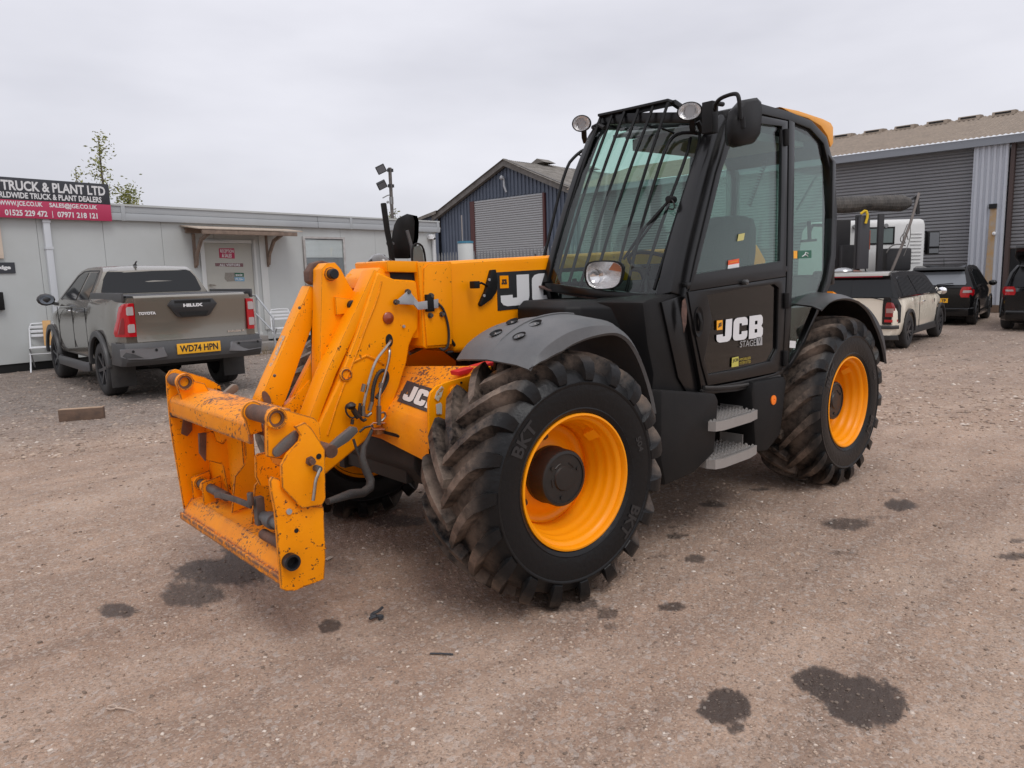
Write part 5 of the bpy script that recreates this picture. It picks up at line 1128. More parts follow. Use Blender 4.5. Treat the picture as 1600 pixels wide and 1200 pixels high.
L(tn, rp.inputs[0]); c = mixc(ramp(gt, 0, 1, 0, .5), rp.outputs[0], (.17, .15, .135)); c = mixc(ramp(wt, .2, .8, 0, .7), c, (.05, .04, .035)); L(c, bs.inputs['Base Color']); bs.inputs['Roughness'].default_value = .9
stones('gravel', 42000, 1.3, 9.0, .0022, .013, 5)
stones('gravel', 24000, 8.0, 26.0, .008, .022, 6)

# =================================================================== PORTABLE OFFICE
E2 = np.array([-0.98511646, -0.17188825, 0.0]); WP0 = np.array([-1.87006803, -13.50696729, 0.15])
def W(px, py, off=0.0): return PV(px, py, WP0, E2, -off)
Ew = Vector((.98511646, .17188825, 0)); Nw = Vector((-.17188825, .98511646, 0))
_s = (W(682, 400)-Vector((0, 0, 0))); CRN = Vector((_s.x, _s.y, 0))
# frame: u metres from the right corner leftwards (as seen), v out of the wall, z up
def U(u, v, z): p = CRN+Ew*u+Nw*v; return Vector((p.x, p.y, z))
def Wu(px, py, off=0.0):
    p = W(px, py, off); d = Vector((p.x, p.y, 0))-CRN; return d.dot(Ew), p.z
def ubox(b, u0, u1, v0, v1, z0, z1):
    vs = [U(u, v, z) for u in (u0, u1) for v in (v0, v1) for z in (z0, z1)]
    return b.add(vs, [(0, 1, 3, 2), (4, 6, 7, 5), (0, 4, 5, 1), (2, 3, 7, 6), (0, 2, 6, 4), (1, 5, 7, 3)])
OF = thing('portable_office', 'long low pale grey portable office building behind the parked pickup', 'building')
PAN = mat('cabin_panel', (.50, .52, .51), .6, var=(1.2, (.45, .465, .45), .8), bump=(90, .08))
TRM = mat('cabin_trim', (.40, .42, .43), .45, var=(2, (.36, .38, .39), .6))
b = B(); ubox(b, -.02, 14.2, -3.0, -.03, .15, 2.95); ubox(b, -.1, 14.3, -3.1, .10, 3.16, 3.2); b.build('cabin_body', PAN, OF)
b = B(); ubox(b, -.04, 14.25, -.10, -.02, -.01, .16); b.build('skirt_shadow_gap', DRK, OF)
u = 0.0; zb, zt_ = .16, 2.9
seams = sorted([Wu(192, 400)[0]])
PW = 1.2; k = 0
while u < 14.0:
    b = B(); ubox(b, u+.003, min(u+PW, 14.2)-.003, -.03, 0, zb, zt_); b.build('wall_panel', PAN, OF, bevel=.003, seg=1); u += PW
b = B(); z0 = Wu(400, 347)[1]
for za, zb_, v in ((2.87, 3.02, .09), (3.024, 3.18, .075)):
    b = B(); ubox(b, -.12, 4.35, -.2, v, za, zb_); b.build('roof_fascia', TRM, OF, bevel=.012)
    b = B(); ubox(b, 4.36, 14.3, -.2, v, za, zb_); b.build('roof_fascia', TRM, OF, bevel=.012)
for uu in (-.02, Wu(545, 345)[0], Wu(189, 330)[0]):
    b = B(); ubox(b, uu-.04, uu+.04, -.1, .098, 2.865, 3.185); b.build('fascia_joint', TRM, OF, bevel=.004)
# corner trim / pipe with camera dome
b = B(); b.cyl(U(.16, .06, .1), U(.16, .06, 2.80), .055, n=14); b.build('corner_downpipe', mat('white_plastic', (.6, .61, .61), .4), OF)
b = B(); b.cyl(U(.30, .10, 2.76), U(.30, .10, 2.66), .09, n=16); b.cyl(U(.3, 0, 2.74), U(.3, .14, 2.74), .06, n=12); b.ico(U(.27, .16, 2.68), .05, 2); cm = b.build('camera_housing', WHT, OF)
b = B(); b.ico(U(.26, .20, 2.67), .035, 2); b.build('camera_lens', DRK, cm)
# left downpipe
uL, _ = Wu(75, 390)
b = B(); ubox(b, uL-.06, uL+.06, 0.0, .08, .12, 2.9); dp = b.build('downpipe', mat('pale_pipe', (.56, .58, .60), .4), OF, bevel=.012)
b = B(); ubox(b, uL-.07, uL+.07, -.0, .09, 2.28, 2.33); ubox(b, uL-.07, uL+.07, 0.0, .09, 2.78, 2.82); b.build('pipe_bracket', mat('pale_pipe', (.5, .52, .54), .4), dp)
# door
ud0, _ = Wu(396, 440); ud1, _ = Wu(322, 440)
zd1 = 2.45; zd0 = .35
b = B()
ubox(b, ud0-.10, ud0, -.0, .05, zd0, zd1+.08); ubox(b, ud1, ud1+.10, 0.0, .05, zd0, zd1+.08); ubox(b, ud0, ud1, 0.0, .05, zd1, zd1+.08); ubox(b, ud0-.1, ud1+.1, 0, .08, zd0-.08, zd0-.002)
df = b.build('door_frame', mat('frame_white', (.60, .61, .59), .45), OF, bevel=.004)
b = B(); ubox(b, ud0+.005, ud1-.005, .0, .025, zd0, zd1-.005); dr = b.build('door', mat('door_beige', (.44, .43, .38), .5, var=(3, (.40, .40, .36), .6)), OF, bevel=.004)
def wsign(name, quad, m_, par, off=.03):
    b = B(); pts = [W(x, y, off) for x, y in quad]; b.plate(pts, tuple(-Nw*.004)); return b.build(name, m_, par)
def wtext(name, s, q4, m_, par, off=.034, bold=.02):
    b = B(); text(b, s, quadfn(*[W(x, y, off) for x, y in q4]), bold); return b.build(name, m_, par)
MAG = mat('sign_crimson', (.42, .02, .075), .45)
s1 = wsign('reception_sign', [(342, 388), (366, 388), (367, 404), (343, 403)], MAG, dr)
wtext('sign_lettering', 'RECEPTION', [(344, 394.5), (365, 395), (344, 389.5), (365, 390)], WHT, dr); wtext('sign_lettering', '& SALES', [(347, 402), (362, 402.5), (347, 396), (362, 396.5)], WHT, dr)
wsign('worn_notice', [(336, 411), (380, 411.5), (380, 417), (337, 416)], mat('dull_crimson', (.16, .03, .05), .5, var=(40, (.3, .27, .25), .7)), dr)
wtext('sign_lettering', 'ALL VISITORS', [(343, 415.8), (375, 416), (343, 412), (375, 412.2)], WHT, dr)
wsign('worn_sticker', [(352, 426), (368, 426), (368, 439), (355, 440), (351, 435)], mat('peeled_sticker', (.20, .18, .15), .6, var=(60, (.36, .34, .3), .8)), dr)
wsign('exit_sign', [(366, 426), (381, 426.5), (381, 432.5), (367, 432)], mat('sticker_green', (.01, .15, .08), .4), dr); wtext('sign_lettering', 'exit', [(368, 431), (379, 431.5), (368, 427.5), (379, 427.8)], WHT, dr)
wsign('notice', [(366, 433), (382, 433.5), (382, 439.5), (367, 439)], mat('sticker_blue', (.13, .33, .50), .4), dr); wtext('sign_lettering', 'PUSH', [(368, 438), (380, 438.3), (368, 434.5), (380, 434.8)], WHT, dr)
b = B(); b.cyl(W(329, 445, .03), W(329, 445, .08), .02, n=8); b.tube([W(328, 445, .08), W(337, 446, .08)], .012, n=6); b.build('door_handle', STL, dr)
# timber canopy
b = B(); u0c, _ = Wu(441, 357); u1c, _ = Wu(288, 357)
TIM = mat('weathered_timber', (.26, .19, .145), .75, var=(9, (.14, .10, .08), .8), bump=(40, .3)); TIL = mat('pale_board', (.48, .40, .32), .7, var=(6, (.34, .27, .21), .8))
n_ = 5
for k in range(n_):
    b = B(); v0, v1 = .0+k*.15, .0+k*.15+.142; b.add([U(u, v, 2.80-.10*v/.75+z) for u in (u0c-.05, u1c+.1) for v in (v0, v1) for z in (0, .022)], [(0, 1, 3, 2), (4, 6, 7, 5), (0, 4, 5, 1), (2, 3, 7, 6), (0, 2, 6, 4), (1, 5, 7, 3)]); pb = b.build('canopy_board', TIL, OF)
b = B(); ubox(b, u0c+.1, u1c, .68, .73, 2.60, 2.69); ubox(b, u0c+.1, u1c, .0, .05, 2.66, 2.77); b.build('canopy_beam', TIM, OF, bevel=.004)
for (a, c_) in ((415, 395), (302, 398)):
    uu, _ = Wu(a, 380)
    b = B(); b.sweep([U(uu, .06, 1.95), U(uu, .12, 2.2), U(uu, .34, 2.5), U(uu, .66, 2.62)], .07, .06, tuple(Ew)); ubox(b, uu-.03, uu+.03, .002, .05, 1.9, 2.65); b.build('canopy_bracket', TIM, OF, bevel=.005)
# white strips beside the door
ua, _ = Wu(418, 440); ub, _ = Wu(412, 440)
b = B(); ubox(b, ua-.02, ub+.06, 0, .03, .4, 2.75); b.build('cover_strip', mat('frame_white', (.60, .61, .59), .45), OF, bevel=.004)
# window
uw0, _ = Wu(537, 400); uw1, _ = Wu(475, 400); zw1 = 2.60; zw0 = 1.5
b = B()
ubox(b, uw0-.03, uw1+.03, 0, .05, zw1, zw1+.05); ubox(b, uw0-.03, uw1+.03, 0, .06, zw0-.06, zw0); ubox(b, uw0-.03, uw0+.03, 0, .05, zw0, zw1); ubox(b, uw1-.03, uw1+.03, 0, .05, zw0, zw1)
wf = b.build('window', mat('window_frame_brownish', (.36, .33, .31), .5, var=(10, (.55, .55, .54), .8)), OF, bevel=.004)
b = B(); ubox(b, uw0+.03, uw1-.03, -.0, .008, zw0, zw1); b.build('window_backing', mat('room_grey', (.26, .27, .28), .7), wf)
zz = zw1-.02; nb = 0
for k in range(15):
    b = B(); ubox(b, uw0+.05, uw1-.05, .010, .018, zw1-.03-k*.03-.024, zw1-.03-k*.03); b.build('blind_slat', mat('blind_white', (.80, .81, .80), .6), wf)
b = B(); ubox(b, uw0+.03, uw1-.03, .028, .032, zw0, zw1); b.build('pane', glassmat('window_glass', (.95, .97, .97), 1.0), wf)
# left window edge at the border of the picture
uw, zq_ = Wu(5, 404); b = B(); ubox(b, uw, uw+.9, 0, .05, zq_, zq_+.07); ubox(b, uw-.0, uw+.09, 0, .05, zq_+.07, 2.75); ubox(b, uw, uw+.9, 0, .05, 2.75, 2.82); lw_ = b.build('window', mat('tan_frame', (.55, .45, .36), .6), OF, bevel=.004)
b = B(); ubox(b, uw+.09, uw+.9, .005, .012, zq_+.07, 2.75); b.build('pane', mat('dark_pane', (.03, .035, .04), .05, spec=.8), lw_)
# black box on the wall
uw, _ = Wu(2, 455); SB = thing('wall_box', 'small black box fixed to the office wall at the left edge', 'box'); b = B(); ubox(b, uw, uw+.3, 0.0, .10, 1.17, 1.50); b.build('box_body', BPL, SB, bevel=.02)
# sign boards
SG = thing('sign_board', 'large black and crimson company name board above the office roof edge', 'sign')
Pq = lambda x, y, o=.13: W(x, y, o)
tl_, tr_, br_, bl_ = Pq(0, 275), Pq(170, 288.5), Pq(175, 345), Pq(0, 340)
# straighten: top and bottom in one plane
us = [(p-CRN).dot(Ew) for p in (tr_, br_)]; ur = sum(us)/2
zt2 = (tl_.z+tr_.z)/2; zb2 = (bl_.z+br_.z)/2; zm = zb2+(zt2-zb2)*.45
ue = 14.0
b = B(); ubox(b, ur, ue, .10, .125, zm, zt2); b.build('upper_board', mat('board_black', (.035, .037, .045), .4), SG, bevel=.002)
b = B(); ubox(b, ur, ue, .10, .125, zb2, zm-.003); b.build('lower_board', mat('board_crimson', (.47, .035, .10), .4), SG, bevel=.002)
def sgt(s, ql, m_=WHT, bold=.03):
    # ql: (xleft, xright, ztop frac, zbot frac) in picture x at board height
    xl, xr_, f1, f0 = ql; z1 = zb2+(zt2-zb2)*f1; z0 = zb2+(zt2-zb2)*f0
    ul = (Pq(xl, 310)-CRN).dot(Ew); urr = (Pq(xr_, 315)-CRN).dot(Ew)
    b = B(); text(b, s, lambda u, v: U(ul+(urr-ul)*u, .1275, z0+(z1-z0)*v), bold); return b.build('lettering', m_, SG)
sgt('TRUCK & PLANT LTD', (4, 166, .93, .68)); sgt('WORLDWIDE TRUCK & PLANT DEALERS', (-22, 159, .64, .49)) 
sgt('WWW.JCE.CO.UK', (-2, 66, .42, .27)); sgt('SALES@JGE.CO.UK', (76, 151, .42, .27)); sgt('01525 229 472', (5, 72, .20, .05)); sgt('|', (79, 80.5, .21, .03)); sgt('07971 218 121', (87, 150, .20, .05))
S2 = thing('small_wall_sign', 'small black sign with white letters on the office wall at the left edge', 'sign')
u0_, z1_ = Wu(22, 410); _, z0_ = Wu(22, 427)
b = B(); ubox(b, u0_, u0_+1.0, .004, .02, z0_, z1_); b.build('sign_panel', mat('board_black', (.035, .037, .045), .4), S2)
ul = Wu(16.5, 420)[0]; ul0 = Wu(-1, 420)[0]
b = B(); text(b, 'dge', lambda u, v: U(ul0+(ul-ul0)*u, .023, z0_+.055+(z1_-z0_-.11)*v), .05); b.build('lettering', WHT, S2)

# hand rail by the door
HR = thing('hand_rail', 'grey tubular steel hand rail beside the office steps', 'railing')
b = B(); g0 = W(402, 460, .4)
uh0, _ = Wu(402, 460); uh1, _ = Wu(426, 500)
rA, rB_ = W(400, 462, 1.5), W(427, 497, 2.0); b.tube([W(390, 461, 1.5), rA, rB_, (rB_.x, rB_.y, 0)], .022, n=8); b.build('rail_tube', GSTL, HR)
b = B(); b.tube([rA, (rA.x, rA.y, 0)], .022, n=8); b.tube([W(400, 490, 1.5), W(427, 518, 2.0)], .018, n=8); b.build('rail_post', GSTL, HR)
ST = thing('door_steps', 'low concrete and timber step under the office door', 'step'); b = B(); ubox(b, ud0+.1, ud1+.3, .1, 1.1, 0, .18); b.build('tread', mat('step_conc', (.25, .23, .21), .9), ST, bevel=.01); b = B(); ubox(b, ud0+.1, ud1+.3, .02, .6, .181, .30); b.build('tread', mat('step_conc', (.25, .23, .21), .9), ST, bevel=.01)

# =================================================================== TREES
LEAF = mat('leaf_green', (.20, .23, .06), .6, var=(3, (.42, .40, .10), 1.0)); LEAF.node_tree.nodes['Principled BSDF'].inputs['Subsurface Weight'].default_value = 0
BARK = mat('bark', (.12, .10, .08), .8)
def tree(name, label, base, h, w_, z_lo, nleaf, ls, seed, lean=0):
    rs = random.Random(seed); T = thing(name, label, 'tree', base, 0)
    b = B(); b.tube([(0, 0, 0), (lean*.3, 0, h*.5), (lean, 0, h*.98)], [.05*h/4, .03*h/4, .006], n=7, sub=1); tk = b.build('trunk', BARK, T)
    bl = B(); lf = []
    nb = 34
    for i in range(nb):
        t = .30+.68*i/nb; z0 = h*t; a = rs.uniform(0, 6.28); ln = w_*(1.12-t)*rs.uniform(.6, 1.15)*1.3
        p0 = Vector((lean*t, 0, z0)); d = Vector((math.cos(a), math.sin(a), rs.uniform(.5, 1.1))).normalized(); p1 = p0+d*ln*.6; p2 = p1+Vector((d.x, d.y, .35)).normalized()*ln*.5
        bl.tube([p0, p1, p2], [.012, .008, .003], n=4)
        for k in range(int(nleaf/nb)):
            f = rs.random()**.7; q = (p0.lerp(p1, f*2) if f < .5 else p1.lerp(p2, f*2-1)); sp_ = .12*w_+.04
            lf.append(q+Vector((rs.gauss(0, sp_), rs.gauss(0, sp_), rs.gauss(0, sp_))))
    bl.build('branch', BARK, T, kind='stuff')
    bf = B()
    for q in lf:
        if q.z < z_lo*h: continue
        a = Vector((rs.gauss(0, 1), rs.gauss(0, 1), rs.gauss(0, 1))).normalized(); c = a.orthogonal().normalized(); s = ls*rs.uniform(.6, 1.3)
        bf.add([q-a*s, q+c*s*.45, q+a*s, q-c*s*.45], [(0, 1, 2, 3)])
    bf.build('crown', LEAF, T, kind='stuff', smooth=False)
    return T
D_ = 20.5
def gnd(px, py, D): p = PD(px, py, D); return (p.x, p.y, 0), p.z
bs_, zt3 = gnd(152, 204, D_); tree('young_birch_tree', 'tall thin young tree with sparse yellow-green leaves behind the sign board', bs_, zt3, .72, .35, 900, .05, 3)
bs_, zt3 = gnd(117, 256, D_); tree('sapling', 'thin sapling tip just left of the tall young tree behind the sign', bs_, zt3, .35, .5, 260, .05, 4)
bs_, zt3 = gnd(198, 290, D_); tree('bushy_sapling', 'small bushy sapling showing above the office roof right of the sign', bs_, zt3, .75, .55, 2200, .05, 5)
bs_, zt3 = gnd(617, 325, 26); tree('distant_treetop', 'small treetop showing over the office roof beside the floodlight pole', bs_, zt3, .40, .6, 600, .05, 6)

# =================================================================== FLOODLIGHT POLE
base, zp = gnd(609, 262, 24); FP = thing('floodlight_pole', 'thin dark pole with two floodlights and a camera behind the office', 'light pole', base)
b = B(); b.cyl((0, 0, 0), (0, 0, zp), .055, n=10); b.build('pole', DSTL, FP)
vd = (Vector(CAM_P)-Vector(base)); vd.z = 0; vd.normalize(); sdv = Vector((0, 0, 1)).cross(vd)
def lamp_(z, tilt, sz):
    M_ = Matrix.Translation(Vector((0, 0, z))-sdv*.0)@Matrix(((sdv.x, vd.x, 0, 0), (sdv.y, vd.y, 0, 0), (0, 0, 1, 0), (0, 0, 0, 1)))@Matrix.Translation((-.28, .1, 0))@Matrix.Rotation(R_(-25), 4, 'Y')@Matrix.Rotation(R_(tilt), 4, 'X')
    b = B(); b.box(-.15, .15, -.05, .05, -.13, .13, M_); o = b.build('floodlight', mat('lamp_body', (.03, .03, .032), .5), FP, bevel=.02)
    b = B(); b.box(-.12, .12, .051, .056, -.10, .10, M_); b.build('lamp_face', mat('led_face', (.13, .13, .14), .2, bump=(20, .5)), o)
    b = B(); b.box(-.10, .08, -.05, .05, -.05, .05, Matrix.Translation((0, 0, z-.02))); b.build('lamp_mount', mat('lamp_body', (.03, .03, .032), .5), FP)
lamp_(zp-.06, -15, 1); lamp_(zp-.55, -40, 1)
b = B(); b.box(-.05, .05, -.05, .05, zp-1.15, zp-.92); b.tube([(0, 0, zp-.85), tuple(-sdv*.12+Vector((0, 0, zp-.87))), tuple(-sdv*.28+Vector((0, 0, zp-.95)))], .02, n=6); b.ico(tuple(-sdv*.12+Vector((0, 0, zp-1.08))), .05, 1); b.build('pole_camera', mat('camera_grey', (.3, .3, .3), .5), FP)

# =================================================================== BLUE GABLED SHED
E1 = Vector((0.08893676, -0.99603727, 0)); N1 = Vector((.99603727, .08893676, 0))   # face of the sheds looks along N1
G0 = Vector((-22.21250702, -24.40182221, 0))
def S(u, v, z): p = G0+E1*u+N1*v; return Vector((p.x, p.y, z))      # u grows to the left in the picture
def Su(px, py):
    p = PV(px, py, np.array(G0), np.array(E1)); return (Vector((p.x, p.y, 0))-G0).dot(E1), p.z
SH = thing('blue_shed', 'dark blue corrugated gabled shed with grey roller door and mossy cement roof', 'shed')
BLU = mat('blue_cladding', (.085, .105, .145), .5, var=(1.5, (.072, .088, .122), .8))
ROOF = mat('mossy_cement', (.24, .22, .195), .9, var=(2.5, (.10, .09, .075), .9), bump=(12, .5, .03))
apz = 7.03; eu, ez = 5.0, 4.93; ru = -5.6
sl = (apz-ez)/eu
def zroof(u): return apz-abs(u)*sl
# right side of the gable is steeper in view: same pitch
RW = 6.2
b = B(); b.add([S(u, -.10, z) for u, z in ((eu, 0), (eu, zroof(eu)-.25), (0, apz-.3), (-RW, zroof(-RW)-.25), (-RW, 0))]+[S(u, -14, z) for u, z in ((eu, 0), (eu, zroof(eu)-.25), (0, apz-.3), (-RW, zroof(-RW)-.25), (-RW, 0))], [(0, 1, 2, 3, 4), (9, 8, 7, 6, 5), (0, 5, 6, 1), (4, 3, 8, 9)]); b.build('wall', BLU, SH)
du0, dz1 = Su(740, 315); du1, _ = Su(848, 300); dz1 = 5.28
def rib_clad(name, u0, u1, z0f, z1f, m_, par, Sf, pitch=.24, depth=.04):
    b = B(); n = int((u1-u0)/pitch)
    for k in range(n):
        a = u0+k*pitch; w1 = pitch*.5
        ua_, ub_ = a+w1*.15, a+w1*.85
        z0a, z1a, z1b = z0f(a), z1f(a), z1f(a+w1)
        if z1a-z0a < .1: continue
        b.add([Sf(a, -.09, z0a), Sf(ua_, -.09+depth, z0a), Sf(ub_, -.09+depth, z0a), Sf(a+w1, -.09, z0a), Sf(a, -.09, z1a), Sf(ua_, -.09+depth, z1a), Sf(ub_, -.09+depth, z1b), Sf(a+w1, -.09, z1b)], [(0, 1, 5, 4), (1, 2, 6, 5), (2, 3, 7, 6)])
    return b.build(name, m_, par, kind='stuff', smooth=False)
rib_clad('cladding_ribs', -RW, eu, lambda u: dz1+.05 if du1-.1 < u < du0+.1 else 0, lambda u: zroof(u)-.3, BLU, SH, S)
# door
b = B(); b.add([S(du1, .0, 0), S(du0, 0, 0), S(du0, 0, dz1), S(du1, 0, dz1), S(du1, -.12, 0), S(du0, -.12, 0), S(du0, -.12, dz1), S(du1, -.12, dz1)], [(4, 5, 6, 7)]); rd = b.build('roller_door', mat('shutter_grey', (.34, .345, .35), .5), SH)
sm = B(); n = int(dz1/.11)
slatm = None
def slat_mesh(L_, h, d):
    b = B(); pr = [(0, 0), (d, h*.25), (d*.9, h*.75), (0, h*.97)]
    b.add([(0, y, z) for y, z in pr]+[(L_, y, z) for y, z in pr], [(0, 1, 5, 4), (1, 2, 6, 5), (2, 3, 7, 6), (0, 3, 2, 1), (4, 5, 6, 7)]); return b.mesh('door_slat', smooth=False)
def slats(par, Sf, u0, u1, z0, z1, h, m_, voff=-.05, name='door_slat', depth=.035):
    me = slat_mesh(abs(u1-u0), h, depth); me.materials.append(m_)
    p0 = Sf(min(u0, u1), voff, 0); ex = (Sf(max(u0, u1), voff, 0)-p0).normalized(); ey = (Sf(0, 1, 0)-Sf(0, 0, 0)).normalized()
    n = int((z1-z0)/h)
    for k in range(n):
        o = bpy.data.objects.new(name, me); COL.objects.link(o); o.parent = par; p = p0+Vector((0, 0, z0+k*h))
        o.matrix_local = Matrix(((ex.x, ey.x, 0, p.x), (ex.y, ey.y, 0, p.y), (0, 0, 1, p.z), (0, 0, 0, 1)))
slats(rd, S, du1, du0, 0, dz1, .11, mat('shutter_grey', (.34, .345, .35), .5))
MRN = mat('maroon_post', (.075, .02, .018), .5)
b = B(); b.add([S(u, v, z) for u in (du0-.02, du0+.28) for v in (-.1, .02) for z in (0, dz1)], [(0, 1, 3, 2), (4, 6, 7, 5), (0, 4, 5, 1), (2, 3, 7, 6), (0, 2, 6, 4), (1, 5, 7, 3)]); b.build('door_post', MRN, SH)
b = B(); b.add([S(u, v, z) for u in (du1-.10, du1+.02) for v in (-.1, .02) for z in (0, dz1)], [(0, 1, 3, 2), (4, 6, 7, 5), (0, 4, 5, 1), (2, 3, 7, 6), (0, 2, 6, 4), (1, 5, 7, 3)]); b.build('door_post', MRN, SH)
# roof: wavy sheets on both slopes
def roof_slope(u0, z0, u1, z1, v0, v1, par, Sf, m_, pitch=.15, amp=.03, name='roof_sheeting', sag=.0, kind='stuff'):
    b = B(); nv_ = int((v1-v0)/pitch)*2; rows = []
    for i, t in enumerate((0, .25, .5, .75, 1)):
        u = u0+(u1-u0)*t; z = z0+(z1-z0)*t
        rows.append([Sf(u, v0+(v1-v0)*k/nv_, z+(amp if k % 2 else 0)+sag*math.sin(k*.13+i*2)*(1 if 0 < t < 1.1 else 0)) for k in range(nv_+1)])
    b.loft(rows, caps=False); return b.build(name, m_, par, kind=kind, ang=20)
roof_slope(-RW-.4, zroof(-RW-.4), 0, apz, -14, .25, SH, S, ROOF, sag=.03); roof_slope(eu+.4, zroof(eu+.4), 0, apz, -14, .25, SH, S, ROOF)
b = B()
for (u0, u1) in ((0, -RW-.4), (eu+.4, 0)):
    b.add([S(u0, .18, zroof(u0)+.06), S(u1, .18, zroof(u1)+.06), S(u1, .18, zroof(u1)-.28), S(u0, .18, zroof(u0)-.28), S(u0, -.05, zroof(u0)+.06), S(u1, -.05, zroof(u1)+.06), S(u1, -.05, zroof(u1)-.28), S(u0, -.05, zroof(u0)-.28)], [(0, 1, 2, 3), (3, 2, 6, 7), (0, 4, 5, 1)])
b.build('verge_board', mat('verge_grey', (.17, .16, .15), .85, var=(3, (.10, .09, .08), .8), bump=(15, .4)), SH)
for v in (-3.2, -7.0): 
    b = B(); b.add([S(u, v+dv, apz+z) for u, z in ((-.5, .05), (0, .28), (.5, .05), (0, .05)) for dv in (0, .9)], [(0, 1, 3, 2), (2, 3, 5, 4), (0, 2, 4, 6), (1, 7, 5, 3)]); b.build('ridge_vent', ROOF, SH)
gl_, glz = Su(787, 278); b = B(); b.ico(S(gl_, .15, glz), .12, 1); b.tube([S(gl_, .0, glz), S(gl_-.1, .1, glz-.4), S(gl_-.2, .06, glz-.7)], .05, n=6); b.build('gable_lamp', mat('lamp_pale', (.35, .36, .38), .5), SH)
# lean-to on the left of the shed
LT = thing('lean_to', 'low dark lean-to roofed against the left side of the blue shed', 'shed')
b = B(); b.add([S(eu, .1, 4.93), S(eu+3.2, .1, 4.35), S(eu+3.2, .1, 0), S(eu, .1, 0), S(eu, -6, 4.93), S(eu+3.2, -6, 4.35), S(eu+3.2, -6, 0)], [(0, 1, 2, 3), (1, 5, 6, 2)]); b.build('wall', BLU, LT); 
b = B(); b.add([S(eu-.1, .3, 5.02), S(eu+3.5, .3, 4.38), S(eu+3.5, -6, 4.38), S(eu-.1, -6, 5.02), S(eu-.1, .3, 4.85), S(eu+3.5, .3, 4.22)], [(0, 1, 2, 3), (0, 4, 5, 1)]); b.build('roof', ROOF, LT)

# palisade fence
PF = thing('palisade_fence', 'galvanised steel palisade fence in front of the blue shed', 'fence')
F0 = PD(690, 400, 27.5); F0 = Vector((F0.x, F0.y, 0))
me = None; b = B(); b.prism([(-.035, 0), (.035, 0), (.035, 2.25), (.02, 2.32), (0, 2.42), (-.02, 2.32), (-.035, 2.25)], 0, .02, 'x'); pale = b.mesh('pale', smooth=False); pale.materials.append(mat('palisade_grey', (.22, .225, .23), .6, .2))
nP = 60
for k in range(nP):
    o = bpy.data.objects.new('pale', pale); COL.objects.link(o); o.parent = PF; p = F0-E1*(k*.155-1.0); o.location = p+N1*.05; o.rotation_euler = (0, 0, math.atan2(N1.y, N1.x))
b = B(); p0 = F0+E1*1.2; p1 = F0-E1*(nP*.155); 
for z in (.45, 1.9): b.sweep([p0+Vector((0, 0, z)), p1+Vector((0, 0, z))], .06, .05, (0, 0, 1))
b.build('rail', mat('palisade_dark', (.08, .085, .09), .6), PF)
for k in range(0, nP, 18):
    p = F0-E1*(k*.155-1.0)-N1*.05; b = B(); b.box(p.x-.04, p.x+.04, p.y-.04, p.y+.04, 0, 2.2); b.build('post', mat('palisade_dark', (.08, .085, .09), .6), PF)
# white tank with blue rim and a thin pipe
base, zt4 = gnd(727, 377, 25.0); TK = thing('white_tank', 'white plastic tank with a blue rim standing before the blue shed', 'tank', base)
b = B(); b.cyl((0, 0, 0), (0, 0, zt4-.07), .26, n=20); b.build('tank_body', mat('tank_white', (.60, .62, .60), .5), TK, bevel=.02); b = B(); b.cyl((0, 0, zt4-.07), (0, 0, zt4), .27, n=20); b.build('tank_rim', mat('tank_blue', (.06, .22, .33), .5), TK)
b = B(); b.cyl((.12, 0, zt4), (.12, 0, zt4+.85), .02, n=8); b.build('vent_pipe', mat('pipe_dull', (.3, .27, .25), .6), TK)

# =================================================================== BIG GREY SHED ON THE RIGHT
H0 = Vector((-23.53122112, -3.73493831, 0))
def T_(u, v, z): p = H0+E1*u+N1*v; return Vector((p.x, p.y, z))
def Tu(px, py):
    p = PV(px, py, np.array(H0), np.array(E1)); return (Vector((p.x, p.y, 0))-H0).dot(E1), p.z
BS = thing('large_shed', 'long grey industrial shed with big roller shutters and cement roof on the right', 'shed')
uA, _ = Tu(1297, 300); uc0, _ = Tu(1515, 350); uc1, _ = Tu(1569, 350); uD, _ = Tu(1572, 350)
uR = -14.0; uLft = 16
b = B(); b.add([T_(u, v, z) for u in (uR, uLft) for v in (-.35, -11) for z in (0, 5.0)], [(0, 1, 3, 2), (4, 6, 7, 5), (2, 3, 7, 6)]); b.add([T_(uLft, -.35, 0), T_(uc0+.02, -.35, 0), T_(uc0+.02, -.35, 5.0), T_(uLft, -.35, 5.0)], [(0, 1, 2, 3)]); b.add([T_(uD-.02, -.9, 0), T_(uc0, -.9, 0), T_(uc0, -.9, 5), T_(uD-.02, -.9, 5)], [(0, 1, 2, 3)]); b.build('wall', mat('shed_dark', (.05, .052, .055), .7), BS)
SHG = mat('shutter_dark', (.225, .225, .232), .5, var=(1.0, (.19, .19, .195), .8))
b = B(); b.add([T_(uc0+.05, -.31, 0), T_(uLft, -.31, 0), T_(uLft, -.31, 4.95), T_(uc0+.05, -.31, 4.95)], [(0, 1, 2, 3)]); r1 = b.build('roller_door', SHG, BS)
slats(r1, T_, uc0+.03, uLft, 0, 4.9, .105, SHG, voff=-.30)
_, zo = Tu(1590, 388); 
b = B(); b.add([T_(uD-5.5, -.31, zo), T_(uD, -.31, zo), T_(uD, -.31, 4.95), T_(uD-5.5, -.31, 4.95)], [(0, 1, 2, 3)]); r2 = b.build('roller_door', SHG, BS, label='roller shutter raised above the open dark doorway')
slats(r2, T_, uD-5.5, uD-.03, zo, 4.9, .105, SHG, voff=-.30)
b = B(); b.add([T_(u, v, z) for u in (uR, uD-5.5) for v in (-.02, -.34) for z in (0, 4.93)], [(0, 1, 3, 2), (4, 6, 7, 5), (0, 4, 5, 1), (2, 3, 7, 6)]); b.build('front_wall', mat('pale_cladding', (.47, .49, .53), .5), BS)
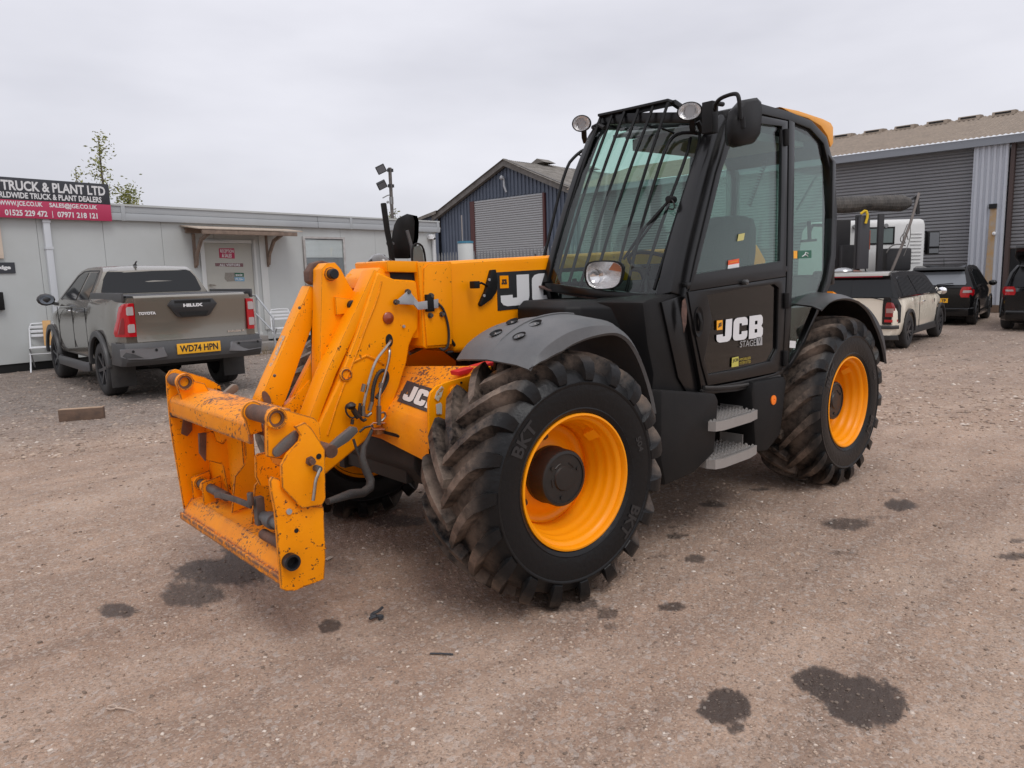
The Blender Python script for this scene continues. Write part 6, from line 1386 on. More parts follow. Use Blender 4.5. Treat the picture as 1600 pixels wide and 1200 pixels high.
b = B(); b.add([T_(uD-5.5, -.30, 4.85), T_(uD, -.30, 4.85), T_(uD, -11, 4.95), T_(uD-5.5, -11, 4.95)], [(0, 1, 2, 3)]); b.build('ceiling', mat('shed_dark', (.05, .052, .055), .7), BS)
COLM = mat('pale_cladding', (.47, .49, .53), .5, var=(2.2, (.40, .415, .44), .8), dust=((.35, .3, .22), .3))
b = B(); pts = []
nrb = 6; wv_ = (uc0-uc1)/nrb
prof = []
for k in range(nrb):
    a = uc1+k*wv_; prof += [(a, 0.0), (a+wv_*.12, .04), (a+wv_*.5, .04), (a+wv_*.62, 0.0)]
prof.append((uc0, 0.0))
b.loft([[T_(u, v-.02, 0) for u, v in prof], [T_(u, v-.02, 4.93) for u, v in prof]], caps=False)
for uu in (uc0, uc1): b.add([T_(uu, -.02, 0), T_(uu, -.6, 0), T_(uu, -.6, 4.93), T_(uu, -.02, 4.93)], [(0, 1, 2, 3)])
cl = b.build('column_cladding', COLM, BS, smooth=False)
ur0, _ = Tu(1547, 400); _, zr0 = Tu(1552, 326)
b = B(); b.add([T_(ur0-.09, .028, .3), T_(ur0+.11, .028, .3), T_(ur0+.07, .028, zr0), T_(ur0-.10, .028, zr0)], [(0, 1, 2, 3)]); b.build('rust_streak', mat('rust_streak', (.42, .27, .13), .7, var=(6, (.36, .32, .28), .9)), cl)
b = B(); P_ = T_(ur0, .03, zr0+.07); b.box(P_.x-.02, P_.x+.04, P_.y-.10, P_.y+.10, P_.z-.07, P_.z+.07); b.build('vent_outlet', DRK, cl)
b = B(); uq, zq = Tu(1554, 365); b.ico(T_(uq, .08, zq), .06, 1); b.build('small_camera', WHT, cl)
b = B(); b.add([T_(u, v, z) for u in (uc0-.0, uc1) for v in (0.06, -.2) for z in (0, .22)], [(0, 1, 3, 2), (4, 6, 7, 5), (0, 4, 5, 1), (0, 2, 6, 4), (1, 5, 7, 3)]); b.build('plinth', mat('plinth_brown', (.14, .09, .06), .8), BS)
b = B(); b.add([T_(u, v, z) for u in (uD-.10, uD+.0) for v in (-.03, -.3) for z in (0, 4.93)], [(0, 1, 3, 2), (4, 6, 7, 5), (0, 4, 5, 1), (2, 3, 7, 6)]); b.build('door_post', mat('post_brown', (.07, .045, .04), .6), BS)
b = B(); b.add([T_(u, v, z) for u in (uR, uLft) for v in (.12, -.3) for z in (4.93, 5.16)], [(0, 1, 3, 2), (4, 6, 7, 5), (0, 4, 5, 1), (0, 2, 6, 4), (1, 5, 7, 3)]); b.build('eaves_gutter', mat('gutter_grey', (.23, .245, .27), .5), BS)
# roof slope runs away from us: corrugations along v
def slope_roof():
    b = B(); pitch = .146; n = int((uLft+.5-uR)/pitch)*2; rows = []
    for t in (0, .33, .66, 1): rows.append([T_(uR+(uLft+.5-uR)*k/n, .15-t*5.2, 5.17+t*1.42+(.035 if k % 2 else 0)) for k in range(n+1)])
    b.loft(rows, caps=False)
    return b.build('roof_sheeting', mat('roof_cement_tan', (.27, .215, .165), .9, var=(3, (.20, .16, .125), .9), bump=(20, .5, .03)), BS, kind='stuff', ang=15)
slope_roof()
for px in (1322, 1370, 1418, 1468, 1517, 1570, 1625):
    uu, _ = Tu(px, 210); uu *= 1.0
    # ridge lies 5 m further back
    c_ = PV(px, 215, np.array(T_(0, -5.0, 0)), np.array(E1)); u5 = (Vector((c_.x, c_.y, 0))-H0).dot(E1)
    b = B(); b.add([T_(u5+du, -5.0+dv, 6.55+z) for du in (-.34, .34) for dv, z in ((.55, -.10), (.42, .07), (0, .11), (-.5, .02))], [(0, 1, 5, 4), (1, 2, 6, 5), (2, 3, 7, 6), (0, 1, 2, 3), (4, 7, 6, 5)]); rv = b.build('ridge_vent', mat('roof_cement_tan', (.27, .215, .165), .9), BS)
    b = B(); b.add([T_(u5+du, -5.0+.56, 6.55+z) for du in (-.24, .24) for z in (-.04, .02)], [(0, 1, 3, 2)]); b.build('vent_opening', DRK, rv)
# inside the open doorway

b.build('red_door_edge', mat('dark_red', (.12, .012, .015), .6), BS)
# =================================================================== CARS
TYK = mat('car_tyre', (.022, .022, .023), .75, dust=((.13, .11, .09), .4)); ALY = mat('dark_alloy', (.10, .10, .105), .35, .6); ALB = mat('alloy_hub', (.05, .05, .052), .4, .5)
GLC = mat('car_glass_dark', (.008, .009, .010), .06, spec=.38); CHRM = mat('chrome', (.9, .9, .9), .08, 1.0)
REDL = mat('red_lamp', (.45, .006, .012), .15, coat=.6); REDD = mat('deep_red_lamp', (.25, .01, .012), .15, coat=.6); CLRL = mat('clear_lamp', (.42, .37, .36), .12, coat=.6); PLT = mat('plate_yellow', (.85, .43, .02), .45); ARC = mat('arch_black', (.025, .025, .026), .6, dust=((.12, .1, .08), .3))
DTR = mat('dark_trim', (.05, .051, .053), .4, dust=((.15, .13, .11), .2))
def car_wheel_mesh(r, wd, spokes, alloy):
    b = B(); h = wd/2
    b.lathe([(r*.62, -h), (r*.70, -h*1.02), (r*.86, -h*1.05), (r*.95, -h*.92), (r*.995, -h*.7), (r, -h*.3), (r*.99, -h*.28), (r*.99, -h*.22), (r, -h*.2), (r, h*.2), (r*.99, h*.22), (r*.99, h*.28), (r, h*.3), (r*.995, h*.7), (r*.95, h*.92), (r*.86, h*1.05), (r*.70, h*1.02), (r*.62, h)], n=40)
    ty = b.mesh('tyre', ang=40); ty.materials.append(TYK)
    out = {}
    for s in (1, -1):
        b = B(); b.lathe([(r*.62, -s*h), (r*.60, s*h*.0), (r*.60, s*h*.9), (r*.655, s*h*.98), (r*.655, s*h*.90)], n=40)
        for k in range(spokes):
            a = 2*math.pi*k/spokes
            for da in ((-.16, .16) if spokes == 5 else (0,)):
                c1, s1 = math.cos(a+da*.4), math.sin(a+da*.4); c2, s2 = math.cos(a+da*1.2), math.sin(a+da*1.2)
                b.sweep([(r*.12*c1, s*h*.72, r*.12*s1), (r*.62*c2, s*h*.86, r*.62*s2)], r*.10, r*.07, (0, 1, 0))
        b.cyl((0, s*h*.55, 0), (0, s*h*.82, 0), r*.15, n=16)
        rm = b.mesh('rim', ang=35); rm.materials.append(alloy)
        b = B(); b.disc((0, s*h*.25, 0), (0, s, 0), r*.60, 28); b.cyl((0, 0, 0), (0, s*h*.3, 0), r*.42, n=20); dk_ = b.mesh('brake'); dk_.materials.append(mat('brake_dark', (.03, .03, .03), .6, .3))
        out[s] = (ty, rm, dk_)
    return out
def put_wheel(par, WMs, x, y, r):
    s = 1 if y > 0 else -1; ty, rm, bk = WMs[s]
    o = bpy.data.objects.new('wheel', rm); COL.objects.link(o); o.parent = par; o.location = (x, y, r); o.rotation_euler = (0, random.uniform(0, 1), 0)
    for n, m_ in (('tyre', ty), ('brake_disc', bk)):
        q = bpy.data.objects.new(n, m_); COL.objects.link(q); q.parent = o
def shell(cols, w_of, rows, crown=.03, ends=True):
    """cols: (x, zb, zt, w); rows: (t, k) t height fraction, k width factor"""
    b = B(); secs = []
    for x, zb, zt, w_ in cols:
        L_ = [(x, w_*k, zb+(zt-zb)*t_) for t_, k in rows]
        top = [(x, w_*rows[-1][1]*f, zt+crown*(1-f*f)) for f in (.85, .5, 0, -.5, -.85)]
        secs.append(L_+top+[(x, -y, z) for x, y, z in L_[::-1]])
    n = len(secs[0]); b.loft(secs, caps=False)
    for s_ in (secs[0], secs[-1]):
        m_ = len(s_); h = m_//2
        o = len(b.v); b.v += [tuple(v) for v in s_]
        for i in range(h): 
            j = m_-1-i
            if i+1 < j-1 or True: b.f.append((o+i, o+i+1, o+j-1, o+j) if i+1 != j-1 else (o+i, o+i+1, o+j))
    return b
def archcols(x0, x1, sill, zt_fn, w_fn, arches, base_cols):
    """columns from base x list with wheel arches cut into the bottom"""
    xs = set(base_cols)
    for xa, ra, zc in arches:
        hw = math.sqrt(max(ra*ra-(sill-zc)**2, 0)) if ra > abs(sill-zc) else ra
        for k in range(11):
            xs.add(round(xa-hw+2*hw*k/10, 4))
        xs.add(round(xa-hw-.004, 4)); xs.add(round(xa+hw+.004, 4))
    xs = sorted(x for x in xs if x0-1e-6 <= x <= x1+1e-6); out = []
    for x in xs:
        zb = sill(x) if callable(sill) else sill
        for xa, ra, zc in arches:
            d = ra*ra-(x-xa)**2
            if d > 0: zb = max(zb, zc+math.sqrt(d))
        out.append((x, zb, zt_fn(x), w_fn(x)))
    return out
def interp(pts): 
    xs = [p[0] for p in pts]; ys = [p[1] for p in pts]
    return lambda x: float(np.interp(x, xs, ys))
def cabin(b, st, wb, wr):
    """st: (x_belt, z_belt, x_roof, z_roof) stations from the rear to the front: build glasshouse shell"""
    pass
def sidept(x, z, zb, zr, wb, wr, off=.006):
    v = (z-zb)/(zr-zb); return wb+(wr-wb)*max(0, v)+off
def greenhouse(par, prof, zb, zr, wb, wr, m_, name='cabin', bevel=.05):
    """prof: polygon (x,z) of the side; rounded inwards towards the roof"""
    b = B(); lv = [0, .35, .7, .9, 1.0]; n = len(prof)
    # slice polygon edges densely
    secs = []
    def yw(z): return sidept(0, z, zb, zr, wb, wr, 0)
    L_ = [(x, yw(z), z) for x, z in prof]; R__ = [(x, -yw(z), z) for x, z in prof]
    mid = [[(x, yw(z)*f, z+(.018 if z > zb+.1 else 0)*(1-f*f)*(1 if z > zr-.12 else .3)) for x, z in prof] for f in (.85, .5, 0, -.5, -.85)]
    b.loft([L_]+mid+[R__], closed=True); return b.build(name, m_, par, bevel=0, ang=28)
def sidewin(par, poly, zb, zr, wb, wr, m_, off=.006, name='side_window', sides=(1, -1)):
    for s in sides:
        b = B(); b.plate([(x, s*sidept(x, z, zb, zr, wb, wr, off), z) for x, z in poly], (0, -s*.01, 0)); b.build(name, m_, par)
def facing(par, name, poly, fx, m_, th=.012, bevel=0):
    """poly of (y,z) on the tail; fx(y,z)->x ; thickness towards -x"""
    b = B(); P0 = [(fx(y, z), y, z) for y, z in poly]; b.plate(P0, (-th, 0, 0)); return b.build(name, m_, par, bevel=bevel)

def lampstrip(par, name, rows, fx, s, m_, off=0.0, th=.05):
    """rows: (z, y_in, y_out) bottom to top; surface x = fx(y)-off"""
    b = B(); n = 7; F_ = [[(fx(yi+(yo-yi)*k/n)-off, s*(yi+(yo-yi)*k/n), z) for k in range(n+1)] for z, yi, yo in rows]
    secs = [f+[(x+th, y, z) for x, y, z in f[::-1]] for f in F_]
    b.loft(secs, closed=True); return b.build(name, m_, par, ang=50)
# ---------------------------------------------------------------- pickup
PK = thing('pickup_truck', 'bronze grey double cab pickup seen from behind, parked before the office', 'pickup truck', (-1.11, -7.05, 0), R_(-90))
PNT = mat('pickup_paint', (.24, .22, .185), .26, .65, spec=.5, coat=.8, dust=((.2, .18, .15), .02))
wf_ = interp([(.06, .845), (.12, .87), (.3, .925), (1.3, .935), (4.2, .93), (4.9, .86), (5.28, .70)])
zt_f = interp([(.1, 1.385), (1.75, 1.37), (1.9, 1.28), (3.9, 1.22), (4.2, 1.16), (4.9, 1.08), (5.1, 1.02), (5.3, .80)])
cols = archcols(.10, 5.28, .50, zt_f, wf_, [(1.25, .47, .40), (4.335, .47, .40)], [.10, .2, .6, 1.9, 2.4, 3.0, 3.5, 3.9, 4.9, 5.1, 5.2, 5.28])
rows = [(0, .955), (.12, .985), (.35, 1.0), (.62, 1.0), (.82, .985), (.93, .965), (1.0, .93)]
b = shell(cols, None, rows, crown=.0); b.build('body', PNT, PK, ang=40)
b = B(); b.box(.5, 5.1, -.5, .5, .42, .95); b.build('underbody', DRK, PK)
# cab
zbP, zrP, wbP, wrP = 1.26, 1.83, .90, .60
prof = [(1.72, 1.26), (1.72, 1.42), (1.76, 1.60), (1.84, 1.76), (1.98, 1.82), (2.4, 1.845), (2.9, 1.84), (3.25, 1.80), (3.40, 1.74), (4.15, 1.24)]
cab_ = greenhouse(PK, prof, zbP, zrP, wbP, wrP, PNT)
fr_ = lambda z: float(np.interp(z, [1.42, 1.60, 1.76, 1.82], [1.72, 1.76, 1.84, 1.98]))
rw = facing(PK, 'rear_window', [(-.70, 1.44), (.70, 1.44), (.715, 1.47), (.66, 1.66), (.60, 1.75), (.55, 1.775), (-.55, 1.775), (-.60, 1.75), (-.66, 1.66), (-.715, 1.47)], lambda y, z: fr_(z)-.012, GLC, .01)
sidewin(cab_, [(1.95, 1.36), (2.02, 1.62), (2.12, 1.755), (2.55, 1.765), (2.62, 1.36)], zbP, zrP, wbP, wrP, GLC)
sidewin(cab_, [(2.72, 1.35), (2.68, 1.765), (2.95, 1.76), (3.22, 1.70), (3.70, 1.37)], zbP, zrP, wbP, wrP, GLC)
for s in (1, -1):
    b = B(); b.sweep([(1.90, s*sidept(0, 1.35, zbP, zrP, wbP, wrP, .004), 1.35), (1.98, s*sidept(0, 1.62, zbP, zrP, wbP, wrP, .004), 1.62), (2.09, s*sidept(0, 1.78, zbP, zrP, wbP, wrP, .004), 1.78), (2.6, s*sidept(0, 1.79, zbP, zrP, wbP, wrP, .004), 1.79), (3.0, s*sidept(0, 1.785, zbP, zrP, wbP, wrP, .004), 1.785), (3.28, s*sidept(0, 1.72, zbP, zrP, wbP, wrP, .004), 1.72), (3.76, s*sidept(0, 1.36, zbP, zrP, wbP, wrP, .004), 1.36)], .02, .01, (0, 1, 0)); b.build('window_surround', DTR, cab_)
    for x_ in (2.74, 1.88):
        b = B(); b.tube([(x_, s*.935, 1.19), (x_+.02, s*.955, 1.19), (x_+.15, s*.955, 1.19), (x_+.17, s*.935, 1.19)], .014, n=6); b.build('door_handle', CHRM if x_ > 2 else DTR, PK)
    for x_ in (1.86, 2.70, 3.72):
        b = B(); b.box(x_-.003, x_+.003, s*.926, s*.9365, .62, 1.24); b.build('door_gap', DRK, PK)
    # arches and step
    for xa in (1.25, 4.335):
        b = B(); pts = [(xa+.49*math.cos(t_), s*.945, .40+.49*math.sin(t_)) for t_ in [math.pi*k/16 for k in range(17)]]; pts = [(xa+.49, s*.94, .44)]+pts[1:-1]+[(xa-.49, s*.94, .44)]
        b.sweep(pts, .085, .05, (0, 1, 0)); b.build('wheel_arch_trim', DTR, PK, bevel=.012)
        b = B(); b.lathe([(.46, 0), (.46, s*.25), (0, s*.25)], (xa, s*.60 if False else s*.66, .40), (0, 1, 0), 24) ; 
    b = B(); b.sweep([(1.85, s*.93, .38), (1.95, s*.97, .37), (3.70, s*.97, .37), (3.80, s*.93, .38)], .05, .14, (0, 0, 1)); b.build('side_step', mat('step_grey', (.12, .12, .125), .4, .5), PK, bevel=.015)
    b = B(); b.box(.745, .765, s*.93-(.32 if s > 0 else 0), s*.93+(0 if s > 0 else .32), .16, .56); b.build('mud_flap', mat('flap_rubber', (.035, .035, .035), .7, dust=((.16, .14, .12), .6)), PK, bevel=.008)
    mcen = Vector((3.72, s*1.08, 1.36))
    b = B(); b.ico(mcen, .13, 2, (.55, 1.05, .78)); mr = b.build('wing_mirror', mat('mirror_black', (.02, .02, .02), .3, coat=.4), PK); b = B(); b.disc(mcen+Vector((-.062, 0, 0)), (-1, 0, 0), .105, 20, .075); b.build('mirror_glass', mat('mirror_dim', (.20, .22, .25), .08, .7), mr); b = B(); b.sweep([(3.74, s*.90, 1.28), (3.72, s*1.0, 1.30)], .05, .05, (1, 0, 0)); b.build('mirror_foot', DTR, mr, bevel=.01)
# bed cover and edges
b = B(); b.box(.16, 1.70, -.80, .80, 1.375, 1.42); b.build('bed_cover', mat('cover_black', (.03, .03, .032), .5), PK, bevel=.02)
for s in (1, -1): b = B(); b.sweep([(.10, s*.855, 1.395), (1.72, s*.855, 1.40)], .03, .12, (0, 0, 1)); b.build('bed_rail', DTR, PK, bevel=.01)
# tailgate
b = B(); tgp = [(.0, .80), (.012, .84), (-.0, 1.1), (-.012, 1.30), (-.02, 1.385), (.02, 1.41), (.10, 1.41), (.10, .80)]
b.prism([(x+.07, z) for x, z in tgp], -.735, .735); tg = b.build('tailgate', PNT, PK, bevel=.012)
hx = .035
b = B(); P_ = [(-.27, 1.345), (.27, 1.345), (.33, 1.27), (.22, 1.12), (.17, 1.10), (-.17, 1.10), (-.22, 1.12), (-.33, 1.27)]; b.plate([(hx+.03, y, z-.0) for y, z in P_], (-.035, 0, 0)); hp = b.build('handle_panel', mat('handle_black', (.02, .02, .021), .35, coat=.3), tg, bevel=.01)
b = B(); b.plate([(hx-.004, y, z) for y, z in [(-.24, 1.33), (.24, 1.33), (.24, 1.295), (-.24, 1.295)]], (-.006, 0, 0)); b.plate([(hx-.004, y, z) for y, z in [(-.2, 1.175), (.2, 1.175), (.16, 1.12), (-.16, 1.12)]], (-.012, 0, 0)); b.build('handle_recess', DRK, tg)
def tail_text(par, s, yl, yr, z0, z1, x, m_, bold=.05, name='lettering'):
    # viewed from behind: left in the picture = +y (left side of the car)
    b = B(); text(b, s, lambda u, v: (x, yl+(yr-yl)*u, z0+(z1-z0)*v), bold); return b.build(name, m_, par)
tail_text(tg, 'HILUX', .13, -.13, 1.24, 1.285, hx-.008, WHT, .06)
tail_text(tg, 'TOYOTA', .695, .48, 1.16, 1.20, .054, WHT, .05)
tail_text(tg, 'Invincible X', -.46, -.70, .855, .885, .068, CHRM, .03)
# bumper
b = B(); bp_ = [(-.93, .86, .14), (-.90, .86, .05), (-.6, .86, -.02), (.6, .86, -.02), (.90, .86, .05), (.93, .86, .14)]
def bump_sec(y, x): return [(x+.14, y, .80), (x+.02, y, .80), (x-.0, y, .74), (x-.03, y, .66), (x-.02, y, .56), (x+.04, y, .50), (x+.2, y, .50)]
b.loft([bump_sec(y, x) for y, x in ((-.95, .35), (-.94, .12), (-.90, .03), (-.62, -.02), (-.5, -.02), (.5, -.02), (.62, -.02), (.90, .03), (.94, .12), (.95, .35))], closed=True); b.build('rear_bumper', DTR, PK, bevel=.012, ang=50)
for s in (1, -1):
    b = B(); pts = [(-.055, s*.46, .73), (-.06, s*.62, .735), (-.02, s*.88, .735), (.09, s*.955, .73), (.09, s*.955, .63), (-.03, s*.88, .60), (-.075, s*.62, .585), (-.06, s*.42, .60)]
    b.loft([[Vector(p)*1.0 for p in pts], [Vector(p)+Vector((.03, -s*.02, 0)) for p in pts]], closed=True); b.build('bumper_corner', mat('bumper_grey', (.20, .20, .205), .35, .5), PK, bevel=.01)
    for y_ in (.55, .83): b = B(); b.disc((-.066 if y_ < .6 else -.05, s*y_, .70), (-1, 0, 0), .018, 12); b.build('parking_sensor', DRK, PK)
    # lamp cluster
    lx = lambda y, z: .05 if abs(y) < .84 else .05+(abs(y)-.84)*1.9
    pl_ = [(.745, .90), (.745, 1.31), (.82, 1.315), (.88, 1.28), (.905, 1.20), (.92, 1.10), (.945, .98), (.955, .91), (.90, .885)]
    lfx = lambda y: lx(y, 0); lm = lampstrip(PK, 'tail_lamp', [(.885, .745, .945), (.93, .745, .955), (1.0, .745, .945), (1.10, .745, .92), (1.20, .745, .905), (1.27, .745, .89), (1.31, .745, .86), (1.32, .75, .80)], lfx, s, REDL, .012)
    for z_ in (1.225, 1.0):
        lampstrip(lm, 'clear_lens', [(z_-.06, .765, .835), (z_-.05, .76, .845), (z_+.035, .76, .842), (z_+.05, .765, .825)], lfx, s, CLRL, .018, .004)
    lampstrip(lm, 'dark_lens', [(.92, .875, .93), (1.0, .872, .915), (1.10, .868, .895), (1.13, .87, .885)], lfx, s, REDD, .018, .004)
b = B(); b.box(-.065, -.058, -.29, .29, .615, .755); pl0 = b.build('number_plate', PLT, PK, bevel=.002); tail_text(pl0, 'WD74 HPN',   .255, -.255, .638, .732, -.067, BKP, .03)
b = B(); b.box(2.0, 2.06, .12, .16, 1.845, 1.87); b.tube([(2.02, .14, 1.87), (1.93, .14, 1.91)], .012, n=6); b.build('roof_aerial', DTR, PK)
WP = car_wheel_mesh(.385, .27, 6, ALY)
for x_, y_ in ((1.25, .79), (1.25, -.79), (4.335, .79), (4.335, -.79)): put_wheel(PK, WP, x_, y_, .385)
b = B(); b.cyl((1.25, -.7, .385), (1.25, .7, .385), .06, n=12); b.ico((1.25, 0, .385), .17, 2); b.build('rear_axle', DRK, PK)

# ---------------------------------------------------------------- cream estate car
def small_car(T, paint, L_, W_, zbelt, zroof, wheelbase, rov, r, prof, ztp, wr, sill=.22, arch=.36, archm=ARC, wmesh=None, rows=None, arch_w=.06):
    w2 = W_/2
    wfn = interp([(0, w2*.88), (.12, w2*.955), (.5, w2*.99), (L_*.5, w2), (L_-.6, w2*.96), (L_, w2*.72)])
    cols = archcols(0, L_, sill, interp(ztp), wfn, [(rov, arch, r*.98), (rov+wheelbase, arch, r*.98)], [0, .06, .15, .3, L_*.35, L_*.45, L_*.55, L_-.5, L_-.3, L_-.12, L_])
    rows = rows or [(0, .93), (.12, .975), (.35, 1.0), (.65, .995), (.85, .975), (1.0, .945)]
    b = shell(cols, None, rows, crown=.01); bd = b.build('body', paint, T, ang=40)
    b = B(); b.box(.25, L_-.3, -w2+.22, w2-.22, .16, zbelt*.7); b.build('underbody', DRK, T)
    for s in (1, -1):
        for xa in (rov, rov+wheelbase):
            pts = [(xa+(arch+.02)*math.cos(t_), s*(w2+.004), r*.98+(arch+.02)*math.sin(t_)) for t_ in [math.pi*(k/14) for k in range(15)]]; pts = [(pts[0][0], pts[0][1], sill+.02)]+pts+[(pts[-1][0], pts[-1][1], sill+.02)]
            b = B(); b.sweep(pts, arch_w, .035, (0, 1, 0)); b.build('wheel_arch', archm, T, bevel=.008)
        b = B(); b.box(rov+arch-.02, rov+wheelbase-arch+.02, s*(w2-.03)-.025, s*(w2-.03)+.025, sill-.04, sill+.09); b.build('sill', archm, T, bevel=.012)
    for x_ in (rov, rov+wheelbase):
        for s in (1, -1): put_wheel(T, wmesh, x_, s*(w2-.105), r)
    return wfn, cols
MB = PZ(1418, 543); hdg = R_(-172.5)
hv = Vector((math.cos(hdg), math.sin(hdg), 0)); rt_ = Vector((hv.y, -hv.x, 0))
org = MB-hv*.75-rt_*(1.683/2-.02)
MC = thing('cream_estate_car', 'small cream estate car with black roof parked beyond the rear tractor tyre', 'car', tuple(org), hdg)
CRM = mat('cream_paint', (.82, .75, .62), .25, coat=.6, dust=((.3, .25, .2), .12)); BKC = mat('car_black', (.006, .006, .0065), .2, spec=.3, coat=.3, dust=((.1, .09, .08), .06))
WMN = car_wheel_mesh(.31, .205, 5, ALY)
zb_, zr_ = .93, 1.40
ztp = [(0, .93), (.2, .93), (3.0, .93), (3.25, .90), (3.8, .80), (3.96, .66)]
wfn, _c = small_car(MC, CRM, 3.96, 1.683, .93, 1.40, 2.547, .75, .31, None, ztp, .6, sill=.27, arch=.365, wmesh=WMN)
prof = [(.06, .93), (.14, 1.15), (.22, 1.33), (.30, 1.385), (1.0, 1.40), (2.0, 1.39), (2.55, 1.35), (2.75, 1.28), (3.15, .93)]
gh = greenhouse(MC, prof, zb_, zr_, .80, .60, BKC)
frm = lambda z: float(np.interp(z, [.93, 1.15, 1.33], [.06, .14, .22]))
for ya, yb2 in ((.70, .012), (-.012, -.70)):
    o = facing(gh, 'rear_door_window', [(ya if ya > 0 else ya, .955), (yb2, .955), (yb2*(.86 if yb2 < -.1 else 1), 1.29), (ya*(.86 if ya > .1 else 1), 1.29)], lambda y, z: frm(z)-.008, GLC, .006)
b = B(); b.prism([(.10, 1.335), (.13, 1.385), (.35, 1.415), (.35, 1.385), (.18, 1.33)], -.60, .60); sp_ = b.build('roof_spoiler', mat('silver_paint', (.40, .38, .34), .3, .5, coat=.4), MC, bevel=.01)
b = B(); b.box(.125, .14, -.50, .50, 1.315, 1.333); b.build('brake_light', mat('red_strip', (.50, .01, .04), .3), sp_)
sidewin(gh, [(.40, .97), (.46, 1.28), (.55, 1.31), (1.25, 1.32), (1.42, .97)], zb_, zr_, .80, .60, GLC); sidewin(gh, [(1.46, .97), (1.30, 1.32), (2.20, 1.30), (2.50, 1.24), (2.85, .97)], zb_, zr_, .80, .60, GLC)
# belt line strip and gutter line
for s in (1, -1):
    b = B(); b.sweep([(.10, s*.806, .948), (1.6, s*.812, .948), (3.0, s*.806, .945)], .014, .010, (0, 1, 0)); b.build('belt_strip', CHRM, MC)
# tail details
bx_ = lambda y, z: -.012+max(0, abs(y)-.66)*.5
for s in (1, -1):
    pp = [(.56, .50), (.56, .935), (.66, .955), (.76, .93), (.80, .82), (.80, .50), (.72, .47)]; mfx = lambda y: -.012+max(0, y-.72)*1.75; lampstrip(MC, 'lamp_surround', [(.47, .57, .75), (.50, .56, .815), (.80, .56, .815), (.93, .57, .77), (.955, .60, .70)], mfx, s, BKC, .0, .05)
    pp = [(.60, .62), (.60, .84), (.64, .86), (.72, .85), (.745, .78), (.745, .62)]; tl_ = lampstrip(MC, 'tail_lamp', [(.61, .61, .755), (.78, .61, .755), (.85, .62, .73), (.865, .64, .70)], mfx, s, REDD, .012, .01)
    b = B(); pass; lampstrip(tl_, 'clear_lens', [(.68, .625, .74), (.76, .625, .74)], mfx, s, mat('smoky_lens', (.32, .20, .18), .2, coat=.5), .018, .004)
    b = B(); pass; lampstrip(tl_, 'reflector', [(.515, .60, .79), (.56, .60, .79)], mfx, s, REDL, .010, .008)
b = B(); b.loft([[(x, y, .46), (x-.03, y, .44), (x-.03, y, .40), (x, y, .39)] for y, x in ((-.82, .10), (-.72, -.01), (0, -.03), (.72, -.01), (.82, .10))], closed=True); b.build('bumper_strip', ARC, MC, bevel=.004)
b = B(); b.loft([[(x, y, .28), (x-.02, y, .27), (x-.01, y, .20), (x+.08, y, .18)] for y, x in ((-.80, .12), (-.70, 0), (0, -.02), (.70, 0), (.80, .12))], closed=True); b.build('lower_bumper', ARC, MC)
b = B(); b.box(-.008, .01, -.004, .004, .47, .94); b.build('door_gap', DRK, MC)
b = B(); b.cyl((-.012, -.30, .56), (-.018, -.30, .56), .03, n=14); b.sweep([(-.014, -.20, .565), (-.014, -.40, .565)], .012, .006, (1, 0, 0)); b.build('winged_badge', CHRM, MC)
for s in (1, -1): b = B(); b.sweep([(-.03, s*.62, .90), (-.03, s*.40, .945), (-.02, s*.12, .955)], .014, .012, (1, 0, 0)); b.build('rear_wiper', BPL, MC)
b = B(); b.pipe((-.03, .50, .24), (.06, .50, .24), .035, .028, 14); b.build('exhaust_tip', CHRM, MC); b = B(); b.pipe((-.03, -.42, .24), (.06, -.42, .24), .035, .028, 14); b.build('exhaust_tip', CHRM, MC)
for s in (1, -1):
    b = B(); b.ico((2.70, s*.96, .98), .10, 2, (.6, .95, .75)); mr = b.build('wing_mirror', CHRM, MC); 
    b = B(); b.tube([(1.62, s*.845, .82), (1.64, s*.86, .82), (1.76, s*.86, .82), (1.78, s*.845, .82)], .012, n=6); b.build('door_handle', CHRM, MC)
    b = B(); b.disc((2.60, s*.852, .80), (0, s, 0), .04, 14); b.build('side_indicator', DRK, MC)
    b = B(); b.box(1.44, 1.447, s*.835, s*.8445, .33, .92); b.build('door_gap', DRK, MC)
b = B(); b.tube([(.9, 0, 1.41), (.85, 0, 1.47)], .012, n=6); b.build('roof_aerial', BPL, MC)

# ---------------------------------------------------------------- black hatchback
TB = PZ(1524, 507); hdg = R_(-170.0); hv = Vector((math.cos(hdg), math.sin(hdg), 0)); rt_ = Vector((hv.y, -hv.x, 0))
org = TB-hv*.55-rt_*(1.64/2-.02)
TW = thing('black_hatchback', 'black five door hatchback with yellow rear plate parked before the roller shutter', 'car', tuple(org), hdg)
WTW = car_wheel_mesh(.30, .205, 5, ALB)
ztp = [(0, .90), (.1, .95), (2.4, .93), (2.9, .90), (3.4, .78), (3.59, .62)]
zrT = 1.46
wfn, _c = small_car(TW, BKC, 3.595, 1.646, .93, zrT, 2.49, .55, .30, None, ztp, .6, sill=.25, arch=.35, wmesh=WTW, archm=BKC, arch_w=.03)
prof = [(.03, .90), (.10, 1.10), (.24, 1.35), (.34, 1.43), (.8, zrT), (1.6, zrT), (2.1, 1.41), (2.35, 1.30), (2.95, .92)]
gh = greenhouse(TW, prof, .92, zrT, .78, .56, BKC)
frt = lambda z: float(np.interp(z, [.90, 1.10, 1.35], [.03, .10, .24]))
b = B(); b.prism([(.06, 1.36), (.12, 1.42), (.4, 1.465), (.4, 1.43), (.26, 1.36)], -.56, .56); b.build('roof_spoiler', BKC, TW, bevel=.015)
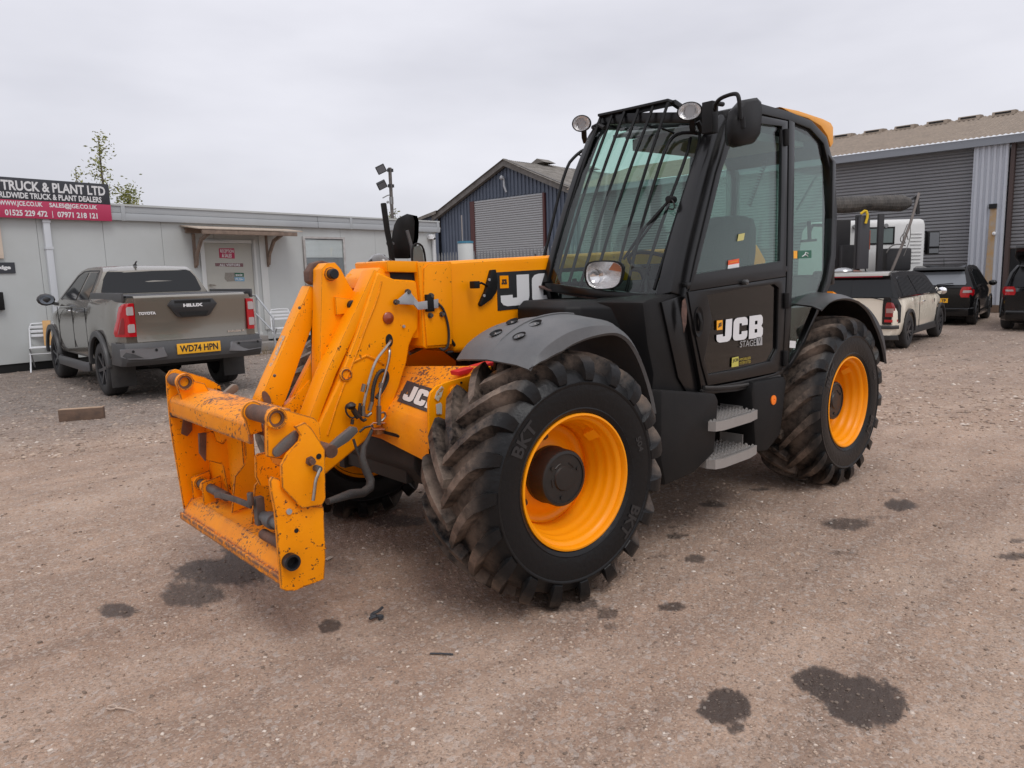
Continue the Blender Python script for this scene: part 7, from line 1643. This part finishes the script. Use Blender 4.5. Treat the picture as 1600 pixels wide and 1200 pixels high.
facing(gh, 'rear_window', [(-.62, 1.03), (-.60, .99), (.60, .99), (.62, 1.03), (.55, 1.31), (-.55, 1.31)], lambda y, z: frt(z)-.012, mat('rear_glass_light', (.16, .175, .19), .05, spec=1.0), .006)
sidewin(gh, [(.62, .99), (.72, 1.30), (1.22, 1.36), (1.32, .98)], .92, zrT, .78, .56, GLC); sidewin(gh, [(1.38, .98), (1.28, 1.36), (1.85, 1.34), (2.2, 1.24), (2.6, .98)], .92, zrT, .78, .56, GLC)
tx = lambda y, z: .0+max(0, abs(y)-.62)*.55+.05*max(0, z-.75)
for s in (1, -1):
    pp = [(.50, .68), (.52, .90), (.60, .94), (.70, .93), (.76, .86), (.78, .76), (.74, .70)]; tfx = lambda y: -.012+max(0, y-.70)*1.7; tl_ = lampstrip(TW, 'tail_lamp', [(.69, .53, .74), (.76, .50, .79), (.86, .51, .785), (.93, .54, .74), (.945, .58, .68)], tfx, s, REDL, .006, .05)
    b = B(); pass; lampstrip(tl_, 'clear_lens', [(.80, .56, .75), (.86, .57, .74)], tfx, s, CLRL, .014, .006)
    b = B(); b.plate([(tx(y, z)-.028, s*y, z) for y, z in [(.50, .335), (.50, .355), (.72, .36), (.72, .34)]], (.01, 0, 0)); b.build('reflector', REDL, TW)
    b = B(); b.ico((2.35, s*.93, .98), .10, 2, (.7, 1.0, .75)); b.build('wing_mirror', BKC, TW)
    b = B(); b.tube([(1.30, s*.825, .86), (1.32, s*.84, .86), (1.44, s*.84, .86), (1.46, s*.825, .86)], .012, n=6); b.build('door_handle', BKC, TW)
b = B(); b.box(-.03, -.02, -.26, .26, .56, .67); pl0 = b.build('number_plate', PLT, TW); tail_text(pl0, 'YP', -.12, -.22, .58, .65, -.032, BKP)
b = B(); P_ = [(-.024, y, z) for y, z in ((0, .96), (.045, .90), (0, .84), (-.045, .90))]; P2 = [(-.024, y*.45, .90+(z-.90)*.45) for _, y, z in P_]; b.ring(P_, P2, (-.008, 0, 0)); b.build('diamond_badge', CHRM, TW)
b = B(); b.sweep([(-.01, .0, 1.0), (.0, -.35, 1.03)], .02, .02, (1, 0, 0)); b.build('rear_wiper', BPL, TW)
b = B(); b.loft([[(x, y, .44), (x-.03, y, .42), (x-.02, y, .24), (x+.06, y, .22)] for y, x in ((-.80, .12), (-.70, 0), (0, -.02), (.70, 0), (.80, .12))], closed=True); b.build('rear_bumper', BKC, TW, bevel=.01)
b = B(); b.tube([(.9, 0, zrT), (.8, 0, zrT+.18)], .006, n=5); b.build('roof_aerial', BPL, TW)

# ---------------------------------------------------------------- black car at the right edge, boot lid raised
CB = PZ(1568, 513); hdg = R_(-172); hv = Vector((math.cos(hdg), math.sin(hdg), 0)); rt_ = Vector((hv.y, -hv.x, 0))
org = CB-hv*.72+rt_*(1.78/2-.02)
BC = thing('black_car_open_boot', 'black car cut off by the right edge of the picture with its boot lid raised', 'car', tuple(org), hdg)
WBC = car_wheel_mesh(.33, .22, 5, ALB)
ztp = [(0, .86), (.1, .95), (2.6, .95), (3.2, .92), (3.9, .80), (4.15, .62)]
small_car(BC, BKC, 4.15, 1.80, .95, 1.47, 2.6, .72, .33, None, ztp, .6, sill=.25, arch=.37, wmesh=WBC, archm=BKC, arch_w=.03)
prof = [(.45, .95), (.48, 1.2), (.55, 1.40), (.8, 1.46), (1.8, 1.47), (2.4, 1.42), (2.65, 1.33), (3.25, .95)]
gh = greenhouse(BC, prof, .95, 1.47, .82, .60, BKC)
sidewin(gh, [(.75, .99), (.85, 1.32), (1.5, 1.38), (1.6, .99)], .95, 1.47, .82, .60, GLC); sidewin(gh, [(1.66, .99), (1.56, 1.38), (2.3, 1.35), (2.5, 1.28), (2.95, .99)], .95, 1.47, .82, .60, GLC)
for s in (1, -1):
    pp = [(.60, .80), (.62, .96), (.78, .98), (.86, .92), (.87, .82), (.80, .78)]; tl_ = lampstrip(BC, 'tail_lamp', [(.79, .62, .83), (.84, .60, .87), (.93, .61, .865), (.975, .64, .82)], (lambda y: -.012+max(0, y-.77)*1.7), s, REDL, .006, .05); lampstrip(tl_, 'clear_lens', [(.87, .64, .80), (.91, .65, .80)], (lambda y: -.012+max(0, y-.77)*1.7), s, CLRL, .012, .006)
    b = B(); b.sweep([(.10, s*.80, .96), (.35, s*.74, 1.25), (.55, s*.64, 1.42)], .06, .06, (0, 1, 0)); b.build('boot_pillar', BKC, BC, bevel=.01)
b = B(); b.loft([[(x, y, .46), (x-.04, y, .42), (x-.03, y, .26), (x+.06, y, .22)] for y, x in ((-.86, .14), (-.76, 0), (0, -.03), (.76, 0), (.86, .14))], closed=True); b.build('rear_bumper', BKC, BC, bevel=.01)
b = B(); b.loft([[(.55, y*.62, 1.47), (.1, y*.66, 1.70), (-.35, y*.62, 1.86), (-.42, y*.60, 1.80), (-.1, y*.66, 1.62), (.55, y*.62, 1.42)] for y in (-1, -.5, 0, .5, 1)], closed=True); b.build('boot_lid', BKC, BC, bevel=.02)

# ---------------------------------------------------------------- flatbed / hook truck behind the cream car
tc_ = PD(1373, 400, 21.0); TRK = thing('hook_loader_truck', 'white cabbed hook loader truck with rolled black sheet over its frame', 'truck', (tc_.x, tc_.y, 0), R_(-130))
WTR = mat('truck_white', (.66, .66, .64), .4, dust=((.3, .26, .22), .25))
def tl3(px, py, x=0.0):
    # point of the sight line in the truck's plane x=const (truck coordinates)
    d = _ray(px, py); a = math.cos(R_(-130)), math.sin(R_(-130)); n = np.array([a[0], a[1], 0.0]); O = np.array([tc_.x, tc_.y, 0.0])
    t_ = ((O-CAM_P)@n+x)/(d@n); p = CAM_P+d*t_-O
    return Vector((x, -p[0]*a[1]+p[1]*a[0], p[2]))
b = B(); zt5 = 2.78
yl_, yr_ = tl3(1297, 400).y, tl3(1444, 400).y
cabp = [(0, .95), (0, zt5-.18), (.06, zt5-.04), (.2, zt5), (1.5, zt5+.05), (1.95, zt5-.15), (2.2, 1.8), (2.25, .75), (0, .75)]
b.prism(cabp, yr_, yl_); tcab = b.build('cab', WTR, TRK, bevel=.07, seg=3)
q = [tl3(*c) for c in ((1355, 358), (1395, 357), (1395, 379), (1355, 380))]
y0, y1, z0, z1 = q[0].y, q[1].y, q[2].z, q[0].z
b = B(); b.box(-.012, -.002, y1-.06, y0+.06, z0-.05, z1+.05); b.build('window_seal', DRK, tcab, bevel=.02)
b = B(); b.box(-.018, -.013, y1, y0, z0, z1); b.build('rear_window', mat('truck_glass', (.10, .14, .13), .05, spec=.9), tcab)
for k in range(9): b = B(); zz = 1.55+k*.10; b.box(-.018, -.0, yr_+.10, yr_+.42, zz, zz+.03); b.build('pressed_rib', WTR, tcab, bevel=.01)
b = B(); b.box(.5, 1.4, yr_-.012, yr_-.002, 1.55, 2.35); b.build('side_window', GLC, tcab, bevel=.0)
b = B(); ma, mb = tl3(1448, 362, .5), tl3(1465, 397, .5); b.box(.42, .6, mb.y, ma.y, mb.z, ma.z); mrr = b.build('door_mirror', BPL, TRK, bevel=.04); b = B(); b.box(.412, .418, mb.y+.03, ma.y-.05, mb.z+.22, ma.z-.03); b.box(.412, .418, mb.y+.03, ma.y-.05, mb.z+.03, mb.z+.16); b.build('mirror_glass', mat('mirror_light', (.16, .17, .18), .2, .5), mrr); b = B(); b.tube([(1.1, yr_, ma.z-.02), (.5, ma.y, ma.z)], .03, n=6); b.tube([(1.1, yr_, mb.z+.05), (.5, ma.y, mb.z+.1)], .03, n=6); b.build('mirror_arm', BPL, mrr)
for yy in (tl3(1335, 350).y, tl3(1383, 349).y): b = B(); b.cyl((-.08, yy, zt5-.18), (0, yy, zt5-.18), .06, n=12); b.build('work_lamp', mat('lamp_grey', (.25, .25, .25), .4), TRK)
TD = mat('truck_dark', (.022, .022, .024), .55, dust=((.1, .08, .07), .3))
def tbox(name, x0, x1, pa, pb, m_=TD, bev=.02):
    a, c = tl3(*pa, x0), tl3(*pb, x0); b = B(); b.box(x0, x1, min(a.y, c.y), max(a.y, c.y), min(a.z, c.z), max(a.z, c.z)); return b.build(name, m_, TRK, bevel=bev)
tbox('air_stack', -.55, -.15, (1304, 343), (1328, 418), bev=.06)
tbox('hydraulic_tank', -.75, -.3, (1316, 383), (1334, 420))
tbox('filter_box', -.70, -.25, (1386, 388), (1424, 423), bev=.07)
tbox('mast_post', -1.35, -1.25, (1339, 336), (1343.5, 424), bev=.01)
tbox('mast_post', -1.35, -1.25, (1374, 334), (1378.5, 424), bev=.01)
mast = tbox('hook_mast', -1.5, -1.3, (1345, 337), (1357, 420), mat('mast_dark', (.05, .05, .055), .5))
b = B(); a = tl3(1352, 334, -1.51); b.tube([a+Vector((0, .12, 0)), a+Vector((-.03, .0, .10)), a+Vector((-.04, -.05, -.05)), a+Vector((-.04, .0, -.25))], .032, n=8, sub=1); b.build('yellow_hook', mat('hook_yellow', (.75, .50, .02), .5), mast)
b = B(); a = tl3(1359, 360, -1.35); c = tl3(1358, 390, -1.35); b.cyl(a, c, .02, n=6); b.build('warning_stripe', mat('stripe_red', (.35, .06, .02), .5), mast)
# load sheet roll
b = B(); a = tl3(1296, 321, -1.2); c = tl3(1422, 317, -1.2); n = 60; secs = []
for k in range(n+1):
    t_ = k/n; p = a.lerp(c, t_); r_ = .20*(1-.0*t_)*(1 if t_ < .9 else 1-.5*(t_-.9)/.1)+(.010 if k % 2 else 0)
    secs.append([p+Vector((math.cos(w_)*r_, 0, math.sin(w_)*r_*(1.05 if math.sin(w_) > 0 else .95)-(.02 if math.sin(w_) < 0 else 0)*math.sin(t_*9))) for w_ in [2*math.pi*j/16 for j in range(16)]])
b.loft(secs, closed=True); b.build('rolled_sheet', mat('sheet_mesh', (.10, .09, .08), .8, var=(6, (.04, .038, .035), .9), bump=(70, .5)), TRK, ang=10)
b = B(); b.sweep([tl3(1418, 317, -1.2), tl3(1432, 305, -1.2), tl3(1434, 335, -1.2)], .08, .08, (1, 0, 0)); b.build('sheet_arm_head', TD, TRK, bevel=.01)
b = B(); b.sweep([tl3(1436, 301, -1.25), tl3(1423, 347, -1.3), tl3(1405, 395, -1.35), tl3(1392, 426, -1.4)], .06, .05, (1, 0, 0)); b.build('sheet_arm', mat('arm_worn', (.22, .19, .17), .5, .4), TRK, bevel=.01)
b = B(); b.tube([tl3(1418, 350, -1.5), tl3(1409, 372, -1.5), tl3(1417, 382, -1.5), tl3(1404, 376, -1.5), tl3(1415, 360, -1.5), tl3(1419, 375, -1.5)], .012, n=5, sub=2); b.tube([tl3(1422, 350, -1.5), tl3(1423, 372, -1.5), tl3(1412, 400, -1.5)], .010, n=5, sub=1); b.tube([tl3(1385, 395, -.8), tl3(1392, 384, -.8), tl3(1405, 381, -.8), tl3(1415, 384, -.8)], .018, n=5, sub=1); b.build('loose_cable', mat('cable_grey', (.14, .13, .12), .6), TRK)
b = B(); b.box(-2.4, 1.6, -.42, .42, .75, 1.0); b.build('truck_frame', TD, TRK, bevel=.02)
b = B(); c0 = tl3(1318, 424, -2.5); b.ico(c0, .2, 2, (1, 1.2, .5)); b.build('chrome_dome', mat('dull_chrome', (.4, .4, .4), .25, .9), TRK)
b = B(); c0 = tl3(1335, 426, -2.4); b.ico(c0, .12, 2, (1, 2.0, .5), .15); b.build('rag_bundle', mat('rag_red', (.16, .07, .05), .8), TRK)
WTT = car_wheel_mesh(.50, .30, 6, ALB)
for x_ in (-1.7, 1.0):
    for s in (1, -1): put_wheel(TRK, WTT, x_, s*.98, .50)

# =================================================================== SMALL THINGS
# garden chairs
def chair(name, label, loc, rz, cushion=False):
    T = thing(name, label, 'chair', loc, rz, 'white folding chairs by the office wall'); m_ = mat('chair_white', (.70, .71, .72), .4)
    for s in (1, -1):
        b = B(); b.tube([(.42, s*.24, 0), (.05, s*.24, .45), (-.02, s*.23, .80), (-.04, s*.20, .88)], .014, n=7); b.build('frame_tube', m_, T)
        b = B(); b.tube([(-.15, s*.22, 0), (.38, s*.22, .45)], .013, n=7); b.build('leg', mat('leg_grey', (.30, .31, .32), .5), T)
    b = B(); b.tube([(-.04, .20, .88), (-.045, .0, .89), (-.04, -.20, .88)], .014, n=7); b.build('top_rail', m_, T)
    for z in (.82, .74, .66): b = B(); b.box(-.035-.0, -.02, -.22, .22, z-.025, z+.025); b.build('back_slat', m_, T, bevel=.004)
    for k in range(5): b = B(); x_ = .04+k*.085; b.box(x_, x_+.065, -.22, .22, .445, .46); b.build('seat_slat', m_, T, bevel=.004)
    b = B(); b.tube([(.40, -.24, .34), (.40, .24, .34)], .010, n=6); b.build('stretcher', m_, T); return T
c1 = PZ(47, 580)
chair('garden_chair', 'white folding chair beside the pickup front wheel with a wooden board on it', (c1.x-.30, c1.y-.0, 0), R_(75))
b = B(); M_ = Matrix.Translation((c1.x-.48, c1.y+.06, .70))@Matrix.Rotation(R_(75), 4, 'Z')@Matrix.Rotation(R_(-12), 4, 'Y'); b.box(-.015, .015, -.2, .2, -.24, .24, M_); tag(b.build('wooden_board', mat('board_yellow', (.55, .30, .10), .6, var=(14, (.62, .38, .16), .8)), None, bevel=.004), 'yellowish wooden board leaning on the white chair near the pickup', 'board')
c2 = W(440, 520, .45)
chair('garden_chair', 'white folding chair against the office wall right of the hand rail', (c2.x, c2.y, 0), R_(82))
# timber block
p0, p1 = PZ(92, 659), PZ(162, 654); dv = (p1-p0); dv.z = 0; L0_ = dv.length; ang = math.atan2(dv.y, dv.x)
TB_ = thing('timber_block', 'short brown sawn timber block lying on the gravel before the pickup', 'wood block', (p0.x, p0.y, 0), ang)
b = B(); b.box(0, L0_, -.0, .10, -.005, .135); b.build('block', mat('sawn_timber', (.17, .105, .07), .8, var=(8, (.09, .06, .045), .9), bump=(30, .5)), TB_, bevel=.006); TB_.children[0].data.transform(Matrix.Identity(4))
b = B(); b.box(.004, L0_-.004, .004, .096, .131, .137); b.build('pale_cut_face', mat('pale_cut', (.42, .29, .19), .8, var=(10, (.3, .2, .13), .8)), TB_, bevel=.0)
# dry shrub
rs = random.Random(5); base = PZ(14, 572)
SB2 = thing('dry_shrub', 'dry reddish brown shrub at the foot of the office wall on the left', 'shrub', (base.x, base.y-.1, 0)); b = B(); lf = B()
for k in range(70):
    a = rs.uniform(0, 6.28); r_ = rs.uniform(.1, .55); h_ = rs.uniform(.2, .62)*(1.1-r_); p = [(0, 0, 0), (math.cos(a)*r_*.5, math.sin(a)*r_*.5, h_*.7), (math.cos(a)*r_, math.sin(a)*r_, h_)]
    b.tube(p, [.006, .004, .002], n=4)
    for j in range(26):
        f = rs.random(); q = Vector(p[1]).lerp(Vector(p[2]), f)+Vector((rs.gauss(0, .05), rs.gauss(0, .05), rs.gauss(0, .05))); d_ = Vector((rs.gauss(0, 1), rs.gauss(0, 1), rs.gauss(0, 1))).normalized(); e_ = d_.orthogonal().normalized(); s_ = rs.uniform(.012, .028)
        lf.add([q-d_*s_, q+e_*s_*.5, q+d_*s_, q-e_*s_*.5], [(0, 1, 2, 3)])
b.build('stem', mat('dry_stem', (.13, .08, .05), .9), SB2, kind='stuff'); lf.build('foliage', mat('dry_leaf', (.22, .11, .06), .8, var=(6, (.20, .17, .07), .9)), SB2, kind='stuff', smooth=False)
base = PZ(428, 556); rs = random.Random(8)
for k_, (px, py) in enumerate(((432, 552),)):
    base = PZ(px, py); G2 = thing('dry_weeds', 'clump of dry weeds at the foot of the hand rail', 'weeds', (base.x, base.y, 0)); b = B()
    for k in range(160):
        a = rs.uniform(0, 6.28); r_ = rs.uniform(0, .7); x_, y_ = math.cos(a)*r_*1.3, math.sin(a)*r_*.4; h_ = rs.uniform(.05, .22); b.tube([(x_, y_, 0), (x_+rs.gauss(0, .05), y_+rs.gauss(0, .05), h_)], [.004, .001], n=4)
    b.build('blades', mat('dry_weed', (.25, .19, .11), .9), G2, kind='stuff')
# rubble at the wall foot
# litter on the ground
p = PZ(168, 1106); q = PZ(212, 1114)
b = B(); d_ = q-p; n_ = Vector((-d_.y, d_.x, 0)).normalized(); b.tube([p+Vector((0, 0, .006)), p+d_*.15+n_*.012+Vector((0, 0, .008)), p+d_*.35+n_*.006+Vector((0, 0, .006)), p+d_*.22-n_*.012+Vector((0, 0, .005)), p+d_*.05-n_*.01+Vector((0, 0, .005))], .0028, n=6, sub=1); b.tube([p+d_*.3+Vector((0, 0, .007)), p+d_*.6+n_*.004+Vector((0, 0, .006)), q+Vector((0, 0, .004))], [.004, .003, .0015], n=6)
o = b.build('dry_twig', mat('twig_pale', (.48, .37, .29), .8), None); setloc(o, (p.x, p.y, 0)); tag(o, 'pale looped dry twig on the dirt at the lower left', 'twig')
p = PZ(590, 968); rs = random.Random(3); b = B(); b.tube([p+Vector((rs.gauss(0, .03), rs.gauss(0, .012), .008+.004*k)) for k in range(9)], .007, n=5, sub=1); o = b.build('black_rag', mat('black_litter', (.035, .037, .042), .6), None); setloc(o, (p.x, p.y, 0)); tag(o, 'crumpled scrap of black strap on the dirt before the front tyre', 'litter')
p = PZ(672, 1023); q = PZ(708, 1024); b = B(); b.tube([p+Vector((0, 0, .006)), p.lerp(q, .5)+Vector((0, 0, .007)), q+Vector((0, 0, .005))], .004, n=5); o = b.build('scrap_string', mat('black_litter', (.035, .037, .042), .6), None); setloc(o, (p.x, p.y, 0)); tag(o, 'short piece of dark cord on the dirt below the front tyre', 'string')
p = PZ(514, 874); b = B(); b.box(-.025, .025, -.012, .012, 0, .006, Matrix.Translation((p.x, p.y, .004))@Matrix.Rotation(.4, 4, 'Z')); o = b.build('wood_chip', mat('chip_pale', (.5, .42, .35), .8), None); setloc(o, (p.x, p.y, 0)); tag(o, 'small pale wood chip beside the yellow carriage plate', 'wood chip')
# shrink the long telehandler label
TH['label'] = 'large yellow and black telescopic handler with black cab and chunky tractor tyres'
for k in list(bpy.data.objects):
    if k.type == 'MESH' and len(k.data.polygons) == 0: bpy.data.objects.remove(k)
